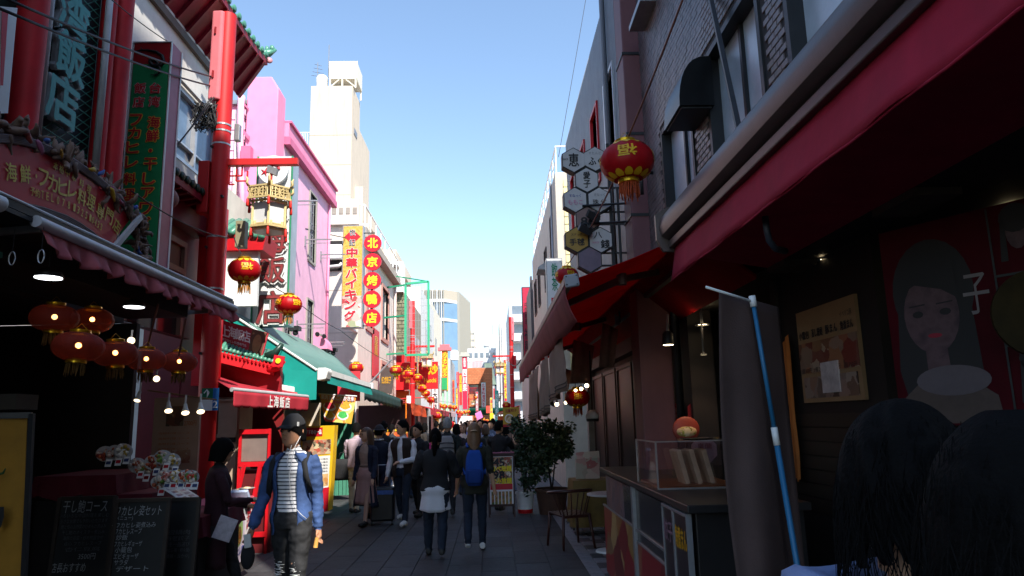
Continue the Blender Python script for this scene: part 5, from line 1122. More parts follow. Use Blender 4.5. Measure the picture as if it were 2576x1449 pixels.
q = MB(); q.ball((-2.857, 8.42, .55), (.004, .12, .17), 16, 8); q.build('picture_green', mat('print_lime', H('a8c878'), .5), st); q = MB(); q.ball((-2.853, 8.42, .5), (.004, .075, .1), 16, 8); q.build('picture_dish', printed('dish_print', ['c8501e','3a5a1c','e0b060','2a2018'], 30), st)
q = MB(); letters(q, '飲茶セット', (-2.86, 8.73, .66), *LEFTF, .14, .25, vertical=True, bold=.03, off=.003); q.build('lettering', M_REDINK, st)
q = MB(); letters(q, '950', (-2.86, 8.79, .5), *LEFTF, .08, .08, bold=.02, off=.003); q.build('lettering', mat('lime_ink', H('b8c020'), .5), st)
q = MB(); letters(q, 'フカヒレ麺', (-2.859, 8.4, .33), *LEFTF, .36, .09, bold=.02, off=.004); q.build('lettering', M_BLUEINK, st)
q = MB(); letters(q, 'おいしい飲茶', (-2.857, 8.73, .24), *LEFTF, .18, .07, off=.003); q.build('lettering', M_WINK, st)
for k, (x, y) in enumerate(((595, 1247), (615, 1246))):
 p = at(x, y, Y=8.5); q = MB(); q.obox(p, (.05, 0, 0), (0, .02, .012), (-.01, -.02, .05)); q.build('price_sign', mat('price_blue_white', H('a8b4cc'), .5, .25, 30), label=('small blue and white price sign on the pink-edged stand, by the dark-clad shopper', 'small blue and white price sign on the corner of the pink-edged stand')[k], cat='price sign', group='price signs on the stand')
for k in range(3):
 p = at(585+18*k, 1238-4*k, Y=8.6); t = empty('sample_plate', p, ('white sample plate behind the blue price signs, next to the dark-clad shopper', 'middle white sample plate behind the blue price signs', 'white sample plate at the street corner of the stand')[k], 'plate', 'plates on the stand')
 MB().lathe([(.04, -.01), (.09, .01), (.088, .014), (.01, .0)], p, 18).build('plate', MATS['porcelain'], t, smooth=True); MB().ball(p+Vector((0,0,.012)), (.05, .05, .014), 10, 5).build('food', printed('samples', ['e0d0b0','c08a5a','d8c8a8'], 30), t, smooth=True)
# ================================================================== white-walled building with red eaves
wb = empty('white_house', (-4.5, 10, 0), 'white-walled house with red rafters, upturned tiled eaves and a blue-paned window', 'building')
q = MB(); wall_with_holes(q, -4.7, -4.5, 8.3, 11.75, 4.95, 7.9, [(9.72, 11.3, 5.55, 6.65)]); q.box(-9, -4.7, 11.55, 11.75, 0, 7.9); q.box(-9, -4.7, 8.3, 11.5, 7.7, 7.9)
q.build('wall', mat('white_render', (.68,.66,.62), .75, .1, 3, .15, 60, streak=.35), wb)
f = MB()
for b in ((9.72, 9.78, 5.55, 6.65), (11.24, 11.3, 5.55, 6.65), (9.78, 11.24, 6.59, 6.65), (9.78, 11.24, 5.55, 5.6), (10.48, 10.54, 5.6, 6.59)): f.box(-4.62, -4.49, *b)
f.box(-4.6, -4.5, 9.78, 11.24, 5.82, 5.85); w_ = f.build('window', M_ALU, wb)
for y0, y1 in ((9.78, 10.48), (10.54, 11.24)): MB().box(-4.57, -4.56, y0, y1, 5.6, 6.59).build('pane', mat('blue_glass', H('6a8098'), .15, .4, 2.5, spec=.9), w_)
MB().box(-4.48, -4.42, 9.6, 11.42, 6.68, 6.72).build('window_hood', M_WHITE, wb)
def eave(parent, ye0, ye1, xi, xo, zi, zo, rafters, tilem, n_tiles, red, lift=.0, tip=None, cap_r=.06):
 def ep(y, s):
  t = max(0, (y-(ye1-1.2))/1.2); return Vector((xi+(xo-xi)*s, y, zi+(zo-zi)*s+lift*t*t*s))
 q = MB(); ys = [ye0+(ye1-ye0)*k/16 for k in range(17)]
 q.loft([[ep(y, 0) for y in ys], [ep(y, 1) for y in ys]], caps=False, closed=False); u = q.build('soffit', red, parent); u.modifiers.new('thick', 'SOLIDIFY').thickness = -.03 if False else .03
 for k in range(rafters):
  y = ye0+(ye1-ye0)*(k+.5)/rafters; a, b = ep(y, .03)-Vector((0,0,.045)), ep(y, .99)-Vector((0,0,.04)); MB().bar(a, b, .05, .06).build('rafter', red, parent)
 e = MB(); e.loft([[ep(y, 1.0)+Vector((.01,0,-.05)) for y in ys], [ep(y, 1.0)+Vector((.01,0,.05)) for y in ys], [ep(y, 1.0)+Vector((-.03,0,.05)) for y in ys], [ep(y, 1.0)+Vector((-.03,0,-.05)) for y in ys], [ep(y, 1.0)+Vector((.01,0,-.05)) for y in ys]], caps=False, closed=False); e.build('eave_board', red, parent)
 rise = .45*abs(xo-xi)+.05
 for k in range(n_tiles):
  y = ye0+(ye1-ye0)*(k+.5)/n_tiles; a = ep(y, 1.03)+Vector((0,0,.09)); b = ep(y, 0)+Vector((0,0,.09+rise))
  q = MB(); q.tube([a, b], cap_r, 10); q.ball(a+Vector((.01,0,0)), (.03, cap_r*1.1, cap_r*1.1), 10, 6); q.build('roof_tile', tilem, parent, smooth='edge')
 q = MB(); q.loft([[ep(y, 1.02)+Vector((0,0,.06)) for y in ys], [ep(y, 0)+Vector((0,0,.06+rise)) for y in ys]], caps=False, closed=False); q.build('roof_sheet', tilem, parent)
 return ep
M_GTILE = mat('green_tile', H('4f8a74'), .35, .3, 6, .2, 20); M_DGTILE = mat('dark_green_tile', H('1f3a32'), .35, .3, 6)
ep = eave(wb, 6.2, 12.3, -4.5, -4.04, 7.6, 8.2, 17, M_GTILE, 26, mat('rafter_red', H('7e1426'), .5, .2, 5), lift=.12)
tp = ep(12.3, 1.0)
q = MB(); q.tube([tp+Vector((-.5, -.02, .18)), tp+Vector((-.2, 0, .16)), tp+Vector((.02, .05, .2)), tp+Vector((.12, .1, .3))], [.07, .08, .07, .03], 8); q.ball(tp+Vector((.06,.06,.3)), (.05,.05,.07), 8, 5); q.ball(tp+Vector((-.02,.02,.26)), (.04,.04,.08), 8, 5); q.build('ridge_finial', M_GTILE, wb, smooth=True)
MB().lathe([(.05, -.02), (.06, 0), (.03, .02)], tp+Vector((.04, 0, .03)), 14, ax=(.4,-1,0)).build('rosette', mat('rosette_pink', H('c88a90'), .5), wb, smooth=True)
q = MB(); q.bar((-4.48, 8.3, 7.42), (-4.48, 11.5, 7.42), .08, .12); q.build('gutter', mat('gutter_brown', (.1,.075,.06), .6, .3, 5), wb)
q = MB(); q.bar(tp+Vector((0, 0, -.01)), tp+Vector((-.55, .0, -.06)), .05, .09); q.build('rake_board', MATS['rafter_red'], wb)
eave(wb, 8.45, 10.45, -4.6, -4.1, 4.85, 4.92, 9, M_DGTILE, 12, MATS['rafter_red'], cap_r=.055)
q = MB(); q.box(-4.62, -4.5, 8.3, 10.75, 3.0, 4.94); q.box(-4.62, -4.3, 8.3, 10.75, 4.55, 4.84); q.build('maroon_front', M_MAROON, wb)
f = MB(); f.box(-4.5, -4.42, 8.7, 10.2, 4.28, 4.36); f.box(-4.5, -4.42, 8.7, 10.2, 3.88, 3.96); f.box(-4.5, -4.42, 8.62, 8.7, 3.0, 4.36); f.box(-4.5, -4.42, 10.2, 10.28, 3.0, 4.36); fr = f.build('shop_window', mat('frame_tan', H('8a6a58'), .6, .2, 6), wb)
MB().box(-4.495, -4.47, 8.7, 10.2, 3.96, 4.28).build('brown_panel', mat('panel_brown', H('5a2a22'), .5, .2), fr); MB().box(-4.495, -4.48, 8.7, 10.2, 3.0, 3.88).build('pane', mat('black_glass', (.015,.014,.016), .08), fr)
MB().box(-4.47, -4.45, 9.5, 9.53, 3.0, 3.88).build('mullion', M_WPLAIN, fr)
q = MB(); q.box(-4.4, -4.02, 10.62, 10.74, 2.3, 5.0); q.build('red_panel', M_RED, wb)
q = MB(); q.box(-5.2, -4.62, 10.76, 11.5, 0, 4.9); q.build('ground_storey', M_MAROON, wb)
q = MB(); p = at(425, 500, Y=8.75); q.ball(p, (.12,.1,.13), 14, 8); q.build('faded_lantern', mat('faded_lantern', H('9a6a60'), .7, .2), label='faded round lantern beside the green vertical sign', cat='lantern', smooth=True)
# ================================================================== red street poles
M_POLE = mat('pole_red', H('c42022'), .5, .12, 4, streak=.2); M_COVER = mat('cover_pink', H('cf6f76'), .45, .1, 4, streak=.15)
def street_pole(X, Y, sd, label, detail=True, arm=True):
 """sd = +1: arm reaches towards +X"""
 t = empty('street_pole', (X, Y, 0), label, 'street pole', 'red street poles')
 MB().tube([(X, Y, 0), (X, Y, 7.85)], .125, 20).build('shaft', M_POLE, t, smooth='edge')
 q = MB(); pr = [(X-.19*sd, -.10), (X-.19*sd+.02*sd, -.16), (X-.03*sd, -.17), (X+.0*sd, -.13), (X-.02*sd, .05), (X-.17*sd, .06)]
 q.prism([(x, Y+y, 6.42) for x, y in pr], (0, 0, 1.42)); c = q.build('antenna_cover', M_COVER, t, bevel=.02)
 for z in (6.75, 7.45):
  q = MB(); q.box(X-.11*sd-.012, X-.11*sd+.012, Y-.185, Y-.165, z, z+.11); q.build('cover_latch', M_DRED, c)
 q = MB(); q.box(min(X-.12*sd, X-.28*sd), max(X-.12*sd, X-.28*sd), Y-.09, Y+.09, 4.72, 5.5); q.build('junction_box', M_POLE, t, bevel=.012)
 for z in (5.75, 5.95, 6.05, 4.35, 3.6): MB().lathe([(.131, 0), (.131, .025)], (X, Y, z), 20, caps=False).build('steel_band', M_ALU, t)
 if arm:
  q = MB(); q.box(min(X+.1*sd, X+1.13*sd), max(X+.1*sd, X+1.13*sd), Y-.05, Y+.05, 5.44, 5.54); q.build('arm', M_POLE, t, bevel=.006)
  q = MB()
  for (x0, z0, x1, z1) in ((.14,5.43,.14,5.16),(.14,5.29,.32,5.29),(.32,5.29,.32,5.43),(.24,5.21,.24,5.43),(.24,5.21,.4,5.21),(.4,5.21,.4,5.36),(.14,5.16,.22,5.16)): q.bar((X+x0*sd, Y, z0), (X+x1*sd, Y, z1), .02, .02)
  q.build('bracket_fret', M_POLE, t)
  MB().tube([(X+.74*sd, Y, 5.44), (X+.74*sd, Y, 5.1)], .025, 8).build('lamp_rod', M_POLE, t)
  q = MB(); q.obox((X+.76*sd, Y, 5.36), (.07*sd, 0, -.03), (0, .04, 0), (.01, 0, .05)); q.build('lamp_ballast', M_GREY, t)
 if detail:
  for k in range(7): MB().lathe([(.02, -.03), (.02, .03)], (X+.1*sd*(1 if k % 2 else -1)*.9, Y-.1, 1.2+.75*k), 8, ax=(0,-1,0)).build('step_bolt', M_BLACK, t)
 return t
street_pole(-3.9, 10.0, 1, 'tall red pole with pink antenna cover beside the scalloped awning')
street_lamp((-3.16, 10.0, 4.72), .8, 'ornate gold hexagonal lamp with red tassels on the pole before the tall white sign', .25)
street_pole(-4.0, 36.4, 1, 'red pole with pink cover in front of the brown tiled house')
street_lamp((-3.26, 36.4, 4.72), .85, 'gold hexagonal lamp hanging before the grey-white house', .1)
street_pole(-4.25, 91, 1, 'slim distant red pole near the vertical red sign', False)
street_lamp((-3.5, 91, 4.72), .85, 'small gold lamp before the orange brick balconies', .3)
street_pole(-4.1, 128, 1, 'farthest red pole before the orange brick house', False); street_lamp((-3.36, 128, 4.72), .85, 'farthest gold lamp above the green barrel awning', .2)
street_pole(1.24, 43, -1, 'red pole with cover and wire tangle beside the dark red vertical sign')
street_lamp((.5, 43, 4.72), .85, 'dark bronze-looking hexagonal lamp hanging before the white far buildings', .2)
street_pole(1.8, 105, -1, 'slim red pole beside the turquoise vertical sign', False); street_lamp((1.06, 105, 4.72), .85, 'small gold lamp beside the turquoise vertical sign', .1)
MB().box(-4.25, -4.05, 36.1, 36.3, 1.5, 3.0).build('notice_sheet', M_WPLAIN, label='white notice tied to the second red pole', cat='notice')
q = MB(); q.tube([(-4.0, 36.4, 2.9), (-2.9, 36.4, 2.9)], .03, 6); q.tube([(-4.0, 36.4, 2.9), (-4.9, 36.4, 2.85)], .03, 6); q.tube([(-2.92, 36.4, 2.9), (-2.92, 36.4, 2.2)], .02, 6); q.build('banner_bar', M_POLE, bpy.data.objects['street_pole.001'])
q = MB(); p = at(603, 590, Y=10.25); q.box(p.x-.05, p.x+.09, 10.2, 10.35, p.z-.2, p.z+.2); q.build('power_box', mat('box_olive', H('8a8468'), .5, .1), bpy.data.objects['street_pole'], bevel=.008)
q = MB(); p = at(598, 335, Y=10.2); q.box(p.x-.04, p.x+.04, 10.15, 10.25, p.z-.13, p.z+.13); q.build('small_box', M_GREY, bpy.data.objects['street_pole'], bevel=.008)
s_ = bpy.data.objects['street_pole']
q = MB(); p = at(528, 975, Y=9.86); q.box(-3.93, -3.78, 9.855, 9.865, 2.07, 2.22); q.build('exit_plate', mat('plate_green', H('0f6a4a'), .5), s_)
q = MB(); q.box(-3.778, -3.70, 9.855, 9.865, 1.92, 2.22); q.build('blue_plate', mat('plate_blue', H('2a6ab0'), .5), s_)
q = MB(); letters(q, '↑', (-3.86, 9.854, 2.15), *CAMF, .08, .11, bold=.03); letters(q, '2', (-3.74, 9.854, 2.0), *CAMF, .06, .09, bold=.03); q.build('lettering', M_WINK, s_)
q = MB(); q.box(-3.93, -3.78, 9.856, 9.866, 1.92, 2.065); q.build('white_plate', M_WPLAIN, s_)
rnd = random.Random(11); c = Vector((-3.98, 9.9, 6.15))
for k in range(16):
 q = MB(); p = c+Vector((rnd.uniform(-.1,.05), rnd.uniform(-.1,0), rnd.uniform(-.2,.2))); pts = [p]
 for j in range(9): pts.append(c+Vector((-.12+.16*math.sin(j*1.1+k)+rnd.uniform(-.05,.05), -.05+rnd.uniform(-.06,.06), .2*math.cos(j*1.3+k*1.7)+rnd.uniform(-.05,.05))))
 q.tube(pts, .008, 5)
 if k < 16: q.build('cable_coil', M_WIRE, s_, smooth=True)
for a, b, lb, sg in (((-5, -12), (533, 193), 'upper of two black cables crossing the red columns to the pole', .05), ((-5, 20), (530, 216), 'lower of two black cables crossing the red columns to the pole', .05)):
 wire(sag(at(*a, X=-3.3), at(*b, Y=9.9), sg), lb, .012)
wire(sag(at(270, -10, X=-3.7), at(424, 106, Y=8.3), .02), 'thin cable running down to the top of the green sign', .006)
for d in (0, 7): wire(sag(at(545-d, 235, Y=9.9), at(440-d*.4, 370+d, Y=9.0), .03), 'black service cable from the pole to the lower eave'+(', thicker strand' if d else ', thinner strand'), .01)
wire(sag(at(330, 480, X=-3.7), at(575, 600, Y=9.9), .08), 'twisted cable from the dragon arch to the red pole', .008)
wire(sag(at(1900//1, -20, Y=20) if False else at(1475, -10, Y=20), at(1405, 395, Y=18), .02), 'thin wire dropping across the sky to the cream roof', .008)
wire(sag(at(1285, 915, Y=43), at(1310, 905, Y=34), .2), 'tangled cable between the far red pole and the dark red sign', .03)
wire(sag(at(768, 575, X=-4.9), at(895, 603, Y=26), .02), 'thin stay wire from the pink wall to the beige house', .015)
# ================================================================== pink building
M_PINK = mat('pink_paint', H('ecb4cc'), .7, .09, 3, .06, 70, streak=.14); M_PINK2 = mat('strong_pink', H('ee8cae'), .6, .09, 3, streak=.12); M_MAG = mat('magenta_paint', H('d0688c'), .6, .1, 4, streak=.12)
pk = empty('pink_building', (-5, 19, 0), 'bright pink building with barred windows and magenta cornice', 'building')
pw = [(16.6, 17.15, 6.2, 8.0), (18.9, 19.6, 6.1, 8.0), (16.8, 17.4, 3.3, 5.0), (18.9, 19.5, 3.3, 5.0), (20.4, 20.9, 3.2, 4.2)]
q = MB(); wall_with_holes(q, -5.1, -4.9, 16.05, 21.5, 0, 8.55, pw); q.box(-9, -5.1, 21.3, 21.5, 0, 8.5); q.box(-9, -5.1, 16.05, 21.3, 8.3, 8.5); q.build('wall', M_PINK, pk)
q = MB(); q.box(-9, -5.55, 15.9, 16.04, 3.5, 9.15); q.box(-5.55, -5.1, 15.9, 16.04, 0, 8.5); q.build('flank_wall', M_PINK2, pk)
for k in range(19):
 z = 4.2+.255*k; q = MB(); q.prism([(-8.5, 15.895, z), (-8.5, 15.865, z), (-8.5, 15.885, z+.25), (-8.5, 15.895, z+.25)], (2.93, 0, 0)); q.build('clapboard', M_PINK, pk)
q = MB(); q.box(-8.6, -5.5, 15.8, 16.1, 9.15, 9.25); q.build('coping', M_GREY, pk)
q = MB(); q.prism([(-5.6, 15.75, 6.2), (-4.88, 15.75, 6.2), (-4.88, 15.75, 9.5), (-5.05, 15.75, 9.8), (-5.6, 15.75, 9.8)], (0, .6, 0)); q.build('corner_pier', M_PINK2, pk, bevel=.02)
q = MB(); q.box(-5.0, -4.78, 16.36, 21.62, 8.55, 8.9); q.build('parapet', M_PINK2, pk); q = MB(); q.box(-4.9, -4.74, 16.36, 21.64, 8.36, 8.545); q.build('cornice', M_MAG, pk); q = MB(); q.box(-5.0, -4.72, 16.36, 21.66, 8.902, 8.96); q.build('coping', M_MAG, pk)
q = MB(); q.tube([(-5.75, 15.8, 9.3), (-5.72, 15.7, 9.15), (-5.7, 15.7, 8.2), (-5.62, 15.7, 7.2), (-5.55, 15.72, 6.2)], [.09, .08, .075, .06, .06], 10); q.build('duct_pipe', mat('pale_pink', H('e8b0c8'), .6, .08), pk, smooth=True)
q = MB(); q.tube([(-5.82, 15.82, 9.0), (-5.82, 15.82, 4.2)], .05, 10); q.tube([(-5.4, 15.7, 6.2), (-5.4, 15.7, 5.0)], .05, 8); q.build('down_pipe', mat('pipe_cream', H('d8c8c0'), .6), pk, smooth=True)
q = MB(); q.prism([(-5.78, 15.74, 9.3), (-5.55, 15.74, 9.0), (-5.55, 15.74, 8.95), (-5.78, 15.74, 9.22)], (0, -.06, 0)); q.build('roof_bracket', M_MAG, pk); q = MB(); q.prism([(-5.75, 15.74, 8.6), (-5.5, 15.74, 8.3), (-5.5, 15.74, 8.2), (-5.75, 15.74, 8.5)], (0, -.06, 0)); q.build('roof_bracket', M_MAG, pk); q = MB(); q.box(-5.62, -5.4, 15.55, 15.74, 7.7, 8.0); q.build('roof_bracket', M_MAG, pk)
for y0, y1, z0, z1 in pw:
 f = MB()
 for b in ((y0-.05, y0, z0-.05, z1+.05), (y1, y1+.05, z0-.05, z1+.05), (y0, y1, z1, z1+.05), (y0, y1, z0-.06, z0)): f.box(-4.97, -4.86, *b)
 w_ = f.build('window', mat('window_grey', H('9a958c'), .6, .1), pk); MB().box(-5.0, -4.99, y0, y1, z0, z1).build('pane', M_GLASS, w_)
 g = MB(); n = 3
 for k in range(n): y = y0+(y1-y0)*(k+.5)/n; g.bar((-4.93, y, z0), (-4.93, y, z1), .025, .025)
 for k in range(6): z = z0+(z1-z0)*(k+.5)/6; g.bar((-4.935, y0, z), (-4.935, y1, z), .02, .02)
 g.build('window_bars', M_GREY, w_)
for y, z in ((16.9, 7.1), (18.55, 6.55), (20.3, 6.55), (18.0, 4.2), (20.4, 4.0)):
 q = MB(); q.bar((-4.9, y, z), (-4.18, y, z), .04, .03); q.bar((-4.88, y, z-.1), (-4.22, y, z-.1), .02, .015); q.box(-4.9, -4.87, y-.03, y+.03, z-.18, z+.1); q.build('sign_bracket', M_GREY, pk)
for k in range(6): MB().box(-4.9, -4.84, 21.15, 21.19, 3.2+.85*k, 3.24+.85*k).build('pipe_clip', M_GREY, pk)
MB().tube([(-4.85, 21.1, 3), (-4.85, 21.1, 8.3)], .035, 8).build('down_pipe', M_PINK2, pk, smooth=True)
q = MB(); pr = [(-4.9, 4.15)]+[(-4.9+.4*math.sin(PI/2*k/6), 3.75+.4*math.cos(PI/2*k/6)) for k in range(7)]+[(-4.9, 3.75)]; q.prism([(x, 19.75, z) for x, z in pr], (0, .6, 0)); hd = q.build('vent_hood', M_PINK2, pk, smooth='edge')
for x, y in ((788, 845), (805, 850)): MB().lathe([(.06, 0), (.06, .12)], at(x+10, y-5, X=-4.6), 10, ax=(.3,-1,-.3)).build('vent_nozzle', M_BLACK, pk)
for x, y in ((777, 832), (875, 885)):
 p = at(x-50, y, X=-4.7); q = MB(); q.box(p.x, p.x+.25, p.y-.1, p.y+.15, p.z, p.z+.1); q.ball(p+Vector((.15, 0, -.05)), .07, 8, 5); q.build('flood_lamp', M_BLACK, pk)
tw = empty('neon_sign', (-4.2, 13.5, 3.5), 'tall white signboard with dark red neon-edged characters and a round crest', 'sign')
MB().box(-4.53, -3.85, 13.52, 13.95, 3.58, 6.95).build('sign_box', mat('sign_steel', H('a8b0b8'), .45, .12, 5, metal=.2, streak=.15), tw)
for k in range(4): MB().box(-4.5+.155*k, -4.5+.155*k+.15, 13.5, 13.519, 3.6, 6.93).build('face_board', mat('sign_white', (.74,.73,.71), .6, .08, 4, streak=.25), tw)
q = MB(); q.box(-4.545, -4.525, 13.49, 13.53, 3.58, 6.95); q.box(-3.865, -3.845, 13.49, 13.53, 3.58, 6.95); q.build('green_edging', mat('edge_green', H('2a8a5a'), .5), tw)
y_ = 13.497
for s, x, y in (('上', 690, 520), ('海', 688, 605), ('飯', 684, 680), ('店', 684, 775)):
 p = at(x, y, Y=y_); w_ = .5 if s != '店' else .53; h_ = .5 if s != '店' else .62
 q = MB()
 for d in range(4): letters(q, s, p-Vector((0, .05-.015*d, 0)), *CAMF, w_*1.04, h_*1.04, bold=.075, off=.0)
 q.build('letter_rim', M_WPLAIN, tw)
 q = MB(); letters(q, s, p-Vector((0, .056, 0)), *CAMF, w_, h_, bold=.05, off=.0); q.build('letter', mat('letter_maroon', H('5e4846'), .35, .45, 14), tw)
 q = MB(); letters(q, s, p-Vector((0, .066, 0)), *CAMF, w_*1.0, h_*1.0, bold=.006, off=.0); q.build('neon_tube', mat('neon_dark_red', H('8a3a3c'), .3, .3, 20), tw)
p = at(690, 430, Y=13.42); q = MB(); q.lathe([(.29, 0), (.29, .08)], p, 32, ax=(0,-1,0)); q.build('round_crest', M_WPLAIN, tw)
q = MB(); q.tube([p+Vector((.12*math.cos(a)*(1-.1*a), -.09, .13*math.sin(a)*(1-.06*a))) for a in [k*.35 for k in range(16)]], [.03-.0015*k for k in range(16)], 6)
for k in range(5): q.tube([p+Vector((-.15, -.09, -.05)), p+Vector((-.15+.09*math.cos(k*1.26), -.09, -.05+.09*math.sin(k*1.26)))], [.02, .006], 5)
q.build('crest_emblem', M_REDINK, tw)
for z in (4.4, 5.6): MB().box(-4.9, -4.5, 13.7, 13.76, z, z+.06).build('mount_arm', M_GREY, tw)
MB().bar((-4.55, 13.8, 3.62), (-5.2, 14.2, 3.3), .05, .05).build('mount_arm', M_BLACK, tw)
q = MB(); q.box(-5.3, -4.6, 12.0, 12.1, 5.35, 6.2); q.build('blank_panel', M_WPLAIN, label='blank white panel above the small green-tiled roof behind the pole', cat='panel')
q = MB(); q.box(-5.2, -4.05, 12.3, 12.4, 3.75, 4.75); q.build('blank_panel', M_WPLAIN, label='blank white panel below the power box behind the first lantern', cat='panel')
g2 = empty('tiled_porch', (-4.4, 12.6, 4.9), 'small green-tiled porch roof with red eaves behind the gold lamp', 'roof')
for k in range(7): MB().tube([(-4.75+.13*k, 12.15, 5.05-.02*k), (-4.75+.13*k, 12.9, 5.45)], .06, 8).build('roof_tile', M_GTILE, g2, smooth=True)
q = MB(); q.prism([(-4.85, 12.2, 4.72), (-3.95, 12.2, 4.72), (-3.9, 12.2, 4.98), (-4.85, 12.2, 5.02)], (0, .7, 0)); q.build('eave_board', M_RED, g2)
q = MB(); q.box(-6.0, -4.75, 12.2, 15.9, 0, 6.0); q.build('shop_block', mat('cream_block', H('d8cfc4'), .7, .1, 3, streak=.3), label='cream two-storey block behind the tall white neon sign', cat='building')
# ================================================================== shop with red awning beyond the first pole
sp = empty('red_awning_shop', (-4, 12, 0), 'small shop with maroon shutters, beige cabinet and low red awning', 'shop')
q = MB(); q.box(-4.75, -4.3, 10.77, 14.6, 0, 2.7); q.build('wall', mat('shutter_maroon', H('6a1c1e'), .5, .15, 3, streak=.2), sp)
q = MB(); q.box(-4.3, -3.55, 12.4, 12.48, .05, 2.02); q.build('shutter', mat('shutter_red', H('7a1e20'), .45, .12, 3, streak=.25), sp)
q = MB(); q.box(-3.6, -3.22, 13.6, 13.68, .6, 2.1); q.build('pale_shutter', mat('shutter_cream', H('c4b8aa'), .6, .12, 3, streak=.3), sp)
cb_ = empty('beige_cabinet', (-3.85, 10.6, 0), 'beige wooden cabinet with open shelf standing behind the red pole', 'cabinet')
q = MB(); q.box(-3.93, -3.66, 10.5, 10.53, 0, 2.06); q.box(-3.67, -3.64, 10.53, 11.1, 0, 2.06); q.box(-3.96, -3.64, 10.47, 11.1, 2.061, 2.09); q.box(-3.93, -3.66, 10.46, 10.499, 1.55, 1.6); q.build('case', mat('beige_wood', H('b09a84'), .6, .12, 4, streak=.1), cb_)
q = MB(); q.box(-3.93, -3.67, 10.485, 10.499, 1.48, 1.548); q.build('shelf_gap_shade', M_DARK, cb_)  # dark strip on the cabinet front paints the shade of a shelf gap
la = empty('red_shop_awning', (-3.4, 11, 2.1), 'low red awning with white shop lettering and notched hem beyond the red pole', 'awning')
e0, e1 = Vector((-3.42, 9.55, 2.18)), Vector((-2.95, 11.6, 2.14)); d_ = (e1-e0).normalized(); n_ = Vector((d_.y, -d_.x, 0))
MB().tube([e0, e1], .03, 12).build('front_tube', mat('tube_grey', (.4,.39,.4), .4, .15), la, smooth='edge')
q = MB(); rows = []; N = 60
for k in range(6):
 t = k/5.; rows.append([e0.lerp(e1, i/N)+n_*(.03+.012*math.sin(i*.5)*t)+Vector((0,0,-.02-.21*t+(.025*(abs(math.sin(i*PI/6)) < .2)*(k == 5)))) for i in range(N+1)])
q.loft(rows, caps=False, closed=False); o = q.build('valance', mat('coral_red_cloth', H('b8303e'), .75, .14, 4, .15, 120, trans=.25), la, smooth=True); o.modifiers.new('thick', 'SOLIDIFY').thickness = .003
q = MB(); b0, b1 = Vector((-4.3, 10.8, 2.5)), Vector((-4.3, 12.6, 2.5)); q.add([e0, e1, b1, b0], [(0,1,2,3)]); o = q.build('canopy', MATS['coral_red_cloth'], la); o.modifiers.new('thick', 'SOLIDIFY').thickness = .004
q = MB()
for s, x in zip('上海飯店', (664, 676, 687, 699)):
 s_t = (x-555)/(762-555.); p = e0.lerp(e1, .42+.078*['上','海','飯','店'].index(s))+n_*.05+Vector((0,0,-.12)); letters(q, s, p, d_, ZP, .13, .16, bold=.03, off=.006)
q.build('lettering', M_WPLAIN, la)
hb = empty('hanging_banner_sign', (-4.0, 11.5, 2.75), 'leaning red signboard with white characters and a bowl photo above the tiled canopy', 'sign')
A, B, C, D = at(550, 802, Y=11.3), at(675, 838, Y=11.3), at(656, 907, Y=11.2), at(550, 880, Y=11.2)
def BS(s, t, d=0.): return (A*(1-s)+B*s)*(1-t)+(D*(1-s)+C*s)*t+Vector((0, -d, 0))
q = MB(); q.prism([BS(0,0), BS(1,0), BS(1,1), BS(0,1)], (0, .04, 0)); q.build('board', mat('board_red', H('a82432'), .5, .12, 4), hb)
q = MB(); q.add([BS(.68,.02,.004), BS(.98,.02,.004), BS(.98,.98,.004), BS(.68,.98,.004)], [(0,1,2,3)]); q.build('bowl_photo', mat('photo_brown', H('5a3a22'), .5, .2, 5), hb)
q = MB(); q.add([BS(.83+.09*math.cos(a), .48+.34*math.sin(a), .008) for a in [2*PI*k/20 for k in range(20)]], [tuple(range(20))]); q.build('bowl_print', mat('soup_brown', H('9a7048'), .5, .3, 12), hb)
q = MB(); u = (B-A).normalized(); v = (A-D).normalized()
for i, s in enumerate('上海飯店'): letters(q, s, BS(.14+.15*i, .33), u, v, .13, .19, bold=.03, off=.006)
letters(q, '海鮮フカヒレ料理専門店', BS(.32, .63), u, v, .44, .045, off=.006); letters(q, '本格中華料理', BS(.32, .82), u, v, .3, .04, off=.006); q.build('lettering', M_WPLAIN, hb)
tc_ = empty('tiled_canopy', (-3.9, 11.2, 2.4), 'little green-tiled canopy with red eaves and a square rosette under the leaning signboard', 'roof')
P0, P1 = at(552, 878, Y=10.9), at(690, 912, Y=11.2)
for k in range(14):
 p = P0.lerp(P1, (k+.5)/14); MB().tube([p, p+Vector((-.1, .5, .2))], .032, 8).build('roof_tile', M_GTILE, tc_, smooth=True)
 MB().lathe([(.005, 0), (.022, .03), (.006, .07)], p+Vector((0, -.03, -.09)), 4).build('eave_drop', M_RED, tc_)
q = MB(); q.prism([P0+Vector((0,0,-.04)), P1+Vector((0,0,-.04)), P1+Vector((0,0,-.2)), P0+Vector((0,0,-.2))], (-.05, .4, 0)); q.build('eave_board', M_RED, tc_)
q = MB(); q.tube([P1+Vector((-.1,0,-.12)), P1+Vector((.05,0,-.08)), P1+Vector((.16,-.02,.02))], [.05,.06,.03], 8); q.build('corner_bracket', M_RED, tc_, smooth=True)
q = MB(); q.tube([P1+Vector((-.15,.05,.1)), P1+Vector((.0,.05,.16)), P1+Vector((.1,.05,.3))], [.06,.06,.035], 8); q.build('ridge_end', M_DGTILE, tc_, smooth=True)
p = at(701, 908, Y=11.0); MB().obox(p, (.08,0,-.015), (0,.015,0), (.015,0,.08)).build('rosette_plate', M_REDINK, tc_); MB().lathe([(.04, 0), (.04, .02)], p-Vector((0,.015,0)), 12, ax=(0,-1,0)).build('rosette', M_YELINK, tc_)
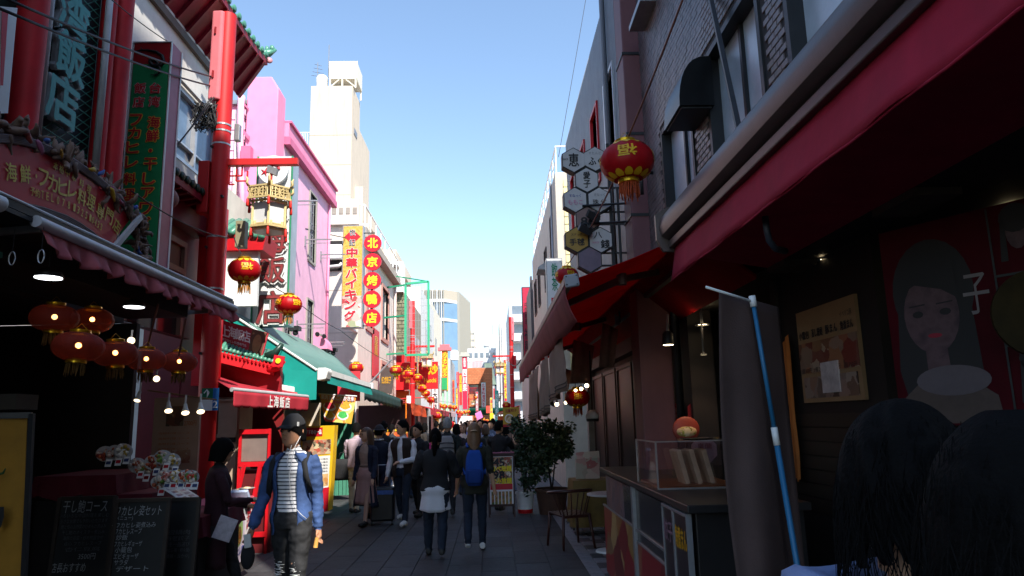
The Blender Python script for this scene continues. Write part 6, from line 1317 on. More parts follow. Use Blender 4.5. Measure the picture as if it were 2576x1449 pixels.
q = MB(); q.box(-4.6, -3.3, 11.3, 11.4, 2.15, 2.7); q.build('beam', M_DRED, tc_)
wc = empty('white_awning_case', (-3.2, 11.8, 2.3), 'white awning casing with a coral flap beside the teal side panel', 'awning')
c0, c1 = at(655, 967, Y=11.7), at(755, 985, Y=12.6); 
q = MB(); q.bar(c0, c1, .1, .11); q.build('casing', M_WHITE, wc, bevel=.02)
q = MB(); q.obox(c0, (.1, -.02, 0), (0, .05, 0), (0, 0, .085)); q.build('end_cap', M_WPLAIN, wc, bevel=.03)
q = MB(); q.add([c0.lerp(c1, .4)+Vector((.06,-.05,-.05)), c1+Vector((.08,-.05,-.03)), c1+Vector((.12,-.05,-.14)), c0.lerp(c1, .45)+Vector((.06,-.05,-.12))], [(0,1,2,3)]); q.build('flap', mat('coral_flap', H('c84a50'), .7), wc)
ta = empty('teal_awning', (-4, 15, 2.5), 'large teal tarpaulin awning with pale grey-green top and white end boxes', 'awning')
M_TEALC = mat('teal_tarp', H('0f9a8e'), .6, .12, 3, .1, 60, trans=.15); M_TEALT = mat('grey_green_tarp', H('5f8279'), .65, .12, 3, .1, 60)
r0, r1 = at(640, 795, X=-4.85), at(835, 878, X=-4.85); m0, m1 = at(797, 938, X=-3.0), at(912, 962, X=-3.0)
m0 = Vector((-3.0, 12.4, 2.62)); m1 = Vector((-3.0, 17.3, 2.58)); r0 = Vector((-4.85, 14.0 if False else 12.5, 3.85)); r1 = Vector((-4.85, 21.8, 3.85))
q = MB(); q.loft([[r0.lerp(r1, i/12)+Vector((0,0,.015*math.sin(i*2))) for i in range(13)], [r0.lerp(r1, i/12).lerp(m0.lerp(m1, i/12), .5)+Vector((0,0,-.03)) for i in range(13)], [m0.lerp(m1, i/12) for i in range(13)]], caps=False, closed=False); o = q.build('top_sheet', M_TEALT, ta, smooth=True); o.modifiers.new('thick', 'SOLIDIFY').thickness = .006
q = MB(); q.prism([r0+Vector((0,-.01,-.02)), m0+Vector((0,-.01,-.02)), m0+Vector((0,-.01,-.5)), m0+Vector((-.7,-.01,-.52)), r0+Vector((0,-.01,-1.1))], (0, .01, 0)); q.build('side_panel', M_TEALC, ta)
MB().tube([r0+Vector((0,-.02,0)), m0+Vector((0,-.02,0))], .02, 8).build('edge_piping', M_WHITE, ta)
for f in (.45,): MB().bar(r0.lerp(m0, f)+Vector((0,-.03,0)), r0.lerp(m0, f-.25)+Vector((0,-.03,-.75)), .02, .02).build('side_stay', M_TEALF, ta)
q = MB(); q.prism([m0+Vector((0.0,0,.04)), m0+Vector((.16,0,.04)), m0+Vector((.19,0,-.02)), m0+Vector((.15,0,-.16)), m0+Vector((0,0,-.18))], (0, .35, 0)); q.build('end_box', M_WHITE, ta, bevel=.02)
q = MB(); q.bar(m0+Vector((.1,.3,-.02)), m1+Vector((.1,0,0)), .08, .1); q.build('front_bar', M_WHITE, ta); q = MB(); q.loft([[m0.lerp(m1, i/20)+Vector((.12,.2*(1-i/20),-.06)) for i in range(21)], [m0.lerp(m1, i/20)+Vector((.14+.01*math.sin(i),.2*(1-i/20),-.22)) for i in range(21)]], caps=False, closed=False); q.build('valance', M_TEALC, ta, smooth=True)
MB().obox(m1+Vector((.1,.0,.0)), (.06,0,0), (0,.1,0), (0,0,.07)).build('end_box', M_WPLAIN, ta)
gsb = empty('ice_shop', (-4, 16, 0), 'shop under the teal awning with green corrugated shutter', 'shop')
q = MB(); q.box(-4.9, -4.6, 14.61, 21.6, 0, 3.4); q.build('wall', mat('shop_dark_green', (.03,.06,.05), .6, .2), gsb)
q = MB(); q.box(-4.2, -3.2, 16.9, 16.95, .1, 2.35); sg_ = q.build('green_shutter', mat('shutter_green', H('4a8a72'), .55, .12, 3, streak=.2), gsb)
for k in range(12): MB().box(-4.2+.085*k, -4.2+.085*k+.03, 16.87, 16.899, .1, 2.35).build('shutter_rib', MATS['shutter_green'], sg_)
kp = empty('shaved_ice_poster', (-3.1, 14.4, 1.7), 'hanging colourful shaved-ice poster on a roller under the teal awning', 'poster')
A, B, C, D = at(803, 992, Y=14.4), at(896, 998, Y=14.4), at(884, 1066, Y=14.4), at(818, 1060, Y=14.4)
def KS(s, t, d=0.): return (A*(1-s)+B*s)*(1-t)+(D*(1-s)+C*s)*t+Vector((0, -d, 0))
q = MB(); q.prism([KS(0,0), KS(1,0), KS(1,1), KS(0,1)], (0, .01, 0)); q.build('sheet', printed('fruit_print', ['e8c05a','e0883a','c8d06a','e8d8a0','d8403a','e0b040'], 5, seed=4), kp)
for s, t, c in ((.24,.42,'d8485a'), (.72,.38,'e8a83a'), (.2,.76,'e0b838'), (.66,.72,'4ab85a')):
 q = MB(); q.add([KS(s+.2*math.cos(a), t+.16*math.sin(a)+.02, .004) for a in [2*PI*k/18 for k in range(18)]], [tuple(range(18))]); q.build('dish_print', M_WPLAIN, kp)
 q = MB(); q.add([KS(s+.15*math.cos(a)*(1+.15*math.sin(5*a)), t-.02+.13*math.sin(a), .008) for a in [2*PI*k/18 for k in range(18)]], [tuple(range(18))]); q.build('ice_print', mat('ice_'+c, H(c), .5, .3, 30), kp)
q = MB(); letters(q, '果肉まるごとかき氷', KS(.5, .09, .012), (B-A).normalized(), ZP, .66, .09, bold=.03); q.build('lettering', M_WPLAIN, kp)
q = MB(); letters(q, '果肉まるごとかき氷', KS(.5, .09, .006), (B-A).normalized(), ZP, .66, .09, bold=.07); letters(q, '各500円', KS(.5, .25, .012), (B-A).normalized(), ZP, .2, .06, bold=.02); q.build('lettering', mat('poster_pink', H('c83a8a'), .5), kp)
MB().tube([KS(-.02,-.02,.01), KS(1.02,-.02,.01)], .012, 8).build('roller', M_WPLAIN, kp)
yb_ = empty('yellow_menu_board', (-3.35, 13.8, 0), 'yellow-topped menu stand with red heading and staff photos beside the shutter', 'sign')
A, B, C, D = at(757, 1072, Y=13.5), at(842, 1070, Y=13.5), at(828, 1285, Y=13.7), at(757, 1300, Y=13.7)
def YS(s, t, d=0.): return (A*(1-s)+B*s)*(1-t)+(D*(1-s)+C*s)*t+Vector((0, -d, 0))
def yq(m, s0, t0, s1, t1, d, name='print_area'): q = MB(); q.add([YS(s0,t0,d), YS(s1,t0,d), YS(s1,t1,d), YS(s0,t1,d)], [(0,1,2,3)]); return q.build(name, m, yb_)
q = MB(); q.prism([YS(0,0), YS(1,0), YS(1,1), YS(0,1)], (.0, .3, 0)); q.build('case', M_YEL, yb_)
yq(M_REDINK, .02, .02, .65, .12, .004); yq(printed('staff_photo', ['8a8a80','d8c8a0','c03a2a','3a4a3a','e0b090'], 14, seed=6), .05, .16, .92, .33, .004); yq(M_WPLAIN, .05, .35, .92, .72, .004); yq(M_REDINK, .0, .72, .95, 1, .004); yq(printed('bun_photo', ['c88a4a','e0b880','8a4a20'], 12, seed=3), .1, .56, .9, .7, .007)
q = MB(); letters(q, 'おすすめの一品', YS(.34, .07), XP, ZP, .34, .08, bold=.02, off=.008); q.build('lettering', M_WINK, yb_)
q = MB()
for k in range(5): letters(q, '上海名物 焼き小籠包', YS(.5, .38+.035*k), XP, ZP, .42, .025, off=.008)
q.build('lettering', M_INK, yb_)
q = MB(); q.box(-4.0, -3.55, 13.2, 13.25, .9, 1.65); q.build('wall_poster', printed('snack_poster', ['c8a090','a04a30','e0d0c0','8a5a40'], 9, seed=5), sp)
ez = empty('red_easel', (-3.25, 10.2, 0), 'bright red wooden display easel with shelves behind the striped-shirt man', 'easel')
xa, xb = -3.5, -3.1
for x in (xa, xb): MB().bar((x, 10.2, .0), (x, 10.2, 1.66), .035, .035).build('post', M_RED, ez)
for z in (1.62, 1.18, .25): MB().box(xa, xb, 10.17, 10.21, z-.03, z+.035).build('rail', M_RED, ez)
MB().box(xa, xb, 10.22, 10.24, 1.22, 1.6).build('back_board', mat('easel_board', H('7a6a64'), .5, .15), ez)
for (x0, x1) in ((xa+.1, xa+.02), (xb-.08, xb-.14)): MB().bar((x0, 10.1, 1.18), (x1, 9.95, .5), .05, .03).build('leg', M_RED, ez)
MB().box(xa-.05, xb+.05, 10.25, 10.6, 0, 1.1).build('lower_cabinet', mat('cabinet_red_dark', H('5a1216'), .6, .2), ez)
# ================================================================== beige house with round signs
M_BEIGE = mat('beige_render', H('d6c9bd'), .75, .08, 3, .12, 50, streak=.3)
be = empty('beige_house', (-5.2, 31, 0), 'beige rendered house with pink-framed windows behind the round red signs', 'building')
hw = [(31.9, 33.9, 5.5, 7.8), (31.9, 33.7, 3.2, 4.3), (28.0, 29.5, 5.5, 7.6)]
q = MB(); wall_with_holes(q, -5.1, -4.9, 26.3, 36.0, 0, 8.6, hw); q.box(-8.5, -5.1, 26.3, 26.5, 0, 9.8); q.box(-8.5, -5.1, 26.5, 36, 8.4, 8.6); q.box(-8.4, -5.1, 35.8, 36, 0, 8.4); q.build('wall', M_BEIGE, be)
q = MB(); q.box(-5.0, -4.55, 26.1, 36.3, 8.6, 8.75); q.box(-4.95, -4.6, 26.1, 36.3, 8.751, 9.0); q.build('cornice', mat('cornice_grey', H('a89a8e'), .7, .15, 4, streak=.3), be)
q = MB(); q.box(-8.5, -4.9, 26.1, 26.29, 9.1, 10.1); q.build('parapet', M_BEIGE, be)
for k in range(4): MB().box(-5.9+.26*k, -5.75+.26*k, 26.08, 26.099, 9.5, 9.75).build('parapet_recess_shade', mat('recess_shade_grey', H('948a80'), .7), be)  # darker plates on the parapet front paint the shade of recesses
for z in (3.6, 5.0, 6.6): MB().box(-7, -4.91, 26.292, 26.299, z, z+.015).build('joint_line', mat('joint_tone', H('a89c90'), .8), be)
q = MB(); q.box(-6.3, -5.4, 26.25, 26.299, 7.35, 8.5); q.build('niche_shade', M_DARK, be); q = MB(); q.box(-5.95, -5.5, 26.0, 26.24, 7.75, 8.3); q.build('air_conditioner', M_WPLAIN, be, bevel=.02); MB().tube([(-6.2, 26.1, 7.45), (-5.6, 26.1, 7.5), (-5.5, 26.1, 7.6)], .06, 8).build('pipe', M_WPLAIN, be, smooth=True)  # dark sheet before the wall paints the shade inside a niche
for y0, y1, z0, z1 in hw:
 f = MB()
 for b in ((y0-.15, y0, z0-.15, z1+.15), (y1, y1+.15, z0-.15, z1+.15), (y0, y1, z1, z1+.15), (y0, y1, z0-.18, z0)): f.box(-5.0, -4.84, *b)
 w_ = f.build('window', mat('frame_salmon', H('b8867a'), .7), be); MB().box(-5.05, -5.04, y0, y1, z0, z1).build('pane', M_GLASS, w_); MB().box(-5.03, -4.98, (y0+y1)/2-.04, (y0+y1)/2+.04, z0, z1).build('mullion', M_GREY, w_)
MB().tube([(-4.8, 35.7, 0), (-4.8, 35.7, 8.5)], .07, 8).build('down_pipe', mat('pipe_pink', H('c8b0a8'), .6), be, smooth=True)
q = MB()
for k in range(8): q.bar((-4.7, 26.3+1.3*k, 9.0), (-4.7, 26.3+1.3*k, 9.9), .04, .04)
q.bar((-4.7, 26.3, 9.9), (-4.7, 36, 9.9), .05, .05); q.bar((-4.7, 26.3, 9.9), (-6.5, 26.3, 10.2), .06, .06); q.build('roof_rail', M_WHITE, be)
gv = empty('gold_vertical_sign', (-4.7, 24, 4.8), 'tall gold vertical buffet sign with white-edged red characters', 'sign')
gx0, gx1, gz0, gz1 = -5.05, -4.33, 4.88, 8.46
MB().box(gx0, gx1, 24.02, 24.35, gz0, gz1).build('sign_box', mat('sign_steel2', H('9a9a9e'), .4, .12, 5, metal=.3), gv)
MB().box(gx0+.03, gx1-.04, 24.0, 24.019, gz0+1.1, gz1-.03).build('face_panel', printed('gold_flecks', ['a8802a','c89a3a','d8b058','c09038'], 9, mode='noise'), gv)
MB().box(gx0+.03, gx1-.04, 24.001, 24.019, gz0+.03, gz0+1.1).build('photo_panel', printed('dim_sum_photo', ['e0d8cc','d0c4b4','8a9a6a','e8e4dc','b03a3a','d8d0c4'], 5, seed=7), gv)
q = MB(); p = Vector((gx0+.34, 23.992, 8.05)); q.add([p+Vector((-.28,0,0)), p+Vector((0,0,-.27)), p+Vector((.28,0,0)), p+Vector((0,0,.27))], [(0,1,2,3)]); q.build('red_diamond', M_REDINK, gv)
a, b, c = MB(), MB(), MB(); letters(a, '悦', (gx0+.34, 23.99, 8.2), *CAMF, .2, .22, bold=.05, off=.004); letters(a, '記', (gx0+.34, 23.99, 7.85), *CAMF, .2, .22, bold=.05, off=.004); letters(c, '悦', (gx0+.34, 23.985, 8.2), *CAMF, .2, .22, bold=.01, off=.004); letters(c, '記', (gx0+.34, 23.985, 7.85), *CAMF, .2, .22, bold=.01, off=.004)
for i, s in enumerate('中華バイキング'):
 p = (gx0+.34-.006*i, 23.995, 7.5-.365*i); letters(a, s, p, *CAMF, .36, .3, bold=.09, off=.0); letters(b, s, (p[0], 23.985, p[2]), *CAMF, .36, .3, bold=.045, off=.0)
a.build('letter_outline', M_WPLAIN, gv); b.build('lettering', M_REDINK, gv); c.build('lettering', M_INK, gv)
rd = empty('round_signs', (-4.0, 24, 4.9), 'column of five round red signs with yellow characters', 'sign')
for i, s in enumerate('北京烤鴨店'):
 p = at(938-.7*i, 612+47*i, Y=24); MB().lathe([(.3, -.04), (.3, .04)], p, 32, ax=(0,-1,0)).build('disc', mat('disc_red', H('d01c30'), .4, .06), rd, smooth='edge'); q = MB(); letters(q, s, p-Vector((0,.042,0)), *CAMF, .34, .34, bold=.035, off=.004); q.build('lettering', M_YELINK, rd)
q = MB(); q.bar((-4.0, 24.05, 5.0), (-4.0, 24.05, 8.0), .03, .03)
for z in (4.95, 8.2): q.bar((-4.33, 24.1, z), (-3.95, 24.1, z), .03, .03)
q.build('mount_rod', M_BLACK, rd)
for z in (5.0, 8.3): MB().box(-5.05, -4.9, 24.2, 26.3, z, z+.05).build('mount_arm', M_WHITE, gv)
q = MB(); q.box(-4.86, -4.84, 29.3, 31.0, 3.6, 5.6); o = q.build('red_wall_banner', mat('wall_banner', H('c83a42'), .6, .12), label='tall red banner with gold writing on the beige wall', cat='banner'); WORG[o.name] = Vector(o.location)
q = MB(); letters(q, '皇鳳', (-4.84, 30.1, 4.9), *LEFTF, .9, .9, off=.01, vertical=True); q.build('lettering', M_GOLDPRINT, o)
q = MB(); q.obox((-4.5, 30.9, 3.5), (.28, 0, -.05), (0, .05, 0), (.06, 0, .55)); o = q.build('dark_poster', mat('poster_smoke', H('4a4440'), .6, .25, 3), label='tilted dark grey poster with gold script over the stalls', cat='poster'); WORG[o.name] = Vector(o.location)
q = MB(); letters(q, '紅虎餃子', (-4.5, 30.84, 3.5), *CAMF, .4, .3, off=.01); q.build('lettering', M_GOLDPRINT, o)
q = MB(); q.box(-4.95, -4.2, 23.0, 23.1, 2.4, 3.35); o = q.build('red_sign_box', mat('sign_coral', H('c8323c'), .55, .1), label='plain red sign box with faint gold lettering beside the teal awning', cat='sign'); WORG[o.name] = Vector(o.location)
q = MB(); letters(q, '自家製麺', (-4.5, 22.99, 3.0), *CAMF, .45, .14); letters(q, '小籠包', (-4.4, 22.99, 2.75), *CAMF, .35, .13); q.build('lettering', M_GOLDPRINT, o)
MB().bar(at(925, 970, Y=22.5), at(985, 905, Y=24.5), .04, .04).build('awning_stay', M_GREY, label='grey diagonal stay rod beside the red sign box', cat='rod')
# ================================================================== stair tower block and roof tank
M_TOW = mat('tower_render', H('cfc0ae'), .8, .07, 2, .1, 20, streak=.4)
tb = empty('tower_block', (-15, 70, 0), 'tall cream apartment tower with stepped balconies and a roof water tank', 'building')
q = MB(); q.box(-17.0, -13.0, 65, 69, 0, 34.1); q.box(-20.5, -17.0, 65.5, 72, 0, 25.2); q.box(-16.5, -13.0, 69, 75, 0, 31.2); q.box(-17, -12.0, 69.01, 88, 0, 21.2); q.box(-13, -12.2, 67, 69, 0, 24.5); q.build('wall', M_TOW, tb)
q = MB(); q.box(-13.0, -11.2, 65.0, 65.3, 0, 20.2); q.build('end_wall', M_TOW, tb)
for k in range(6):
 z = 20.2-3.0*k; dx = 0 if k else 0
 q = MB(); q.box(-12.98, -11.2-.0*k, 65.31, 68.5, z-.2, z); q.box(-11.35, -11.2, 65.3, 68.5, z, z+1.1); q.build('balcony', M_TOW, tb)
 q = MB(); q.box(-12.0, -9.6-.0*k, 72, 86, z-2.2, z-2.0); q.box(-9.75, -9.6, 72, 86, z-2.0, z-.9); q.box(-12, -9.75, 72, 72.15, z-2.0, z-.9); q.build('balcony', M_TOW, tb)
for z in (8, 11, 14, 17, 20, 23, 26, 29): MB().box(-17, -13.0, 64.985, 64.999, z, z+.05).build('joint_line', mat('tower_joint', H('b0a698'), .8), tb)
q = MB(); q.box(-12.99, -12.94, 66.0, 67.5, 29.6, 30.2); q.build('wall_vent', M_GREY, tb)
tk_ = MB(); tk_.box(-15.4, -12.7, 65.4, 68.4, 35.2, 36.9); tank = tk_.build('water_tank', mat('tank_cream', H('ddd8c8'), .6, .06), tb)
for k in range(9): MB().box(-15.4+.34*k, -15.34+.34*k, 65.36, 65.399, 35.2, 36.9).build('tank_rib', MATS['tank_cream'], tank)
q = MB()
for x in (-15.3, -14.1, -12.8):
 for y in (65.5, 68.3): q.bar((x, y, 34.1), (x, y, 35.2), .14, .14)
q.bar((-15.3, 65.5, 34.2), (-14.1, 65.5, 35.3), .1, .1); q.bar((-12.8, 65.5, 34.2), (-14.1, 65.5, 35.3), .1, .1); q.box(-15.4, -12.7, 65.4, 68.4, 35.05, 35.19); q.build('tank_stand', MATS['tank_cream'], tank)
MB().lathe([(.55, 0), (.6, 1.2), (.45, 1.45)], (-16.2, 66, 34.15), 14).build('small_tank', M_WPLAIN, tb, smooth='edge')
q = MB(); q.tube([(-15.6, 66, 35.5), (-15.6, 66, 39)], .04, 5); q.tube([(-16.8, 66.5, 34.1), (-16.8, 66.5, 37.4)], .04, 5)
for k in range(4): q.tube([(-17.4+.1*k, 66.5, 36.0+.4*k), (-16.1-.1*k, 66.5, 35.8+.4*k)], .025, 4)
q.build('roof_antenna', M_GREY, tb)
q = MB(); q.box(-19.3, -17.0, 65.2, 66.5, 27.4, 27.6); q.build('stair_landing', M_WHITE, tb)
q = MB()
for k in range(14): q.bar((-19.3+.17*k, 65.2, 27.6), (-19.3+.17*k, 65.2, 29.4), .05, .05)
q.bar((-19.3, 65.2, 29.4), (-17.0, 65.2, 29.4), .07, .07)
for k in range(12): q.bar((-19.3-.2*k, 65.2, 27.6-.18*k), (-19.3-.2*k, 65.2, 29.4-.18*k), .05, .05)
q.bar((-19.3, 65.2, 29.4), (-21.6, 65.2, 27.3), .07, .07); q.bar((-19.3, 65.3, 27.5), (-21.6, 65.3, 25.4), .1, .3); q.build('stair_rail', M_WHITE, tb)
# ================================================================== houses farther along the left
def house(name, X, y0, y1, h, m, label, depth=6, wins=(), frame=None, back=True):
 t = empty(name, (X-depth/2, (y0+y1)/2, 0), label, 'building', 'houses along the left of the street' if X < 0 else 'houses along the right of the street')
 s = -1 if X < 0 else 1; q = MB(); q.box(min(X, X+s*depth), max(X, X+s*depth), y0, y1, 0, h); q.build('wall', m, t)
 for (a, b, c, d, side) in wins:
  f = MB()
  if side == 's': f.box(X-.03 if s > 0 else X-.02, X+.02 if s > 0 else X+.03, a, b, c, d)
  else: f.box(a, b, y0-.03, y0+.02, c, d)
  w_ = f.build('window', frame or M_GREY, t); g = MB(); e = .08
  if side == 's': g.box(X-.035*1 if s > 0 else X+.031, X-.031 if s > 0 else X+.036, a+e, b-e, c+e, d-e)
  else: g.box(a+e, b-e, y0-.036, y0-.031, c+e, d-e)
  g.build('pane', M_GLASS, w_)
 return t
def brick_mat(name, c1, c2, mort, scale=1., bw=.5, rh=.25):
 m = mat(name, c1, .8, .1, 4); n = m.node_tree.nodes; l = m.node_tree.links; bs = n['Principled BSDF']
 br = n.new('ShaderNodeTexBrick'); br.inputs['Color1'].default_value = (*c1, 1); br.inputs['Color2'].default_value = (*c2, 1); br.inputs['Mortar'].default_value = (*mort, 1)
 br.inputs['Scale'].default_value = scale; br.inputs['Brick Width'].default_value = bw; br.inputs['Row Height'].default_value = rh; br.inputs['Mortar Size'].default_value = .02
 tc = n.new('ShaderNodeTexCoord'); mp = n.new('ShaderNodeMapping'); mp.inputs['Rotation'].default_value = (PI/2, 0, 0); l.new(tc.outputs['Object'], mp.inputs[0]); l.new(mp.outputs[0], br.inputs['Vector']); l.new(br.outputs[0], bs.inputs['Base Color']); return m
h1 = house('brown_tiled_house', -4.9, 41.0, 50.0, 9.1, mat('brown_render', H('8a8070'), .8, .12, 4, streak=.2), 'brown tiled house behind the second red pole', 8, [(45, 46.6, 4.6, 7.2, 's'), (47.3, 48.6, 4.6, 7.2, 's')])
q = MB(); rr = random.Random(3)
z = 4.6; r_ = 0
while z < 9.0:
 x = -9.5-(.2 if r_ % 2 else 0)
 while x < -4.95: q.box(x+.012, min(x+.4, -4.92)-.012, 40.95+rr.uniform(-.02,.02), 41.0, z+.012, z+.19); x += .42
 z += .205; r_ += 1
q.build('tile_cladding', brick_mat('olive_brick', H('6e6a50'), H('8a8468'), H('4a4638')), h1, kind='stuff')
q = MB(); q.box(-9, -4.9, 40.0, 40.9, 3.4, 4.2); q.build('green_balcony', mat('pale_green', H('6a9080'), .6, .1), h1); q = MB(); q.box(-9, -4.7, 39.95, 40.9, 3.0, 3.39); q.build('balcony_soffit', M_MAROON, h1)
q = MB(); q.box(-7.5, -5.0, 40.5, 41.5, 9.11, 10.9); q.prism([(-8.5, 39.6, 11.2), (-5.2, 39.6, 10.6), (-5.2, 39.6, 10.5), (-8.5, 39.6, 11.0)], (0, 2, 0)); q.build('rooftop_hut', M_WHITE, h1)
house('grey_white_house', -4.95, 50.1, 62, 11.2, mat('grey_white_panel', H('cfcdca'), .6, .06, 3, streak=.2), 'grey-white panelled house with a tall narrow dark window', 7, [(54, 57, 4.4, 9.4, 's'), (58, 59.5, 8.3, 9.5, 's')], M_GREY)
house('cream_gabled_house', -5.3, 62.5, 76, 12.4, mat('cream_render2', H('ddd4c2'), .7, .07, 3, streak=.2), 'cream house with small square windows behind the grey-white one', 8, [(64, 65.5, 9.8, 11, 's'), (68, 69.5, 8.0, 9.6, 's'), (72, 73.5, 5.5, 7, 's')], M_GREY)
house('white_corner_house', -5.5, 76.5, 84, 8.5, mat('white_panel', H('d8d4d0'), .6, .06, 3, streak=.15), 'white corner house behind the orange-yellow vertical sign', 8, [(78, 80, 4.5, 6.5, 's'), (81, 83, 4.5, 6.5, 's')])
house('grey_flat_house', -5.5, 96, 108, 10.0, mat('grey_panel', H('b4b4b4'), .6, .08, 3), 'grey flat-roofed house with roof tanks behind the tall crimson sign', 9, [(99, 101, 5, 7, 's'), (104, 106, 5, 7, 's')])
for k in range(3): MB().lathe([(.6, 10.0), (.6, 11.2), (.3, 11.4)], (-8.5+1.7*k, 99, 0), 12).build('roof_tank', M_WPLAIN, smooth='edge', label=('white roof tank on the grey flat house, beside the glass tower', 'middle white roof tank on the grey flat house', 'white roof tank on the street side of the grey flat house')[k], cat='tank', group='roof tanks on the grey house')
gf = empty('green_scaffold', (-3.4, 33, 4.7), 'tall green steel frame with fine netting in front of the brown house', 'frame')
M_GFR = mat('frame_green', H('3aa87e'), .5, .08); x0, x1, z0, z1 = -3.95, -2.88, 4.75, 8.1
for a, b in (((x0, z0), (x0, z1)), ((x1, z0), (x1, z1+.1)), ((x0, z1), (x1, z1+.1)), ((x0, z0), (x1, z0))): MB().bar((a[0], 33, a[1]), (b[0], 33, b[1]), .1, .1).build('frame_bar', M_GFR, gf)
for z in (z0+.1, 6.6, z1-.05): MB().bar((x0, 33, z), (x0-1.6, 34, z+.02), .08, .08).build('side_bar', M_GFR, gf)
MB().bar((x1, 33, z1+.1), (x0-1.0, 34.5, z1+.75), .06, .06).build('side_bar', M_GFR, gf)
q = MB()
for k in range(9): q.bar((x0, 33, z0+.35*k+.2), (x1, 33, z0+.35*k+.2), .012, .012)
for k in range(8): q.bar((x0+.13*k+.08, 33, z0), (x0+.13*k+.08, 33, z1), .008, .008)
q.build('netting', mat('net_grey', (.3,.32,.32), .6), gf)
rf = empty('red_front_shop', (-4.6, 39, 0), 'red-painted shop front with large gold characters and an orange doorway', 'shop')
q = MB(); q.box(-6.5, -4.6, 38.0, 39.5, 0, 5.2); q.build('wall', mat('front_red', H('c01820'), .5, .1), rf)
q = MB(); q.box(-3.75, -2.75, 37.0, 37.08, 3.35, 4.75); q.build('hanging_board', mat('board_scarlet', H('d81a20'), .5, .08), rf); q = MB(); q.box(-5.0, -3.85, 37.1, 37.18, 3.35, 4.75); q.build('hanging_board', MATS['board_scarlet'], rf)
q = MB(); letters(q, '好', (-4.15, 37.09, 4.35), *CAMF, .5, .5, bold=.04); letters(q, '炒', (-3.0, 36.99, 4.35), *CAMF, .48, .5, bold=.04); letters(q, 'Haochi', (-3.15, 36.99, 3.8), *CAMF, .6, .22, bold=.02); letters(q, '京', (-4.75, 37.09, 4.35), *CAMF, .4, .5, bold=.04); q.build('lettering', M_GOLDPRINT, rf)
q = MB(); q.box(-5.0, -4.3, 37.5, 37.6, 1.9, 3.3); q.build('orange_door', mat('door_orange', H('e07a1e'), .5, .12), rf)  # plain orange door colour
q = MB(); q.box(-5.9, -5.05, 37.3, 37.5, 0, 5.0); q.build('red_pier', mat('pier_red', H('d81a24'), .5), rf)
def fsign(name, x0, x1, yt, yb, Y, face, label, texts, cap=None, side=M_GREY, depth=.4):
 a, b = at(x0, yt, Y=Y), at(x1, yb, Y=Y); t = empty(name, ((a.x+b.x)/2, Y, b.z), label, 'sign', 'vertical signs over the left stalls'); X0, X1 = a.x, at(x1, yt, Y=Y).x
 MB().box(X0, X1, Y, Y+depth, b.z, a.z).build('sign_box', side, t); MB().box(X0+.05, X1-.05, Y-.02, Y-.004, b.z+.05, a.z-.05).build('face_panel', face, t); by = {}
 for s, fx, f0, f1, fw, ink, bold in texts: letters(by.setdefault(ink.name, MB()), s, (X0+(X1-X0)*fx, Y-.022, a.z-(a.z-b.z)*(f0+f1)/2), *CAMF, (X1-X0)*fw, (a.z-b.z)*(f1-f0), bold=bold, off=.01, vertical=len(s) > 1)
 for k, mb in by.items(): mb.build('lettering', MATS[k], t)
 if cap: q = MB(); q.box(X0-.3, X1+.3, Y-.15, Y+depth+.1, a.z, a.z+.25); q.box(X0-.15, X1+.15, Y-.05, Y+depth, a.z+.251, a.z+.5); q.build('cap', cap, t)
 return t
M_MAGINK = mat('magenta_ink', H('c01c5a'), .5)
fsign('white_vertical_sign', 1084, 1104, 920, 1030, 40, M_WPLAIN, 'white vertical sign with magenta and black characters', [('キリンビール', .5, .05, .42, .5, M_MAGINK, .03), ('株式会社', .5, .46, .6, .3, M_INK, 0), ('大堀', .5, .61, .86, .6, M_INK, .03), ('店', .5, .88, .98, .5, M_INK, .02)])
fsign('orange_vertical_sign', 1111, 1126, 882, 982, 58, mat('sign_vermilion', H('d8342a'), .5, .06), 'orange-edged vertical sign of slanted yellow kana on green posts', [('スカイネットコミック', .5, .03, .66, .7, M_YELINK, .05)], cap=M_COVER, side=M_YEL)
_s = at(1118, 950, Y=57.9); MB().box(_s.x-.22, _s.x+.22, 57.88, 57.96, at(1118, 980, Y=57.9).z, at(1118, 950, Y=57.9).z).build('green_panel', mat('sign_green2', H('2a9a5a'), .5), bpy.data.objects['orange_vertical_sign'])
for dx in (-.15, .2): MB().box(_s.x+dx-.06, _s.x+dx+.06, 58.1, 58.25, 0, at(1118, 982, Y=58).z).build('green_post', mat('post_mint', H('8ac8a0'), .5), bpy.data.objects['orange_vertical_sign'])
fsign('crimson_vertical_sign', 1162, 1175, 897, 1030, 85, mat('sign_crimson2', H('c81c40'), .5, .06), 'tall crimson vertical sign with white characters under a grey cap', [('中国料理', .5, .03, .2, .4, M_WINK, .03), ('四川菜', .5, .24, .66, .7, M_WINK, .04)], cap=mat('cap_grey', H('b0b0a4'), .6))
fsign('red_gold_sign', 1154, 1163, 938, 1020, 72, mat('sign_scarlet2', H('d82a2a'), .5), 'narrow scarlet sign with gold characters beside the crimson one', [('皇蘭', .5, .05, .6, .7, M_GOLDPRINT, .04)])
fsign('white_restaurant_sign', 1210, 1222, 962, 1025, 112, M_WPLAIN, 'white vertical sign with red brush characters before the orange brick house', [('広東料理民生', .5, .04, .96, .6, M_REDINK, .03)], side=mat('edge_green2', H('2a7a5a'), .5))
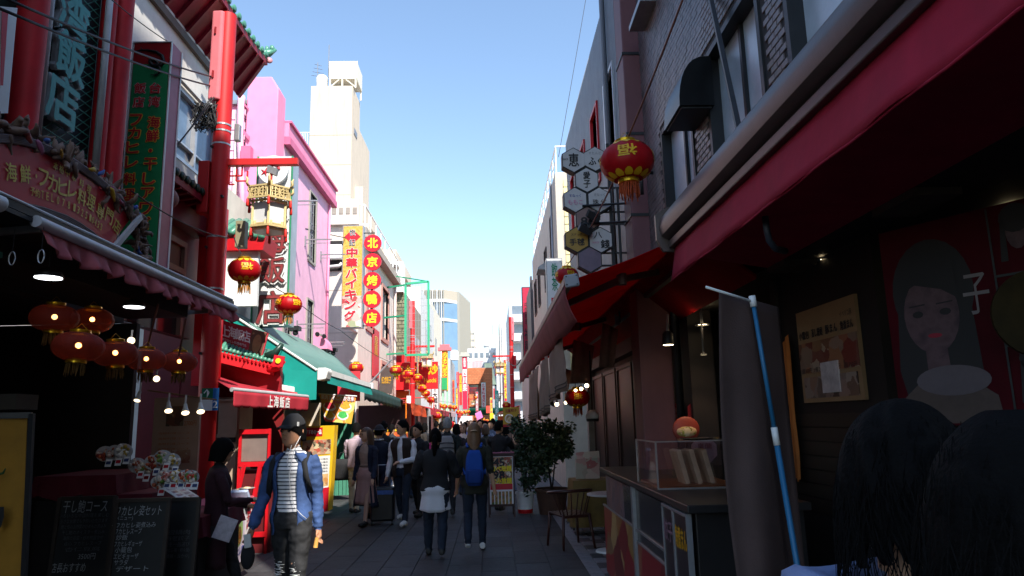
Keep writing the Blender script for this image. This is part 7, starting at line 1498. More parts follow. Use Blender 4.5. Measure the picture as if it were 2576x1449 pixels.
for i_, (a_, b_, c_, d_, y_, cl, ik, lb, tx) in enumerate(((1266, 1274, 905, 1010, 62, 'd01c2c', M_YELINK, 'narrow red sign with yellow characters beside the far right pole', '老祥記'), (1137, 1144, 955, 1015, 66, 'e07a2a', M_REDINK, 'narrow orange sign with red characters among the left far signs', '豚饅頭'), (1196, 1203, 985, 1035, 98, 'd83048', M_WINK, 'small red sign with white characters before the orange brick house', '大同行'), (1232, 1239, 1000, 1050, 84, 'e8c83a', M_REDINK, 'narrow yellow sign with red characters left of the turquoise sign', '神戸牛'), (1146, 1152, 975, 1030, 60, 'c82a30', M_YELINK, 'short red sign with yellow characters under the orange kana sign', '天福茗茶'))): fsign('narrow_vertical_sign', a_, b_, c_, d_, y_, mat('ns_'+cl, H(cl), .5, .06), lb, [(tx, .5, .06, .94, .6, ik, .04)])
fsign('turquoise_vertical_sign', 1244, 1254, 982, 1060, 100, mat('sign_turq', H('2aa89a'), .5), 'turquoise vertical sign beside the right-hand far poles', [('元祖ぎょうざ', .5, .12, .95, .6, M_WINK, .03)])
# ================================================================== end of the street
ob = empty('orange_brick_house', (-3, 135, 0), 'orange brick house with balconies and red railings at the street end', 'building')
Y = 130.; xl, xr = at(1178, 1000, Y=Y).x, at(1223, 1000, Y=Y).x
OB = brick_mat('orange_brick', H('b86a42'), H('c87a50'), H('8a5a40'), 1, .6, .3)
q = MB(); q.box(xl, xr+1.2, Y+1, Y+10, 0, 11.2); q.build('wall', mat('balcony_back', H('a08878'), .8), ob)
for z0, z1 in ((8.2, 11.1), (4.2, 6.4), (.2, 2.6)): MB().box(xl-.3, xr-.8, Y-.6, Y+.9, z0, z1).build('balcony_front', OB, ob)
MB().box(xr-.8, xr+1.2, Y-.2, Y+.99, 0, 11.0).build('stair_wall', OB, ob)
for z in (11.2, 6.5, 2.7):
 q = MB()
 for k in range(12): q.bar((xl-.2+.25*k, Y-.5, z), (xl-.2+.25*k, Y-.5, z+1.0), .05, .05)
 q.bar((xl-.2, Y-.5, z+1.0), (xr-.3, Y-.5, z+1.0), .08, .08); q.build('red_railing', M_RED, ob)
for z in (6.9, 3.0): MB().box(xl+.2, xl+1.8, Y+.95, Y+.995, z, z+1.2).build('window', M_GLASS, ob)
q = MB(); n = 10; q.loft([[Vector((at(1180, 1040, Y=115).x+(k_*5.8), 115-1.6*math.sin(PI*a/n), 2.6+1.0*math.cos(PI/2*a/n*1.0))) for k_ in (0, 1)] for a in range(n+1)], caps=False, closed=False)
o = q.build('barrel_awning', mat('awning_green', H('1f8a4e'), .6, .1), label='green barrel awning below the orange brick house', cat='awning'); o.modifiers.new('thick', 'SOLIDIFY').thickness = .05
gm_ = empty('grey_mansard_house', (.5, 150, 0), 'grey house with steep green-grey roof and red shutters beside the orange brick one', 'building')
q = MB(); a = at(1226, 1000, Y=150); b = at(1245, 1000, Y=150); q.box(a.x, b.x, 150, 160, 0, 9); q.build('wall', mat('grey_render', H('a8a8a8'), .7), gm_)
q = MB(); q.prism([(a.x-.5, 150, 13.5), (a.x+1.0, 149.8, 13.5), (b.x+.4, 149.8, 9), (a.x-.5, 149.8, 9)], (0, 8, 0)); q.build('roof', mat('roof_green_grey', H('7a8a7c'), .6), gm_)
for k in range(3): MB().box(a.x+.3+.5*k, a.x+.55+.5*k, 149.95, 149.99, 6, 8.2).build('shutter', M_RED, gm_)
M_FARW = mat('far_white', H('d4d4d6'), .7, .04, .3); M_FARG = mat('far_grey', H('b8bcc0'), .7, .05, .3)
def farbox(name, x0, x1, yt, Y, label, m=M_FARW, depth=20, bands=0, cols=0):
 a, b = at(x0, yt, Y=Y), at(x1, yt, Y=Y); t = empty(name, ((a.x+b.x)/2, Y, 0), label, 'building', 'buildings beyond the street end'); q = MB(); q.box(a.x, b.x, Y, Y+depth, 0, a.z); q.build('wall', m, t)
 for k in range(bands):
  z = a.z-1.2-(a.z-6)*k/max(1, bands); 
  for c in range(cols):
   w_ = (b.x-a.x)/cols; MB().box(a.x+w_*c+w_*.2, a.x+w_*(c+1)-w_*.2, Y-.06, Y-.01, z-1.3, z).build('window', M_GLASS, t)
 return t
farbox('white_office', 1247, 1283, 842, 175, 'white office block with roof pipes beyond the street end', bands=0)
farbox('white_office_low', 1176, 1262, 877, 190, 'low white block with roof plant behind the orange brick house', bands=1, cols=6)
farbox('grey_office', 1187, 1230, 912, 165, 'grey block with dark windows above the orange brick house', M_FARG, bands=2, cols=3)
farbox('pale_office', 1256, 1272, 800, 150, 'pale stepped block beside the far right pole', mat('far_beige', H('c8c4bc'), .7))
farbox('narrow_white_block', 1262, 1282, 815, 120, 'narrow white block behind the dark bronze lamp', M_FARW, 8, 0, 0)
ap = farbox('apartment_block', 1280, 1340, 765, 95, 'white apartment block with rows of balconies behind the dark red sign', M_FARW, 20)
for k in range(7):
 a, b = at(1283, 790, Y=95), at(1340, 790, Y=95); z = at(1300, 788, Y=95).z-2.55*k-1.2
 MB().box(a.x, b.x, 93.8, 95, z-.1, z+.9).build('balcony', M_FARW, ap); MB().box(a.x+.3, b.x, 94.95, 94.99, z+.9, z+2.2).build('window_row', M_GLASS, ap)
 for c in range(6): MB().box(a.x+.2+.5*c, a.x+.26+.5*c, 93.76, 93.8, z-.1, z+.9).build('balcony_post', M_FARG, ap)
gt = empty('glass_tower', (-20, 330, 0), 'distant glass office tower with vertical fins and beige crown', 'building')
Y = 330.; a, b, c = at(1075, 740, Y=Y), at(1132, 728, Y=Y), at(1179, 745, Y=Y+40)
top = b.z; M_FIN = mat('tower_fin', H('9a9890'), .6, .05); M_TG = mat('tower_glass', H('6a8aa8'), .1, .15, .1, spec=.9)
foot = [(a.x-15, Y), (b.x-3, Y), (b.x+3, Y+6), (c.x, Y+40), (a.x-15, Y+40)]
q = MB(); q.prism([(x, y, 0) for x, y in foot], (0, 0, top-5.6)); q.build('glass_body', M_TG, gt)
q = MB(); q.prism([(x, y, top-5.5) for x, y in foot], (0, 0, 5.5)); q.build('crown', mat('tower_crown', H('a8a092'), .7, .05), gt)
for k in range(22):
 x = a.x-14+(b.x-a.x+11)*k/21; MB().box(x-.22, x+.22, Y-.8, Y-.1, 0, top).build('fin', M_FIN if k % 2 else mat('tower_fin_pale', H('c8ccd0'), .5), gt)
for k in range(26):
 f = (k+.5)/26; x, y = b.x+3+(c.x-b.x-3)*f, Y+6+34*f; MB().box(x-.1, x+1.0, y-.3, y+.3, 0, top).build('fin', M_FIN, gt)
for z in (top-6, top-15): MB().prism([(x, y-.9 if i < 2 else y, z) for i, (x, y) in enumerate(foot)], (0, 0, 1.4)).build('belt', mat('tower_belt', H('c8ccd0'), .5), gt)
ft_ = farbox('far_apartment_tower', 1179, 1193, 832, 420, 'distant cream apartment tower right beside the glass tower', mat('far_cream', H('d8ccb8'), .7), 30, 12, 4)
q = MB(); a, b = at(1196, 884, Y=260), at(1206, 850, Y=260)
for d in (-.3, .3): q.bar(a+Vector((d, 0, 0)), b+Vector((d, 0, 0)), .2, .2)
for k in range(12): q.bar(a.lerp(b, k/12)+Vector((-.3, 0, 0)), a.lerp(b, (k+1)/12)+Vector((.3, 0, 0)), .12, .12)
o = q.build('crane_jib', mat('crane_red', H('c88a90'), .6), label='thin red crane jib between the far tower and the white block', cat='crane')
MB().tube([at(1240, 842, Y=200), at(1240, 818, Y=200)], .12, 5).build('antenna_mast', M_GREY, label='thin antenna mast on the white far roof', cat='antenna')
q = MB(); P = [at(x, y, Y=173) for x, y in ((1216, 870), (1232, 868), (1234, 872), (1234, 885), (1240, 888))]; q.tube(P, .5, 8); q.build('roof_pipe', M_FARW, smooth=True, label='fat white pipe bending over the white far block', cat='pipe')
dg = empty('dark_green_awning', (-3.4, 23, 2.6), 'dark green scalloped awning past the teal one', 'awning')
a, b = at(912, 975, X=-3.1), at(1016, 1006, X=-3.1)
e0 = Vector((-3.1, 17.6, 2.62)); e1 = Vector((-3.1, 25.2, 2.48))
q = MB(); rows = [[e0.lerp(e1, i/40)+Vector((.02*math.sin(i*1.7)*t, 0, -.02-.36*t+.05*abs(math.sin(i*PI/4))*(t == 1))) for i in range(41)] for t in (0, .3, .6, 1)]; q.loft(rows, caps=False, closed=False); o = q.build('valance', mat('dark_green_cloth', H('1f3a36'), .7, .15, 5), dg, smooth=True); o.modifiers.new('thick', 'SOLIDIFY').thickness = .01
q = MB(); q.add([e0, e1, e1+Vector((-1.6,0,.5)), e0+Vector((-1.6,0,.5))], [(0,1,2,3)]); o = q.build('canopy', mat('mint_canopy', H('3a9a80'), .7, .12), dg); o.modifiers.new('thick', 'SOLIDIFY').thickness = .01
stl = empty('snack_stall', (-3.3, 24, 0), 'snack stall with a drum-shaped picture counter under the orange flap', 'stall')
MB().lathe([(.5, 1.0), (.5, 1.45)], (-3.05, 22.0, 0), 28).build('picture_drum', printed('drum_print', ['e0a03a','c83a24','e8c85a','b02a1c'], 5, seed=9), stl, smooth='edge'); MB().lathe([(.52, 1.45), (.52, 1.5)], (-3.05, 22.0, 0), 28).build('drum_rim', M_YEL, stl); MB().lathe([(.45, 0), (.45, .999)], (-3.05, 22.0, 0), 20).build('drum_base', M_GREY, stl)
q = MB(); cloth(q, 24.5, 30, 2.35, 2.3, 1.95, 1.9, -2.75, 2, .04); o = q.build('orange_flap', mat('orange_flap', H('e0562a'), .7, .1, 4, trans=.3), stl, smooth=True); q = MB(); q.box(-4.6, -3.0, 25, 25.1, .9, 2.3); q.build('stall_back', mat('stall_dark', (.06,.03,.03), .7), stl)
q = MB(); q.add([(-2.75,24.5,2.36), (-2.75,30,2.31), (-4.6,30,2.9), (-4.6,24.5,2.9)], [(0,1,2,3)]); q.build('canopy', mat('pink_canopy', H('d8607a'), .7), stl)
for k, (y, c, lb) in enumerate(((30.5, 'c83040', 'red stall awning before the second red pole'), (38, 'a02a38', 'maroon stall awning past the second red pole'), (46, 'c8a8a8', 'pale pink stall awning under the white vertical sign'), (56, 'd83a30', 'bright red stall awning under the far lantern string'), (66, 'b8b8b4', 'pale grey stall awning in front of the far crowd'), (76, 'c83030', 'small red stall awning at the far end of the stalls'))):
 t = empty('stall_awning', (-3.4, y, 2.2), lb, 'awning', 'stall awnings along the left'); L = 6 if k < 4 else 8; q = MB(); q.loft([[(-2.6, y+L*i/10, 2.25+.02*math.sin(i*2)) for i in range(11)], [(-4.6, y+L*i/10, 2.75) for i in range(11)]], caps=False, closed=False); m_ = mat('stall_cloth_'+c, H(c), .7, .12, 4, trans=.25); o = q.build('canopy', m_, t); o.modifiers.new('thick', 'SOLIDIFY').thickness = .01
 q = MB(); q.loft([[(-2.6, y+L*i/20, 2.24) for i in range(21)], [(-2.58+.03*math.sin(i*1.5), y+L*i/20, 1.98+.03*math.sin(i*2.1)) for i in range(21)]], caps=False, closed=False); q.build('valance', m_, t, smooth=True)
 q = MB(); q.box(-4.7, -4.6, y, y+L, 0, 2.7); q.build('back_wall', mat('stall_back_red', (.09,.03,.03), .7, .3), t); MB().box(-3.6, -2.8, y+.3, y+L-.3, 0, .95).build('counter', printed('stall_counter', ['c83a30','e0b04a','b02a2a','e8e0d0'], 3, seed=k), t)
 for yy in (y+.1, y+L-.1): MB().bar((-2.7, yy, 0), (-2.7, yy, 2.25), .04, .04).build('post', M_GREY, t)
for k, (y, c, lb) in enumerate(((52, 'c8342c', 'red stall awning on the right beyond the curtains'), (66, 'b8a898', 'pale stall awning on the far right'), (80, 'c02c34', 'small red stall awning at the far right'))):
 t = empty('stall_awning', (1.2, y, 2.2), lb, 'awning', 'stall awnings along the right'); m_ = mat('stall_cloth_'+c, H(c), .7, .12, 4, trans=.25); q = MB(); q.add([(.4,y,2.2), (.4,y+9,2.2), (2,y+9,2.7), (2,y,2.7)], [(0,1,2,3)]); o = q.build('canopy', m_, t); o.modifiers.new('thick', 'SOLIDIFY').thickness = .01; q = MB(); q.box(1.95, 2.05, y, y+9, 0, 2.7); q.build('back_wall', MATS['stall_back_red'], t)
for k, (x, y) in enumerate(((1121, 1068), (1133, 1069))):
 p = at(x, y, Y=30); t = empty('paper_lantern', p, ('heart-shaped red paper lantern under the maroon stall awning', 'darker red paper lantern beside the heart-shaped one')[k], 'lantern', 'paper lanterns over the crowd'); MB().lathe([(.01, -.22), (.08, -.12), (.16, .02), (.15, .12), (.05, .16)], p, 12).build('shade', M_SILK, t, smooth=True); MB().tube([p+Vector((0,0,.15)), p+Vector((0,0,.8))], .008, 4).build('cord', M_WIRE, t)
for k, (x, y, Y, w_, h_, c, lb) in enumerate(((1237, 1048, 60, .3, .55, 'e0c82a', 'small yellow hanging sign over the far crowd'), (1228, 1030, 90, .5, .9, 'd84a3a', 'small red hanging sign below the turquoise one'), (1170, 1058, 60, 1.2, .7, 'e8e0dc', 'white notice board over the far crowd'), (1205, 1045, 75, .6, .7, 'd878b0', 'pink slanting banner over the far crowd'), (1262, 1060, 55, .6, .8, 'e0703a', 'orange hanging sign near the yellow bowl sign'))):
 p = at(x, y, Y=Y); q = MB(); q.obox(p, (w_/2, 0, .15 if c == 'd878b0' else 0), (0, .04, 0), (-.12 if c == 'd878b0' else 0, 0, h_/2)); q.build('small_sign', mat('small_'+c, H(c), .5, .15, 3), label=lb, cat='sign', group='small signs over the crowd')
# ================================================================== people
M_HAIR = mat('black_hair', (.0035,.003,.003), .8, .3, 30, .4, 140, spec=.08); M_HAIRBR = mat('brown_hair', H('4a3324'), .45, .25, 30, .3, 140); M_HAIRGR = mat('grey_hair', H('8a8784'), .5, .25, 30, .3, 140); M_HAIRLB = mat('light_brown_hair', H('7a5a40'), .45, .25, 30, .3, 140)
M_EYE = mat('eye_dark', (.02,.015,.012), .2, 0); M_LIP = mat('lips', H('a85a54'), .45, .05); M_SHOEW = mat('white_shoe', (.6,.59,.57), .6, .15, 20); M_SHOEB = mat('black_shoe', (.02,.02,.02), .5, .2, 20)
def fab(name, c, var=.16, bump=.3, sc=18): return mat('fabric_'+name, H(c) if isinstance(c, str) else c, .85, var, 6, bump, sc)
def striped():
 m = mat('striped_tee', (.74,.73,.74), .8, .05, 6, .2, 20); n = m.node_tree.nodes; l = m.node_tree.links; bs = n['Principled BSDF']
 tc = n.new('ShaderNodeTexCoord'); sp = n.new('ShaderNodeSeparateXYZ'); l.new(tc.outputs['Object'], sp.inputs[0]); ma = n.new('ShaderNodeMath'); ma.operation = 'MULTIPLY'; ma.inputs[1].default_value = 1/.032; l.new(sp.outputs[2], ma.inputs[0])
 fr = n.new('ShaderNodeMath'); fr.operation = 'FRACT'; l.new(ma.outputs[0], fr.inputs[0]); gt_ = n.new('ShaderNodeMath'); gt_.operation = 'LESS_THAN'; gt_.inputs[1].default_value = .3; l.new(fr.outputs[0], gt_.inputs[0])
 mx = n.new('ShaderNodeMixRGB'); l.new(gt_.outputs[0], mx.inputs[0]); l.new(bs.inputs['Base Color'].links[0].from_socket, mx.inputs[1]); mx.inputs[2].default_value = (.025,.027,.045,1); l.new(mx.outputs[0], bs.inputs['Base Color']); return m
class Body:
 def __init__(s): s.mb = MB(); s.smp = []; s.mats = []
 def mi(s, m):
  if m not in s.mats: s.mats.append(m)
  return s.mats.index(m)
 def tube(s, pts, rr, m, n=12):
  P = [Vector(p) for p in pts]; s.mb.tube(P, rr, n); k = s.mi(m)
  for i in range(len(P)-1):
   for j in range(7): t = j/6.; s.smp.append((*P[i].lerp(P[i+1], t), rr[i]*(1-t)+rr[i+1]*t, k))
 def rings(s, rg, ms, n=20):
  R_ = []
  for (cx, cy, z, rx, ry), m in zip(rg, ms):
   R_.append([Vector((cx+rx*math.cos(2*PI*i/n), cy+ry*math.sin(2*PI*i/n), z)) for i in range(n)])
  s.mb.loft(R_)
  for a in range(len(rg)-1):
   for t in (0, .33, .66):
    cx, cy, z, rx, ry = [rg[a][q]*(1-t)+rg[a+1][q]*t for q in range(5)]; d = max(0, rx-ry)
    for f in (-1, -.5, 0, .5, 1): s.smp.append((cx+d*f, cy, z, ry, s.mi(ms[a] if t < .5 else ms[a+1])))
 def ball(s, c, r, m):
  s.mb.ball(c, r, 12, 8); rr = min(r) if isinstance(r, tuple) else r; s.smp.append((*c, rr, s.mi(m)))
 def finish(s, name, M, parent, voxel=.012, wrinkle=.004, cloth_ids=None):
  me = s.mb.mesh('tmp'); ob = bpy.data.objects.new('tmp', me)
  r = ob.modifiers.new('r', 'REMESH'); r.mode = 'VOXEL'; r.voxel_size = voxel; sm = ob.modifiers.new('s', 'SMOOTH'); sm.factor = .5; sm.iterations = 3 if voxel < .02 else 2
  out = bake(ob); bpy.data.meshes.remove(me)
  nv = len(out.vertices); co = np.empty(nv*3); out.vertices.foreach_get('co', co); co = co.reshape(-1, 3)
  S = np.array([q[:4] for q in s.smp]); K = np.array([q[4] for q in s.smp])
  def near(P):
   best = np.empty(len(P), int)
   for a in range(0, len(P), 4000):
    d = np.sqrt(((P[a:a+4000, None, :]-S[None, :, :3])**2).sum(2))-S[None, :, 3]; best[a:a+4000] = d.argmin(1)
   return K[best]
  kv = near(co); nf = len(out.polygons); ce = np.empty(nf*3); out.polygons.foreach_get('center', ce); kf = near(ce.reshape(-1, 3))
  skin = [i for i, m in enumerate(s.mats) if 'skin' in m.name or 'shoe' in m.name]
  nr = np.empty(nv*3); out.vertices.foreach_get('normal', nr); nr = nr.reshape(-1, 3); off = Vector((random.random()*9, random.random()*9, 0))
  if wrinkle:
   for i in range(nv):
    if kv[i] in skin: continue
    p = Vector(co[i]); w_ = noise.noise((p.x*9+off.x, p.y*9+off.y, p.z*14))+.5*noise.noise((p.x*22, p.y*22+off.x, p.z*30)); co[i] += nr[i]*(wrinkle*w_+wrinkle*.3)
  MM = np.array(M); co = co @ MM[:3, :3].T+MM[:3, 3]; o0 = np.array(WORG[parent.name]); out.vertices.foreach_set('co', (co-o0).ravel())
  for m in s.mats: out.materials.append(m)
  out.polygons.foreach_set('material_index', kf.astype('i')); out.polygons.foreach_set('use_smooth', [True]*nf); out.update(); out.name = name
  o = bpy.data.objects.new(name, out); COL.objects.link(o); o.parent = parent; WORG[o.name] = WORG[parent.name]; return o
def rot(v, axis, a): return Quaternion(axis, a) @ Vector(v)
def person(x, y, H, yaw, label, top, pants, shoes=M_SHOEB, skin=M_SKIN_W, hair='short', hairm=None, legs=((8, 5), (-8, 12)), arms=((5, 6, 15), (-5, 6, 15)), sleeves=(1., None), head=(0, 0), build=1., female=False, voxel=.012, lean=0, foot=(0, 0), inner=None, legr=1., face=True, group='people in the street', armr=1., heel=0, z0=0., hs=1.):
 """legs: (hip, knee) left, right.  arms: (swing, out, bend[, in]).  head: (turn, nod)"""
 hairm = hairm or M_HAIR; t = empty('person', (x, y, z0), label, 'person', group); B = Body(); sw = .92 if female else 1.; bw = build
 M = Matrix.Translation((x, y, z0)) @ Matrix.Rotation(R(yaw), 4, 'Z'); fw = Vector((0, -1, 0))
 hipz = 0.; L1, L2 = .245*H, .235*H; ank = []; pts = []
 for sd, (a, k) in zip((1, -1), legs):
  hip = Vector((sd*.05*H*bw, 0, 0)); d1 = Vector((sd*.02, -math.sin(R(a)), -math.cos(R(a)))); kn = hip+d1*L1; d2 = Vector((0, -math.sin(R(a-k)), -math.cos(R(a-k)))); an = kn+d2*L2; pts.append((hip, kn, an, d2))
 hipz = -min(p[2].z for p in pts)+.05*H; up_ = Vector((0, 0, hipz)); drop = hipz-.53*H
 for i, (hip, kn, an, d2) in enumerate(pts):
  hip, kn, an = hip+up_, kn+up_, an+up_; q = legr*bw
  B.tube([hip+Vector((0,0,.03)), hip.lerp(kn, .5), kn, kn.lerp(an, .35), an], [.052*H*q, .045*H*q, .034*H*q, .033*H*q, .026*H*legr], pants); f = foot[i]; fd = rot(Vector((0, -1, 0)), (1, 0, 0), R(f)); fu = rot(Vector((0, 0, 1)), (1, 0, 0), R(f))
  if heel: B.tube([kn.lerp(an, .4), an], [.03*H, .019*H], skin)
  a0 = an-fu*.018*H; B.tube([a0-fd*.034*H, a0+fd*.01*H, a0+fd*.065*H, a0+fd*.11*H], [.023*H, .028*H, .028*H, .019*H], shoes, 10)
  ank.append(an)
 zb = lambda f: hipz+(f-.53)*H
 lz = lambda f: lean*max(0, f-.5)  # forward lean
 wd = 1.06 if female else 1.
 rg = [(0, 0, zb(.475), .075*H*wd, .055*H), (0, 0, zb(.52), .09*H*wd, .066*H), (0, 0, zb(.57), .083*H, .06*H), (0, 0, zb(.63), .076*H*sw, .055*H), (0, -.004*H, zb(.69), .085*H*sw, .063*H), (0, -.006*H, zb(.75), .098*H*sw, .067*H), (0, 0, zb(.79), .1*H*sw, .056*H), (0, 0, zb(.82), .078*H*sw, .046*H), (0, .004*H, zb(.84), .045*H, .037*H)]
 rg = [(a, b-lz((z-hipz)/H+.53), z, c*bw, d*bw*1.02) for a, b, z, c, d in rg]; inn = inner or top
 B.rings(rg, [pants]*2+[inn]*7)
 sh = []
 for i, sd in enumerate((1, -1)):
  sw_, ou, be, *inw = arms[i]; inw = inw[0] if inw else 0; S_ = Vector((sd*.105*H*bw*sw, -lz(.8), zb(.795)))
  u_ = rot(rot(Vector((0, 0, -1)), (0, 1, 0), -R(ou)*sd), (1, 0, 0), -R(sw_)); E_ = S_+u_*.175*H
  f_ = rot(u_, (1, 0, 0), -R(be)); f_ = rot(f_, (0, 0, 1), -sd*R(inw)); W_ = E_+f_*.15*H; ul, fo = sleeves if isinstance(sleeves[0], (int, float)) else sleeves
  am = armr*(1.0 if not female else .92); full = sleeves[0]; tm_ = top
  B.tube([S_+Vector((-sd*.02*H, 0, .006*H)), S_+u_*.03*H, S_.lerp(E_, .55), E_], [.036*H*am, .036*H*am, .031*H*am, .027*H*am], tm_)
  if full >= 1: B.tube([E_, E_.lerp(W_, .5), W_], [.027*H*am, .026*H*am, .021*H*am], tm_)
  else: B.tube([S_.lerp(E_, .6), E_, E_.lerp(W_, .5), W_], [.024*H, .023*H, .021*H, .016*H], skin)
  hu = H/1.72; side = Vector((0, 1, 0)); side = (side-f_*side.dot(f_)).normalized(); pn = f_.cross(side)*(-sd)
  B.tube([W_, W_+f_*.03*hu, W_+f_*.085*hu], [.019*hu, .027*hu, .03*hu], skin, 10)
  for q in range(4):
   o_ = W_+f_*.082*hu+side*(1.5-q)*.0205*hu*-1; l_ = (.062, .07, .066, .052)[q]*hu; c1 = rot(f_, side, R(18)*(1 if pn.dot(f_.cross(side)) > 0 else -1)); c2 = rot(f_, side, R(48)*(1 if pn.dot(f_.cross(side)) > 0 else -1)); B.tube([o_, o_+c1*l_*.5, o_+c1*l_*.5+c2*l_*.5], [.0095*hu, .009*hu, .0075*hu], skin, 8)
  o_ = W_+f_*.03*hu-side*.022*hu; B.tube([o_, o_+(f_*.7-side*.7)*.035*hu, o_+(f_*.7-side*.7)*.035*hu+f_*.03*hu], [.012*hu, .0105*hu, .008*hu], skin, 8); sh.append((S_, E_, W_, f_))
 hh = .137*H*hs; nb_ = Vector((0, .004*H-lz(.85), zb(.835))); hc = nb_+Vector((0, -.012*H-.1*lz(1), .032*H)); Q = Matrix.Rotation(R(head[0]), 3, 'Z') @ Matrix.Rotation(R(head[1]), 3, 'X')
 def hp(a, b, c): return hc+Q @ Vector((a*hh, b*hh, c*hh))
 B.tube([nb_-Vector((0,0,.02*H)), nb_.lerp(hp(0, .05, .2), .5), hp(0, .04, .25)], [.036*H, .031*H, .032*H], skin)
 prof = [(.0, -.20, .10, .10), (.06, -.17, .2, .2), (.16, -.1, .28, .29), (.3, -.045, .325, .37), (.45, -.02, .345, .41), (.6, .0, .35, .43), (.74, .02, .335, .42), (.86, .03, .28, .35), (.95, .035, .19, .24), (1.0, .04, .07, .1)]
 n = 20; B.mb.loft([[hp(rx*math.cos(2*PI*i/n), cy+ry*math.sin(2*PI*i/n), z) for i in range(n)] for z, cy, rx, ry in prof])
 for z, cy, rx, ry in prof: B.smp.append((*hp(0, cy, z), rx*hh, B.mi(skin)))
 B.tube([hp(0, -.39, .56), hp(0, -.45, .45), hp(0, -.47, .38)], [.03*hh, .05*hh, .062*hh], skin, 8)
 for sd in (1, -1): B.ball(tuple(hp(sd*.345, .06, .46)), (.04*hh, .07*hh, .12*hh), skin)
 body = B.finish('body', M, t, voxel, .012 if voxel < .009 else .009 if voxel < .02 else .0)
 def W(p): return M @ Vector(p)
 if face:
  for sd in (1, -1):
   q = MB(); q.ball(W(hp(sd*.15, -.385, .52)), (.055*hh,)*3, 8, 6); q.build('eye', M_EYE, t, smooth=True)
   q = MB(); q.tube([W(hp(sd*.07, -.42, .605)), W(hp(sd*.15, -.41, .63)), W(hp(sd*.23, -.37, .61))], .016*hh, 5); q.build('eyebrow', hairm, t)
  q = MB(); q.tube([W(hp(-.11, -.345, .235)), W(hp(0, -.385, .24)), W(hp(.11, -.345, .235))], [.012*hh, .035*hh, .012*hh], 6); q.build('lips', M_LIP, t, smooth=True)
 def shell(lim, sc_, name, m, bulge=.0, noise_a=.02, cols=36, rows=12, drop_y=.0):
  rr = []
  for k in range(rows+1):
   row = []
   for c_ in range(cols):
    ph = 2*PI*c_/cols; zl = lim(ph); tt = k/rows; z = 1.07-(1.07-zl)*tt**1.1
    zz = max(z, .42); s_ = math.sqrt(max(0.0, 1-((zz-.42)/.665)**2)); s_ = max(s_, .05 if k else .02)
    if z < .42: s_ = 1.0-.12*(.42-z)+bulge*math.sin(min(PI, (.42-z)*3))
    nz = 1+noise_a*noise.noise((math.cos(ph)*3, math.sin(ph)*3, z*4+x*3))+noise_a*.5*math.sin(ph*11+z*5)
    row.append(W(hp(.355*sc_*s_*nz*math.cos(ph), .02+.445*sc_*s_*nz*math.sin(ph)+(drop_y*(.42-z) if z < .42 else 0), z*1.0)))
   rr.append(row)
  q = MB(); q.loft(rr, caps=False); o = q.build(name, m, t, smooth=True); sd_ = o.modifiers.new('thick', 'SOLIDIFY'); sd_.thickness = .012; sd_.offset = 1; return o
 fr = lambda ph: max(0., -math.sin(ph))     # 1 at the face
 if hair == 'short': shell(lambda ph: .16+.62*fr(ph)**.45 if fr(ph) > .15 else .2+.28*(abs(math.cos(ph)) > .8), 1.1, 'hair', hairm)
 elif hair == 'bob': shell(lambda ph: .05+.72*max(0, fr(ph)-.25)**.5 if fr(ph) > .25 else .0, 1.17, 'hair', hairm, .05)
 elif hair == 'long': shell(lambda ph: (.76 if fr(ph) > .3 else -.55-.25*(math.sin(ph) > 0)), 1.16, 'hair', hairm, .06, .03, rows=18, drop_y=.12)
 elif hair == 'bun':
  shell(lambda ph: .2+.55*fr(ph)**.5, 1.1, 'hair', hairm); q = MB(); q.tube([W(hp(0, .4, .62)), W(hp(0, .52, .4)), W(hp(0, .5, -.2)), W(hp(.02, .5, -.9))], [.1*hh, .17*hh, .15*hh, .05*hh], 10); q.build('ponytail', hairm, t, smooth=True)
 elif hair == 'cap':
  shell(lambda ph: .14+.42*fr(ph)**.5, 1.07, 'hair', hairm)
 return dict(t=t, M=M, W=W, hp=hp, shell=shell, H=H, hh=hh, zb=zb, rg=rg, arms=sh, hipz=hipz, fr=fr, lz=lz, body=body)
def hair_wisps(P, n=900, lo=-.1, s0=1.2):
 q = MB(); rr = random.Random(8)
 for k in range(n):
  ph = rr.uniform(-.5, PI+.5); z = 1.05-1.0*rr.random()**.6; zz = max(z, .42); s_ = s0*math.sqrt(max(.03, 1-((zz-.42)/.67)**2)); f = lambda a, z_, e: P['W'](P['hp'](.362*s_*e*math.cos(a), .02+.452*s_*e*math.sin(a), z_)); d = rr.uniform(-.25, .25)
  q.tube([f(ph, z, 1.0), f(ph+d*.5, z-.12, 1.06), f(ph+d, z-rr.uniform(.2, .34), rr.uniform(1.0, 1.1))], [.0006, .0009, .0003], 3)
 return q.build('hair_wisps', M_HAIR, P['t'], kind='stuff')
def cap_on(P, m, brim_dir=-1, low=.62, label='cap'):
 P['shell'](lambda ph: low-.06*math.sin(ph)*brim_dir, 1.12, 'cap_crown', m, noise_a=.0, rows=8)
 q = MB(); rows = []
 for k in range(5):
  s = k/4.; rows.append([P['W'](P['hp']((.33+.02*s)*math.sin(a)*(1-.22*s), brim_dir*(.40*math.cos(a)*1.02+.34*s*math.cos(a)**.8) if math.cos(a) > 0 else 0, low+.02-.07*s-.1*s*math.sin(a)**2)) for a in [-1.05+2.1*i/14 for i in range(15)]])
 q.loft(rows, caps=False, closed=False); o = q.build('cap_visor', m, P['t'], smooth=True); o.modifiers.new('thick', 'SOLIDIFY').thickness = .006
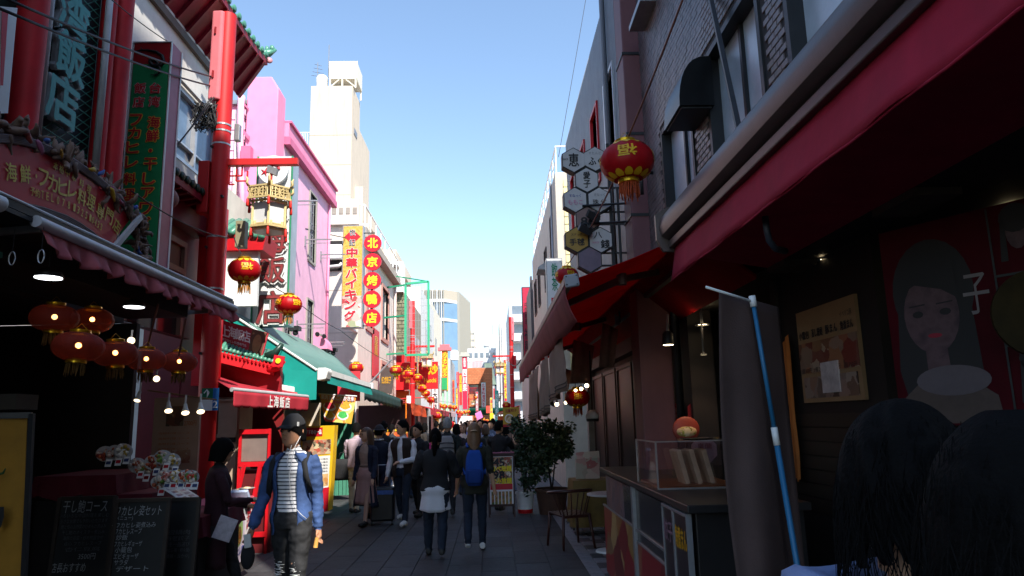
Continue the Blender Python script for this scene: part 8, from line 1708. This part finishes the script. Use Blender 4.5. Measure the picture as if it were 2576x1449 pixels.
def jacket(P, m, gap, z0, z1, sc_=1.14, name='jacket', flare=0., asym=0., folds=.012, gap2=None):
 """open-fronted garment shell from height fraction z1 down to z0; gap = half opening at the front (radians)"""
 rg = P['rg']; zs = [r[2] for r in rg]; rows = []; K = 18; n = 44
 for k in range(K+1):
  f = z1+(z0-z1)*k/K; z = P['zb'](f); zc = min(max(z, zs[0]), zs[-1]); v = [np.interp(zc, zs, [r[q] for r in rg]) for q in (1, 3, 4)]; ex = max(0, (.52-f))
  g = gap+((gap2 or gap)-gap)*k/K; row = []
  for i in range(n+1):
   a = -PI/2+g+(2*PI-2*g)*i/n+asym*k/K; s_ = sc_*(1+flare*ex)+folds*math.sin(a*7+f*9)*(.4+2*ex)+.02*noise.noise((math.cos(a)*2, math.sin(a)*2, f*12))
   row.append(P['W']((v[1]*s_*math.cos(a), v[0]+v[2]*s_*math.sin(a)*1.04, z+.006*math.sin(a*5)*(k == K))))
  rows.append(row)
 q = MB(); q.loft(rows, caps=False, closed=False); o = q.build(name, m, P['t'], smooth=True); sd = o.modifiers.new('thick', 'SOLIDIFY'); sd.thickness = .008; sd.offset = 1
 return o
def skirt(P, m, z1, z0, r0=1.06, r1=1.5, name='skirt', folds=9, amp=.04):
 rg = P['rg']; rows = []
 for k in range(13):
  f = z1+(z0-z1)*k/12; z = P['zb'](f); zc = max(z, rg[0][2]); zs = [r[2] for r in rg]; rx, ry = np.interp(zc, zs, [r[3] for r in rg]), np.interp(zc, zs, [r[4] for r in rg]); s_ = r0+(r1-r0)*k/12
  rows.append([P['W']((rx*s_*(1+amp*(k/12)*math.sin(folds*a))*math.cos(a), ry*s_*1.1*(1+amp*(k/12)*math.sin(folds*a))*math.sin(a), z)) for a in [2*PI*i/60 for i in range(60)]])
 rows[-1] = [p+Vector((0, 0, .03*abs(math.cos(2*PI*i/60))**2-.015+.003*math.sin(i*.9))) for i, p in enumerate(rows[-1])]
 q = MB(); q.loft(rows, caps=False); o = q.build(name, m, P['t'], smooth=True); o.modifiers.new('thick', 'SOLIDIFY').thickness = .006; return o
def backpack(P, m, label, w_=.15, h_=.42, d_=.14, top=.8, trim=None, pocket=None):
 W, H_ = P['W'], P['H']; t = empty('backpack', W((0, .12, P['zb'](top)-h_)), label, 'backpack', 'backpacks'); rows = []; y0 = .066*H_
 for k in range(11):
  f = k/10.; z = P['zb'](top)-h_*(1-f); s_ = (1-abs(2*f-1)**4*.35)*(1-.18*f); rows.append([W((w_*s_*math.copysign(abs(math.cos(a))**.6, math.cos(a)), y0+d_*.5+d_*.5*s_*math.copysign(abs(math.sin(a))**.6, math.sin(a))*(1.15-.35*f), z)) for a in [2*PI*i/24 for i in range(24)]])
 q = MB(); q.loft(rows); q.build('main_bag', m, t, smooth=True)
 q = MB(); z1 = P['zb'](top)-h_
 q.loft([[W((w_*.78*math.copysign(abs(math.cos(a))**.6, math.cos(a))*s_, y0+d_*.95+.045*s_*max(-.3, math.sin(a)), z1+h_*f)) for a in [2*PI*i/20 for i in range(20)]] for f, s_ in ((.06, .8), (.12, 1), (.3, 1), (.42, .96), (.46, .7))]); q.build('front_pocket', pocket or m, t, smooth=True)
 for sd in (1, -1):
  q = MB(); pth = [(sd*.055*H_, .075*H_, P['zb'](.815)), (sd*.06*H_, .0, P['zb'](.838)), (sd*.066*H_, -.055*H_, P['zb'](.80)), (sd*.075*H_, -.068*H_, P['zb'](.74)), (sd*.09*H_, -.03*H_, P['zb'](.66)), (sd*.08*H_, .06*H_, P['zb'](.6))]
  pr = [W(p) for p in pth]; q.tube(pr, .018, 6); q.build('shoulder_strap', trim or m, t, smooth=True)
 if trim:
  for f in (.5, .68): q = MB(); q.tube([W((w_*1.0*math.cos(a), y0+d_*.5+d_*.62*math.sin(a), z1+h_*(f+.06*math.sin(a)))) for a in [PI*i/12 for i in range(13)]], .01, 5); q.build('reflective_trim', trim, t, smooth=True)
 return t
DENIM = fab('denim', '3a5280', .45, .6, 24); DENIMD = fab('dark_denim', '1c2636', .3, .4); DENIMM = fab('mid_denim', '3a4a66', .3, .4); BLK = fab('black', (.014,.014,.016), .3, .4); NAVY = fab('navy', '161c30', .25); CREAM = fab('cream', 'b8a890'); WHT = fab('white', (.7,.69,.72), .08); WASHED = fab('washed_black', (.024,.024,.026), .6, .5)
p = (-1.76, 6.5); TEE = striped()
P = person(*p, 1.76, -6, 'man in black cap, open blue denim shirt and striped tee with ripped black jeans', DENIM, WASHED, M_SHOEW, skin=mat('skin_tan', H('b98566'), .5, .08, 20, .06, 120), hair='cap', legs=((10, 8), (-12, 14)), arms=((-6, 5, 10), (10, 9, 14)), inner=TEE, head=(-20, 2), hs=1.1, voxel=.0085, build=1.0, legr=1.12, armr=1.05)
cap_on(P, fab('cap_black', (.02,.02,.022), .2), low=.67); jacket(P, DENIM, .42, .445, .835, 1.2, 'denim_shirt', gap2=.72, folds=.014, flare=.8, asym=-.12); W, H_ = P['W'], P['H']
q = MB(); q.obox(W(P['hp'](.36, -.18, .72)), (.002, .012, 0), (0, .0, .018), (.004, 0, 0)); q.build('cap_label', M_WPLAIN, P['t'])
for sd in (1, -1):
 q = MB(); rw = [[W((sd*(.03+.045*t_)*H_*1.02, -.052*H_-.014*math.sin(PI*t_)-.006*s, P['zb'](.845-.05*t_-.02*s))) for t_ in [i/6. for i in range(7)]] for s in (0, .5, 1)]; q.loft(rw, caps=False, closed=False); o = q.build('collar', DENIM, P['t'], smooth=True); o.modifiers.new('thick', 'SOLIDIFY').thickness = .006
q = MB(); pth = [(.075*H_, .07*H_, P['zb'](.79)), (.078*H_, 0, P['zb'](.838)), (.082*H_, -.07*H_, P['zb'](.79)), (.094*H_, -.073*H_, P['zb'](.72)), (.108*H_, -.04*H_, P['zb'](.64))]
rw = [[W(Vector(pp)+Vector((dx, 0, 0))) for pp in pth] for dx in (-.022, .022)]; q.loft(rw, caps=False, closed=False); o = q.build('bag_strap', BLK, P['t'], smooth=True); o.modifiers.new('thick', 'SOLIDIFY').thickness = .012
q = MB(); pth = [(-.075*H_, .07*H_, P['zb'](.79)), (-.078*H_, 0, P['zb'](.838)), (-.08*H_, -.07*H_, P['zb'](.79)), (-.09*H_, -.074*H_, P['zb'](.7)), (-.105*H_, -.04*H_, P['zb'](.62))]
rw = [[W(Vector(pp)+Vector((dx, 0, 0))) for pp in pth] for dx in (-.022, .022)]; q.loft(rw, caps=False, closed=False); o = q.build('bag_strap', BLK, P['t'], smooth=True); o.modifiers.new('thick', 'SOLIDIFY').thickness = .012
q = MB(); q.tube([W(P['hp'](.36, -.02, .36)), W(P['hp'](.3, -.25, .0)), W((.035, -.13, P['zb'](.80))), W((.02, -.135, P['zb'](.72))), W((.03, -.13, P['zb'](.66))), W((.075, -.14, P['zb'](.58))), W((.13, -.13, P['zb'](.545))), W((.17, -.1, P['zb'](.52)))], .0028, 5); q.build('earphone_cable', M_WPLAIN, P['t'], smooth=True)
q = MB(); q.tube([W(P['hp'](.2, -.3, .05)), W((-.01, -.12, P['zb'](.80))), W((.018, -.137, P['zb'](.73)))], .0025, 5); q.build('earphone_cable', M_WPLAIN, P['t'], smooth=True)
rnd = random.Random(2); SKN = MATS['skin_tan']
def legpt(side, f, dy=-.075):   # a point on the front of a leg (side +1 = his left)
 i = 0 if side > 0 else 1; a, k = ((10, 8), (-12, 14))[i]; hip = Vector((side*.05*H_*1.03, 0, P['hipz'])); kn = hip+Vector((side*.02, -math.sin(R(a)), -math.cos(R(a))))*.245*H_; an = kn+Vector((0, -math.sin(R(a-k)), -math.cos(R(a-k))))*.235*H_
 return hip.lerp(kn, f) if f <= 1 else kn.lerp(an, f-1)
for sd in (1, -1):
 c = legpt(sd, .93)+Vector((0, -.068, 0)); q = MB(); q.ball(W(c+Vector((0, .012, .02))), (.045, .018, .018), 10, 6); q.build('knee_skin', SKN, P['t'], smooth=True)
 q = MB()
 for k in range(16):
  z = .03-.011*k; a = c+Vector((rnd.uniform(-.055,-.02), .006+rnd.uniform(-.004,.004), z)); b = c+Vector((rnd.uniform(.01,.05), .006, z+rnd.uniform(-.012,.012))); m_ = a.lerp(b, .5)+Vector((0, -.014, rnd.uniform(-.012,.012))); q.tube([W(a), W(m_), W(b)], [.002, .004, .002], 4)
 q.build('torn_threads', M_WINK, P['t'], smooth=True)
 c2 = legpt(sd, 1.35)+Vector((0, -.062, 0)); q = MB()
 for k in range(5): a = c2+Vector((rnd.uniform(-.05,-.01), .004, rnd.uniform(-.03,.03))); q.tube([W(a), W(a+Vector((.03,-.006,rnd.uniform(-.01,.01)))), W(a+Vector((.06,0,rnd.uniform(-.015,.015))))], [.002,.004,.002], 4)
 q.build('torn_threads', M_WINK, P['t'], smooth=True)
for i, lb in ((0, 0), (1, 1)):
 S_, E_, W_, f_ = P['arms'][i]; c = W_+f_*.11
 if i == 0:
  q = MB(); q.tube([W(c+Vector((0,-.045,.03))), W(c+Vector((-.01,-.05,-.05)))], [.016, .02], 12); q.build('food_roll', mat('pastry', H('d8a050'), .6, .25, 20), label='small golden food roll held in the denim-shirted man\'s hand', cat='snack', smooth='edge')
 else:
  q = MB(); q.obox(W(c+Vector((.01,-.03,.0))), (.03, 0, .004), (0, .008, 0), (-.006, 0, .055)); o = q.build('phone', mat('phone_white', (.6,.6,.58), .3), label='pale phone held in the denim-shirted man\'s lowered hand', cat='phone', bevel=.006)
  q = MB(); q.ball(W(c+Vector((-.01,.03,-.13))), (.06, .05, .11), 14, 8); q.build('camera_pouch', BLK, label='black pouch hanging from the denim-shirted man\'s wrist', cat='pouch', smooth=True)
pm_ = at(540, 1449, Y=7.3); MAR = fab('maroon', '2c0c16', .25)
P = person(-2.70, 7.3, 1.62, 112, 'woman with black bob in long maroon cardigan holding paper menus beside the food table', MAR, BLK, M_SHOEB, hair='bob', legs=((22, 6), (-20, 10)), arms=((16, 8, 62, 40), (20, 10, 70, 45)), female=True, inner=BLK, head=(8, 6), voxel=.01, foot=(0, -15))
jacket(P, MAR, .5, .26, .835, 1.17, 'cardigan', flare=.9, gap2=.75, folds=.015)
c = at(566, 1330, Y=7.1); q = MB(); q.obox(c, (.075, .02, -.03), (0, .003, 0), (.04, 0, .1)); q.build('paper_menu', mat('menu_paper', (.5,.46,.52), .5, .35, 14), label='printed paper menus held by the woman in the maroon cardigan', cat='menu')
q_ = at(893, 1292, Z=0); PNK = fab('lavender', 'b09aa4')
P = person(q_.x, q_.y, 1.7, 168, 'man seen from behind in pale lavender jacket and cream trousers with a black tote', PNK, CREAM, M_SHOEB, hair='short', legs=((6, 4), (-6, 10)), arms=((12, 8, 30), (4, 8, 20)), head=(15, 5), face=False, armr=1.15)
jacket(P, PNK, .1, .5, .83, 1.15, 'jacket'); c = P['W']((.27, .05, P['zb'](.5))); t = empty('tote_bag', (c.x, c.y, c.z-.22), 'black tote bag hanging from the lavender-jacketed man\'s shoulder', 'bag')
q = MB(); q.loft([[c+Vector((.15*s*math.copysign(abs(math.cos(a))**.5, math.cos(a)), .07*s*math.copysign(abs(math.sin(a))**.6, math.sin(a)), z)) for a in [2*PI*i/20 for i in range(20)]] for z, s in ((-.22, .85), (-.15, 1), (.05, 1), (.18, .9))]); q.build('bag_body', BLK, t, smooth=True)
q = MB(); q.tube([c+Vector((-.06, 0, .17)), c+Vector((-.03, 0, .3)), c+Vector((.05, 0, .3)), c+Vector((.08, 0, .17))], .012, 6); q.build('handle', BLK, t, smooth=True)
q_ = at(920, 1322, Z=0)
P = person(q_.x, q_.y, 1.63, -22, 'long-haired woman in open navy trench coat over a beige dress walking', NAVY, mat('skin_legs', H('b08a74'), .5, .06), M_SHOEB, hair='long', hairm=M_HAIRBR, legs=((16, 8), (-14, 18)), arms=((10, 8, 18), (-6, 8, 16)), female=True, inner=fab('dusty_beige', 'a08474'), head=(-38, 2), voxel=.011, foot=(0, -20), legr=.8, armr=1.15)
skirt(P, fab('rose_beige', 'a07a72'), .6, .24, 1.05, 1.6, 'dress_skirt', 11, .06); jacket(P, NAVY, .55, .2, .84, 1.2, 'trench_coat', flare=1.6, gap2=.85, folds=.02)
q = MB(); q.tube([P['W']((.09*math.cos(a)*1.15*1.63/1.63, .0+.1*math.sin(a)*1.1, P['zb'](.615))) for a in [-PI*.95+1.9*PI*.5*i/10 for i in range(11)]], .016, 6); q.build('belt', fab('belt', '6a5448'), P['t'], smooth=True)
P = person(-2.05, 13.2, 1.66, 176, 'man seen from behind in dark suit and brimmed hat pulling a suitcase', NAVY, NAVY, M_SHOEB, hair='short', legs=((10, 6), (-8, 14)), arms=((4, 6, 15), (-8, 8, 10)), head=(0, 0), face=False, armr=1.15)
jacket(P, NAVY, .08, .46, .83, 1.14, 'suit_jacket'); P['shell'](lambda ph: .62, 1.22, 'hat_crown', fab('hat', (.02,.02,.025)), noise_a=0, rows=8); q = MB(); q.loft([[P['W'](P['hp'](r*.36*math.cos(a), .02+r*.45*math.sin(a), .64-.04*(r-1.2)*8*.2)) for a in [2*PI*i/32 for i in range(32)]] for r in (1.2, 1.75)], caps=False); o = q.build('hat_brim', MATS['fabric_hat'], P['t'], smooth=True); o.modifiers.new('thick', 'SOLIDIFY').thickness = .008
q = MB(); q.tube([P['W'](P['hp'](.33*math.cos(a), .04+.36*math.sin(a), -.12)) for a in [2*PI*i/16 for i in range(17)]], .016, 6); q.build('shirt_collar', WHT, P['t'], smooth=True)
c = at(983, 1300, Z=0); c = Vector((c.x, 12.7, 0)); t = empty('suitcase', c, 'black wheeled suitcase with blue trim standing behind the navy-coated woman', 'suitcase')
q = MB(); q.box(c.x-.2, c.x+.2, c.y-.12, c.y+.12, .06, .62); q.build('case', mat('case_black', (.012,.012,.014), .4, .2, 9, .2, 40), t, bevel=.035); q = MB(); q.box(c.x-.19, c.x+.19, c.y-.127, c.y-.122, .5, .57); q.build('blue_label', mat('case_blue', H('3a5a9a'), .5, .3, 20), t)
q = MB(); q.tube([(c.x-.1, c.y+.1, .6), (c.x-.1, c.y+.1, .98), (c.x+.1, c.y+.1, .98), (c.x+.1, c.y+.1, .6)], .01, 6); q.build('pull_handle', M_ALU, t)
for dx in (-.17, .17): MB().lathe([(.035, -.015), (.035, .015)], (c.x+dx, c.y-.08, .036), 12, ax=(1,0,0)).build('wheel', M_BLACK, t)
q_ = at(1012, 1322, Z=0); BRN = fab('brown_vest', '2c1f18', .2)
P = person(q_.x, q_.y, 1.74, -12, 'man in brown down vest over white tee and jeans looking aside', WHT, DENIMD, M_SHOEW, hair='short', legs=((14, 8), (-12, 14)), arms=((14, 8, 70, 50), (-6, 8, 20)), head=(-62, 0), sleeves=(1., None), voxel=.011, inner=WHT, foot=(0, -12))
jacket(P, BRN, .16, .46, .835, 1.25, 'down_vest', gap2=.42, folds=.02)
q_ = at(1096, 1398, Z=0)
P = person(q_.x, q_.y, 1.6, 180, 'woman seen from behind in loose black top over a white shirt hem and dark jeans', BLK, DENIMD, M_SHOEB, hair='bun', legs=((6, 5), (-9, 14)), arms=((12, 22, 75, 30), (14, 24, 80, 30)), female=True, face=False, voxel=.01, armr=1.55, head=(0, 6), build=1.08, legr=1.12)
skirt(P, WHT, .56, .355, 1.1, 1.45, 'shirt_hem', 7, .035); jacket(P, BLK, .05, .5, .84, 1.24, 'loose_top', folds=.015)
for i in (0, 1): E_, W_ = P['arms'][i][1], P['arms'][i][2]; q = MB(); q.tube([P['W'](E_.lerp(W_, .25)), P['W'](E_.lerp(W_, .75))], [.066, .058], 10); q.build('white_cuff', WHT, P['t'], smooth=True)
q_ = at(1204, 1384, Z=0); OLV = fab('olive', '2c2c24', .2)
P = person(q_.x-.04, q_.y, 1.66, 181, 'woman in backward tan cap and olive tee carrying a blue backpack, one heel lifted', OLV, DENIMD, M_SHOEW, hair='long', hairm=M_HAIRLB, legs=((-4, 30), (4, 3)), arms=((6, 8, 12), (-4, 10, 14)), sleeves=(.5, None), female=True, face=False, voxel=.01, foot=(-50, 0), armr=1.3, build=1.05)
cap_on(P, fab('tan_cap', 'a88a6c'), brim_dir=1); jacket(P, OLV, .05, .44, .83, 1.2, 'loose_tee', flare=.4); backpack(P, fab('royal_blue', '1c4aa0'), 'bright blue backpack on the woman in the tan cap', .13, .46, .13, .79, None, fab('deep_blue', '16387c'))
P = person(-.84, 13.6, 1.76, 180, 'grey-haired man seen from behind in dark jacket with a grey and white backpack', fab('ink_jacket', '1a2224'), BLK, M_SHOEB, hair='short', hairm=M_HAIRGR, face=False, voxel=.013, armr=1.2, legs=((8, 5), (-8, 12)))
jacket(P, MATS['fabric_ink_jacket'], .05, .47, .84, 1.18, 'jacket'); backpack(P, fab('pale_grey_pack', '8e8a8a'), 'grey and white backpack with dark trim on the grey-haired man', .15, .48, .17, .82, fab('pack_trim', (.03,.03,.035)))
P = person(-1.38, 13.5, 1.66, -25, 'black-haired youth in dark jacket looking towards the food stalls', fab('charcoal', '1c1c20'), BLK, hair='short', head=(-15, 0), voxel=.014, arms=((10, 6, 40, 20), (10, 6, 40, 20)))
P = person(-.18, 18.2, 1.68, 0, 'man in white face mask and blue plaid shirt facing the camera', printed('plaid', ['3a4464','8890a8','2c3450','b0b4c0'], 24), DENIMD, hair='short', voxel=.015, arms=((20, 6, 80, 30), (20, 6, 80, 30)))
q = MB(); q.ball(P['W'](P['hp'](0, -.36, .27)), (.075, .05, .06), 12, 8); q.build('face_mask', M_WPLAIN, P['t'], smooth=True)
P = person(.12, 14.0, 1.68, 158, 'man seen from behind in black tee raising a phone', BLK, BLK, hair='short', voxel=.014, face=False, arms=((55, 10, 80, 35), (50, 10, 85, 35)), sleeves=(.5, None), armr=1.2)
c = P['W']((P['arms'][1][2]+P['arms'][1][3]*.12)); MB().obox(c, (.035, 0, 0), (0, .006, 0), (0, 0, .07)).build('phone', M_BLACK, label='black phone raised by the man in the black tee', cat='phone', bevel=.004)
crowd = [(965, 1098, 15.0, 1.72, 172, 'short', None, '1c1a1c', 'man in dark top behind the navy-coated woman'), (1088, 1118, 15.2, 1.5, 10, 'short', None, 'b02a6a', 'child-height figure in magenta top behind the girl in black'), (1041, 1096, 16.5, 1.62, 175, 'bob', None, '3a2a30', 'woman with bobbed hair behind the vest man'),
   (1165, 1088, 19, 1.62, -10, 'long', M_HAIRLB, 'd8c0b0', 'fair-haired woman in pale dress facing the camera'), (1184, 1082, 20, 1.7, 178, 'short', M_HAIRBR, '2a4aa8', 'brown-haired man in blue jacket'), (1196, 1092, 15.5, 1.66, 182, 'cap', None, '1a1a1c', 'dark-capped person between the grey-haired man and the masked man'),
   (1207, 1074, 24, 1.72, 5, 'short', None, '2a2a30', 'man in dark shirt beyond the masked man'), (1240, 1076, 24, 1.75, 175, 'short', None, '3a3434', 'man in brown-black shirt beyond the phone man'), (1272, 1096, 17, 1.6, 200, 'bob', None, '14141a', 'woman in black beside the potted shrubs'), (1283, 1098, 19, 1.6, 150, 'bob', M_HAIRBR, '8a6a5a', 'brown-haired woman in tan beside the potted shrubs'),
   (1130, 1080, 22, 1.68, 180, 'short', None, '4a4a55', 'man in grey beyond the grey-haired man'), (1152, 1082, 26, 1.6, 0, 'long', None, 'c8a0a0', 'woman in dusty pink far along the street'), (1176, 1080, 30, 1.7, 0, 'short', None, 'd8d4d0', 'man in white shirt far along the street'), (1215, 1076, 32, 1.7, 180, 'short', None, '8a2a2a', 'man in dark red far along the street'), (1228, 1074, 36, 1.65, 0, 'bob', None, '3a5a8a', 'woman in blue far along the street'), (1098, 1082, 26, 1.7, 170, 'short', None, '5a4a40', 'man in brown near the paper lanterns'), (1068, 1084, 22, 1.66, 160, 'bob', None, '1a1a20', 'woman in black near the drum stall'), (1012, 1098, 18, 1.62, 140, 'short', None, '2a2a2c', 'person in dark clothes before the drum stall'), (1142, 1078, 34, 1.7, 0, 'short', None, 'b0a890', 'man in beige far along the street'), (1190, 1074, 42, 1.7, 180, 'short', None, '2a3040', 'man in slate jacket far along the street'), (1204, 1073, 48, 1.65, 0, 'bob', None, 'c8c0c0', 'woman in pale grey far along the street'), (1244, 1073, 44, 1.7, 0, 'short', None, '40302a', 'man in umber far along the right shops'), (1120, 1076, 46, 1.7, 180, 'short', None, '20242a', 'man in near-black far along the left stalls'), (1112, 1092, 18, 1.7, 176, 'short', None, '16181c', 'man in black jacket between the girl in black and the grey-haired man'), (1148, 1090, 17, 1.62, 185, 'bob', None, '2a2026', 'woman in dark plum beside the grey-haired man'), (1222, 1092, 16.5, 1.6, 180, 'bob', M_HAIRBR, '3a3a30', 'woman in moss green in front of the masked man'), (1234, 1084, 21, 1.7, 0, 'short', None, '5a6a80', 'man in steel blue behind the phone man'), (1262, 1084, 22, 1.68, 190, 'short', None, '1e1e22', 'man in black shirt before the curtains'), (1052, 1082, 20, 1.7, 170, 'short', None, '2a2420', 'man in dark brown beside the drum stall'), (985, 1094, 19, 1.66, 160, 'short', None, '22262c', 'man in dark slate beside the green shutter'), (1194, 1078, 27, 1.68, 180, 'short', None, '8a8078', 'man in stone grey far along the street'), (1170, 1084, 23, 1.66, 180, 'short', None, '30343c', 'man in graphite before the far stalls'), (1160, 1074, 54, 1.7, 180, 'short', None, '6a3a3a', 'man in russet far along the street')]
for i, (px, py, Y_, h_, yaw, hr, hm, col, lb) in enumerate(crowd):
 c = at(px, py, Y=Y_); a = (i % 3-1)*5
 P = person(c.x, Y_, h_, yaw, lb, fab('crowd%d' % i, col), (DENIMD, BLK, DENIMM)[i % 3], (M_SHOEB, M_SHOEW)[i % 2], hair=hr, hairm=hm, voxel=.018 if Y_ < 22 else .028, face=Y_ < 21 and abs(yaw) < 60, legs=((10+a, 6), (-10-a, 14)), arms=((8, 8, 25), (-6, 8, 25)), armr=1.15, group='people in the crowd', female=hr in ('bob', 'long'))
 if hr == 'cap': cap_on(P, BLK, 1)
HOOD = fab('heather_blue', '7a86aa', .12, .5, 60)
hx_, hy_ = .60, 1.05
P = person(hx_, hy_, 1.695, 142, 'black-haired person in heather-blue hooded top right in front of the shop, seen from behind', HOOD, BLK, hair='short', head=(8, 14), face=False, voxel=.008, armr=1.2, legs=((0, 0), (0, 0)))
jacket(P, HOOD, .1, .5, .82, 1.16, 'hooded_top')
P['shell'](lambda ph: .06+.66*P['fr'](ph)**.5+.12*noise.noise((ph*5, 1, 2)), 1.2, 'hair_top', M_HAIR, noise_a=.06, cols=96, rows=24)
hair_wisps(P)
q = MB(); rows = []
for k in range(7):
 t_ = k/6.; r_ = 1+.55*math.sin(PI*t_*.8); rows.append([P['W']((.052*1.69*r_*math.cos(a)*1.3, .004+.05*1.69*r_*math.sin(a)+.03*t_, P['zb'](.85+.034*math.sin(PI*t_)-.05*t_)+.01*math.sin(3*a))) for a in [2*PI*i/40 for i in range(40)]])
q.loft(rows, caps=False); o = q.build('hood_collar', HOOD, P['t'], smooth=True); o.modifiers.new('thick', 'SOLIDIFY').thickness = .008
P = person(.54, .74, 1.675, 150, 'long-haired dark figure standing close behind the heather-blue hood', BLK, BLK, hair='long', face=False, voxel=.012, legs=((0, 0), (0, 0)), female=True)
hair_wisps(P, 700, s0=1.22)
bpy.data.scenes.remove(TS)
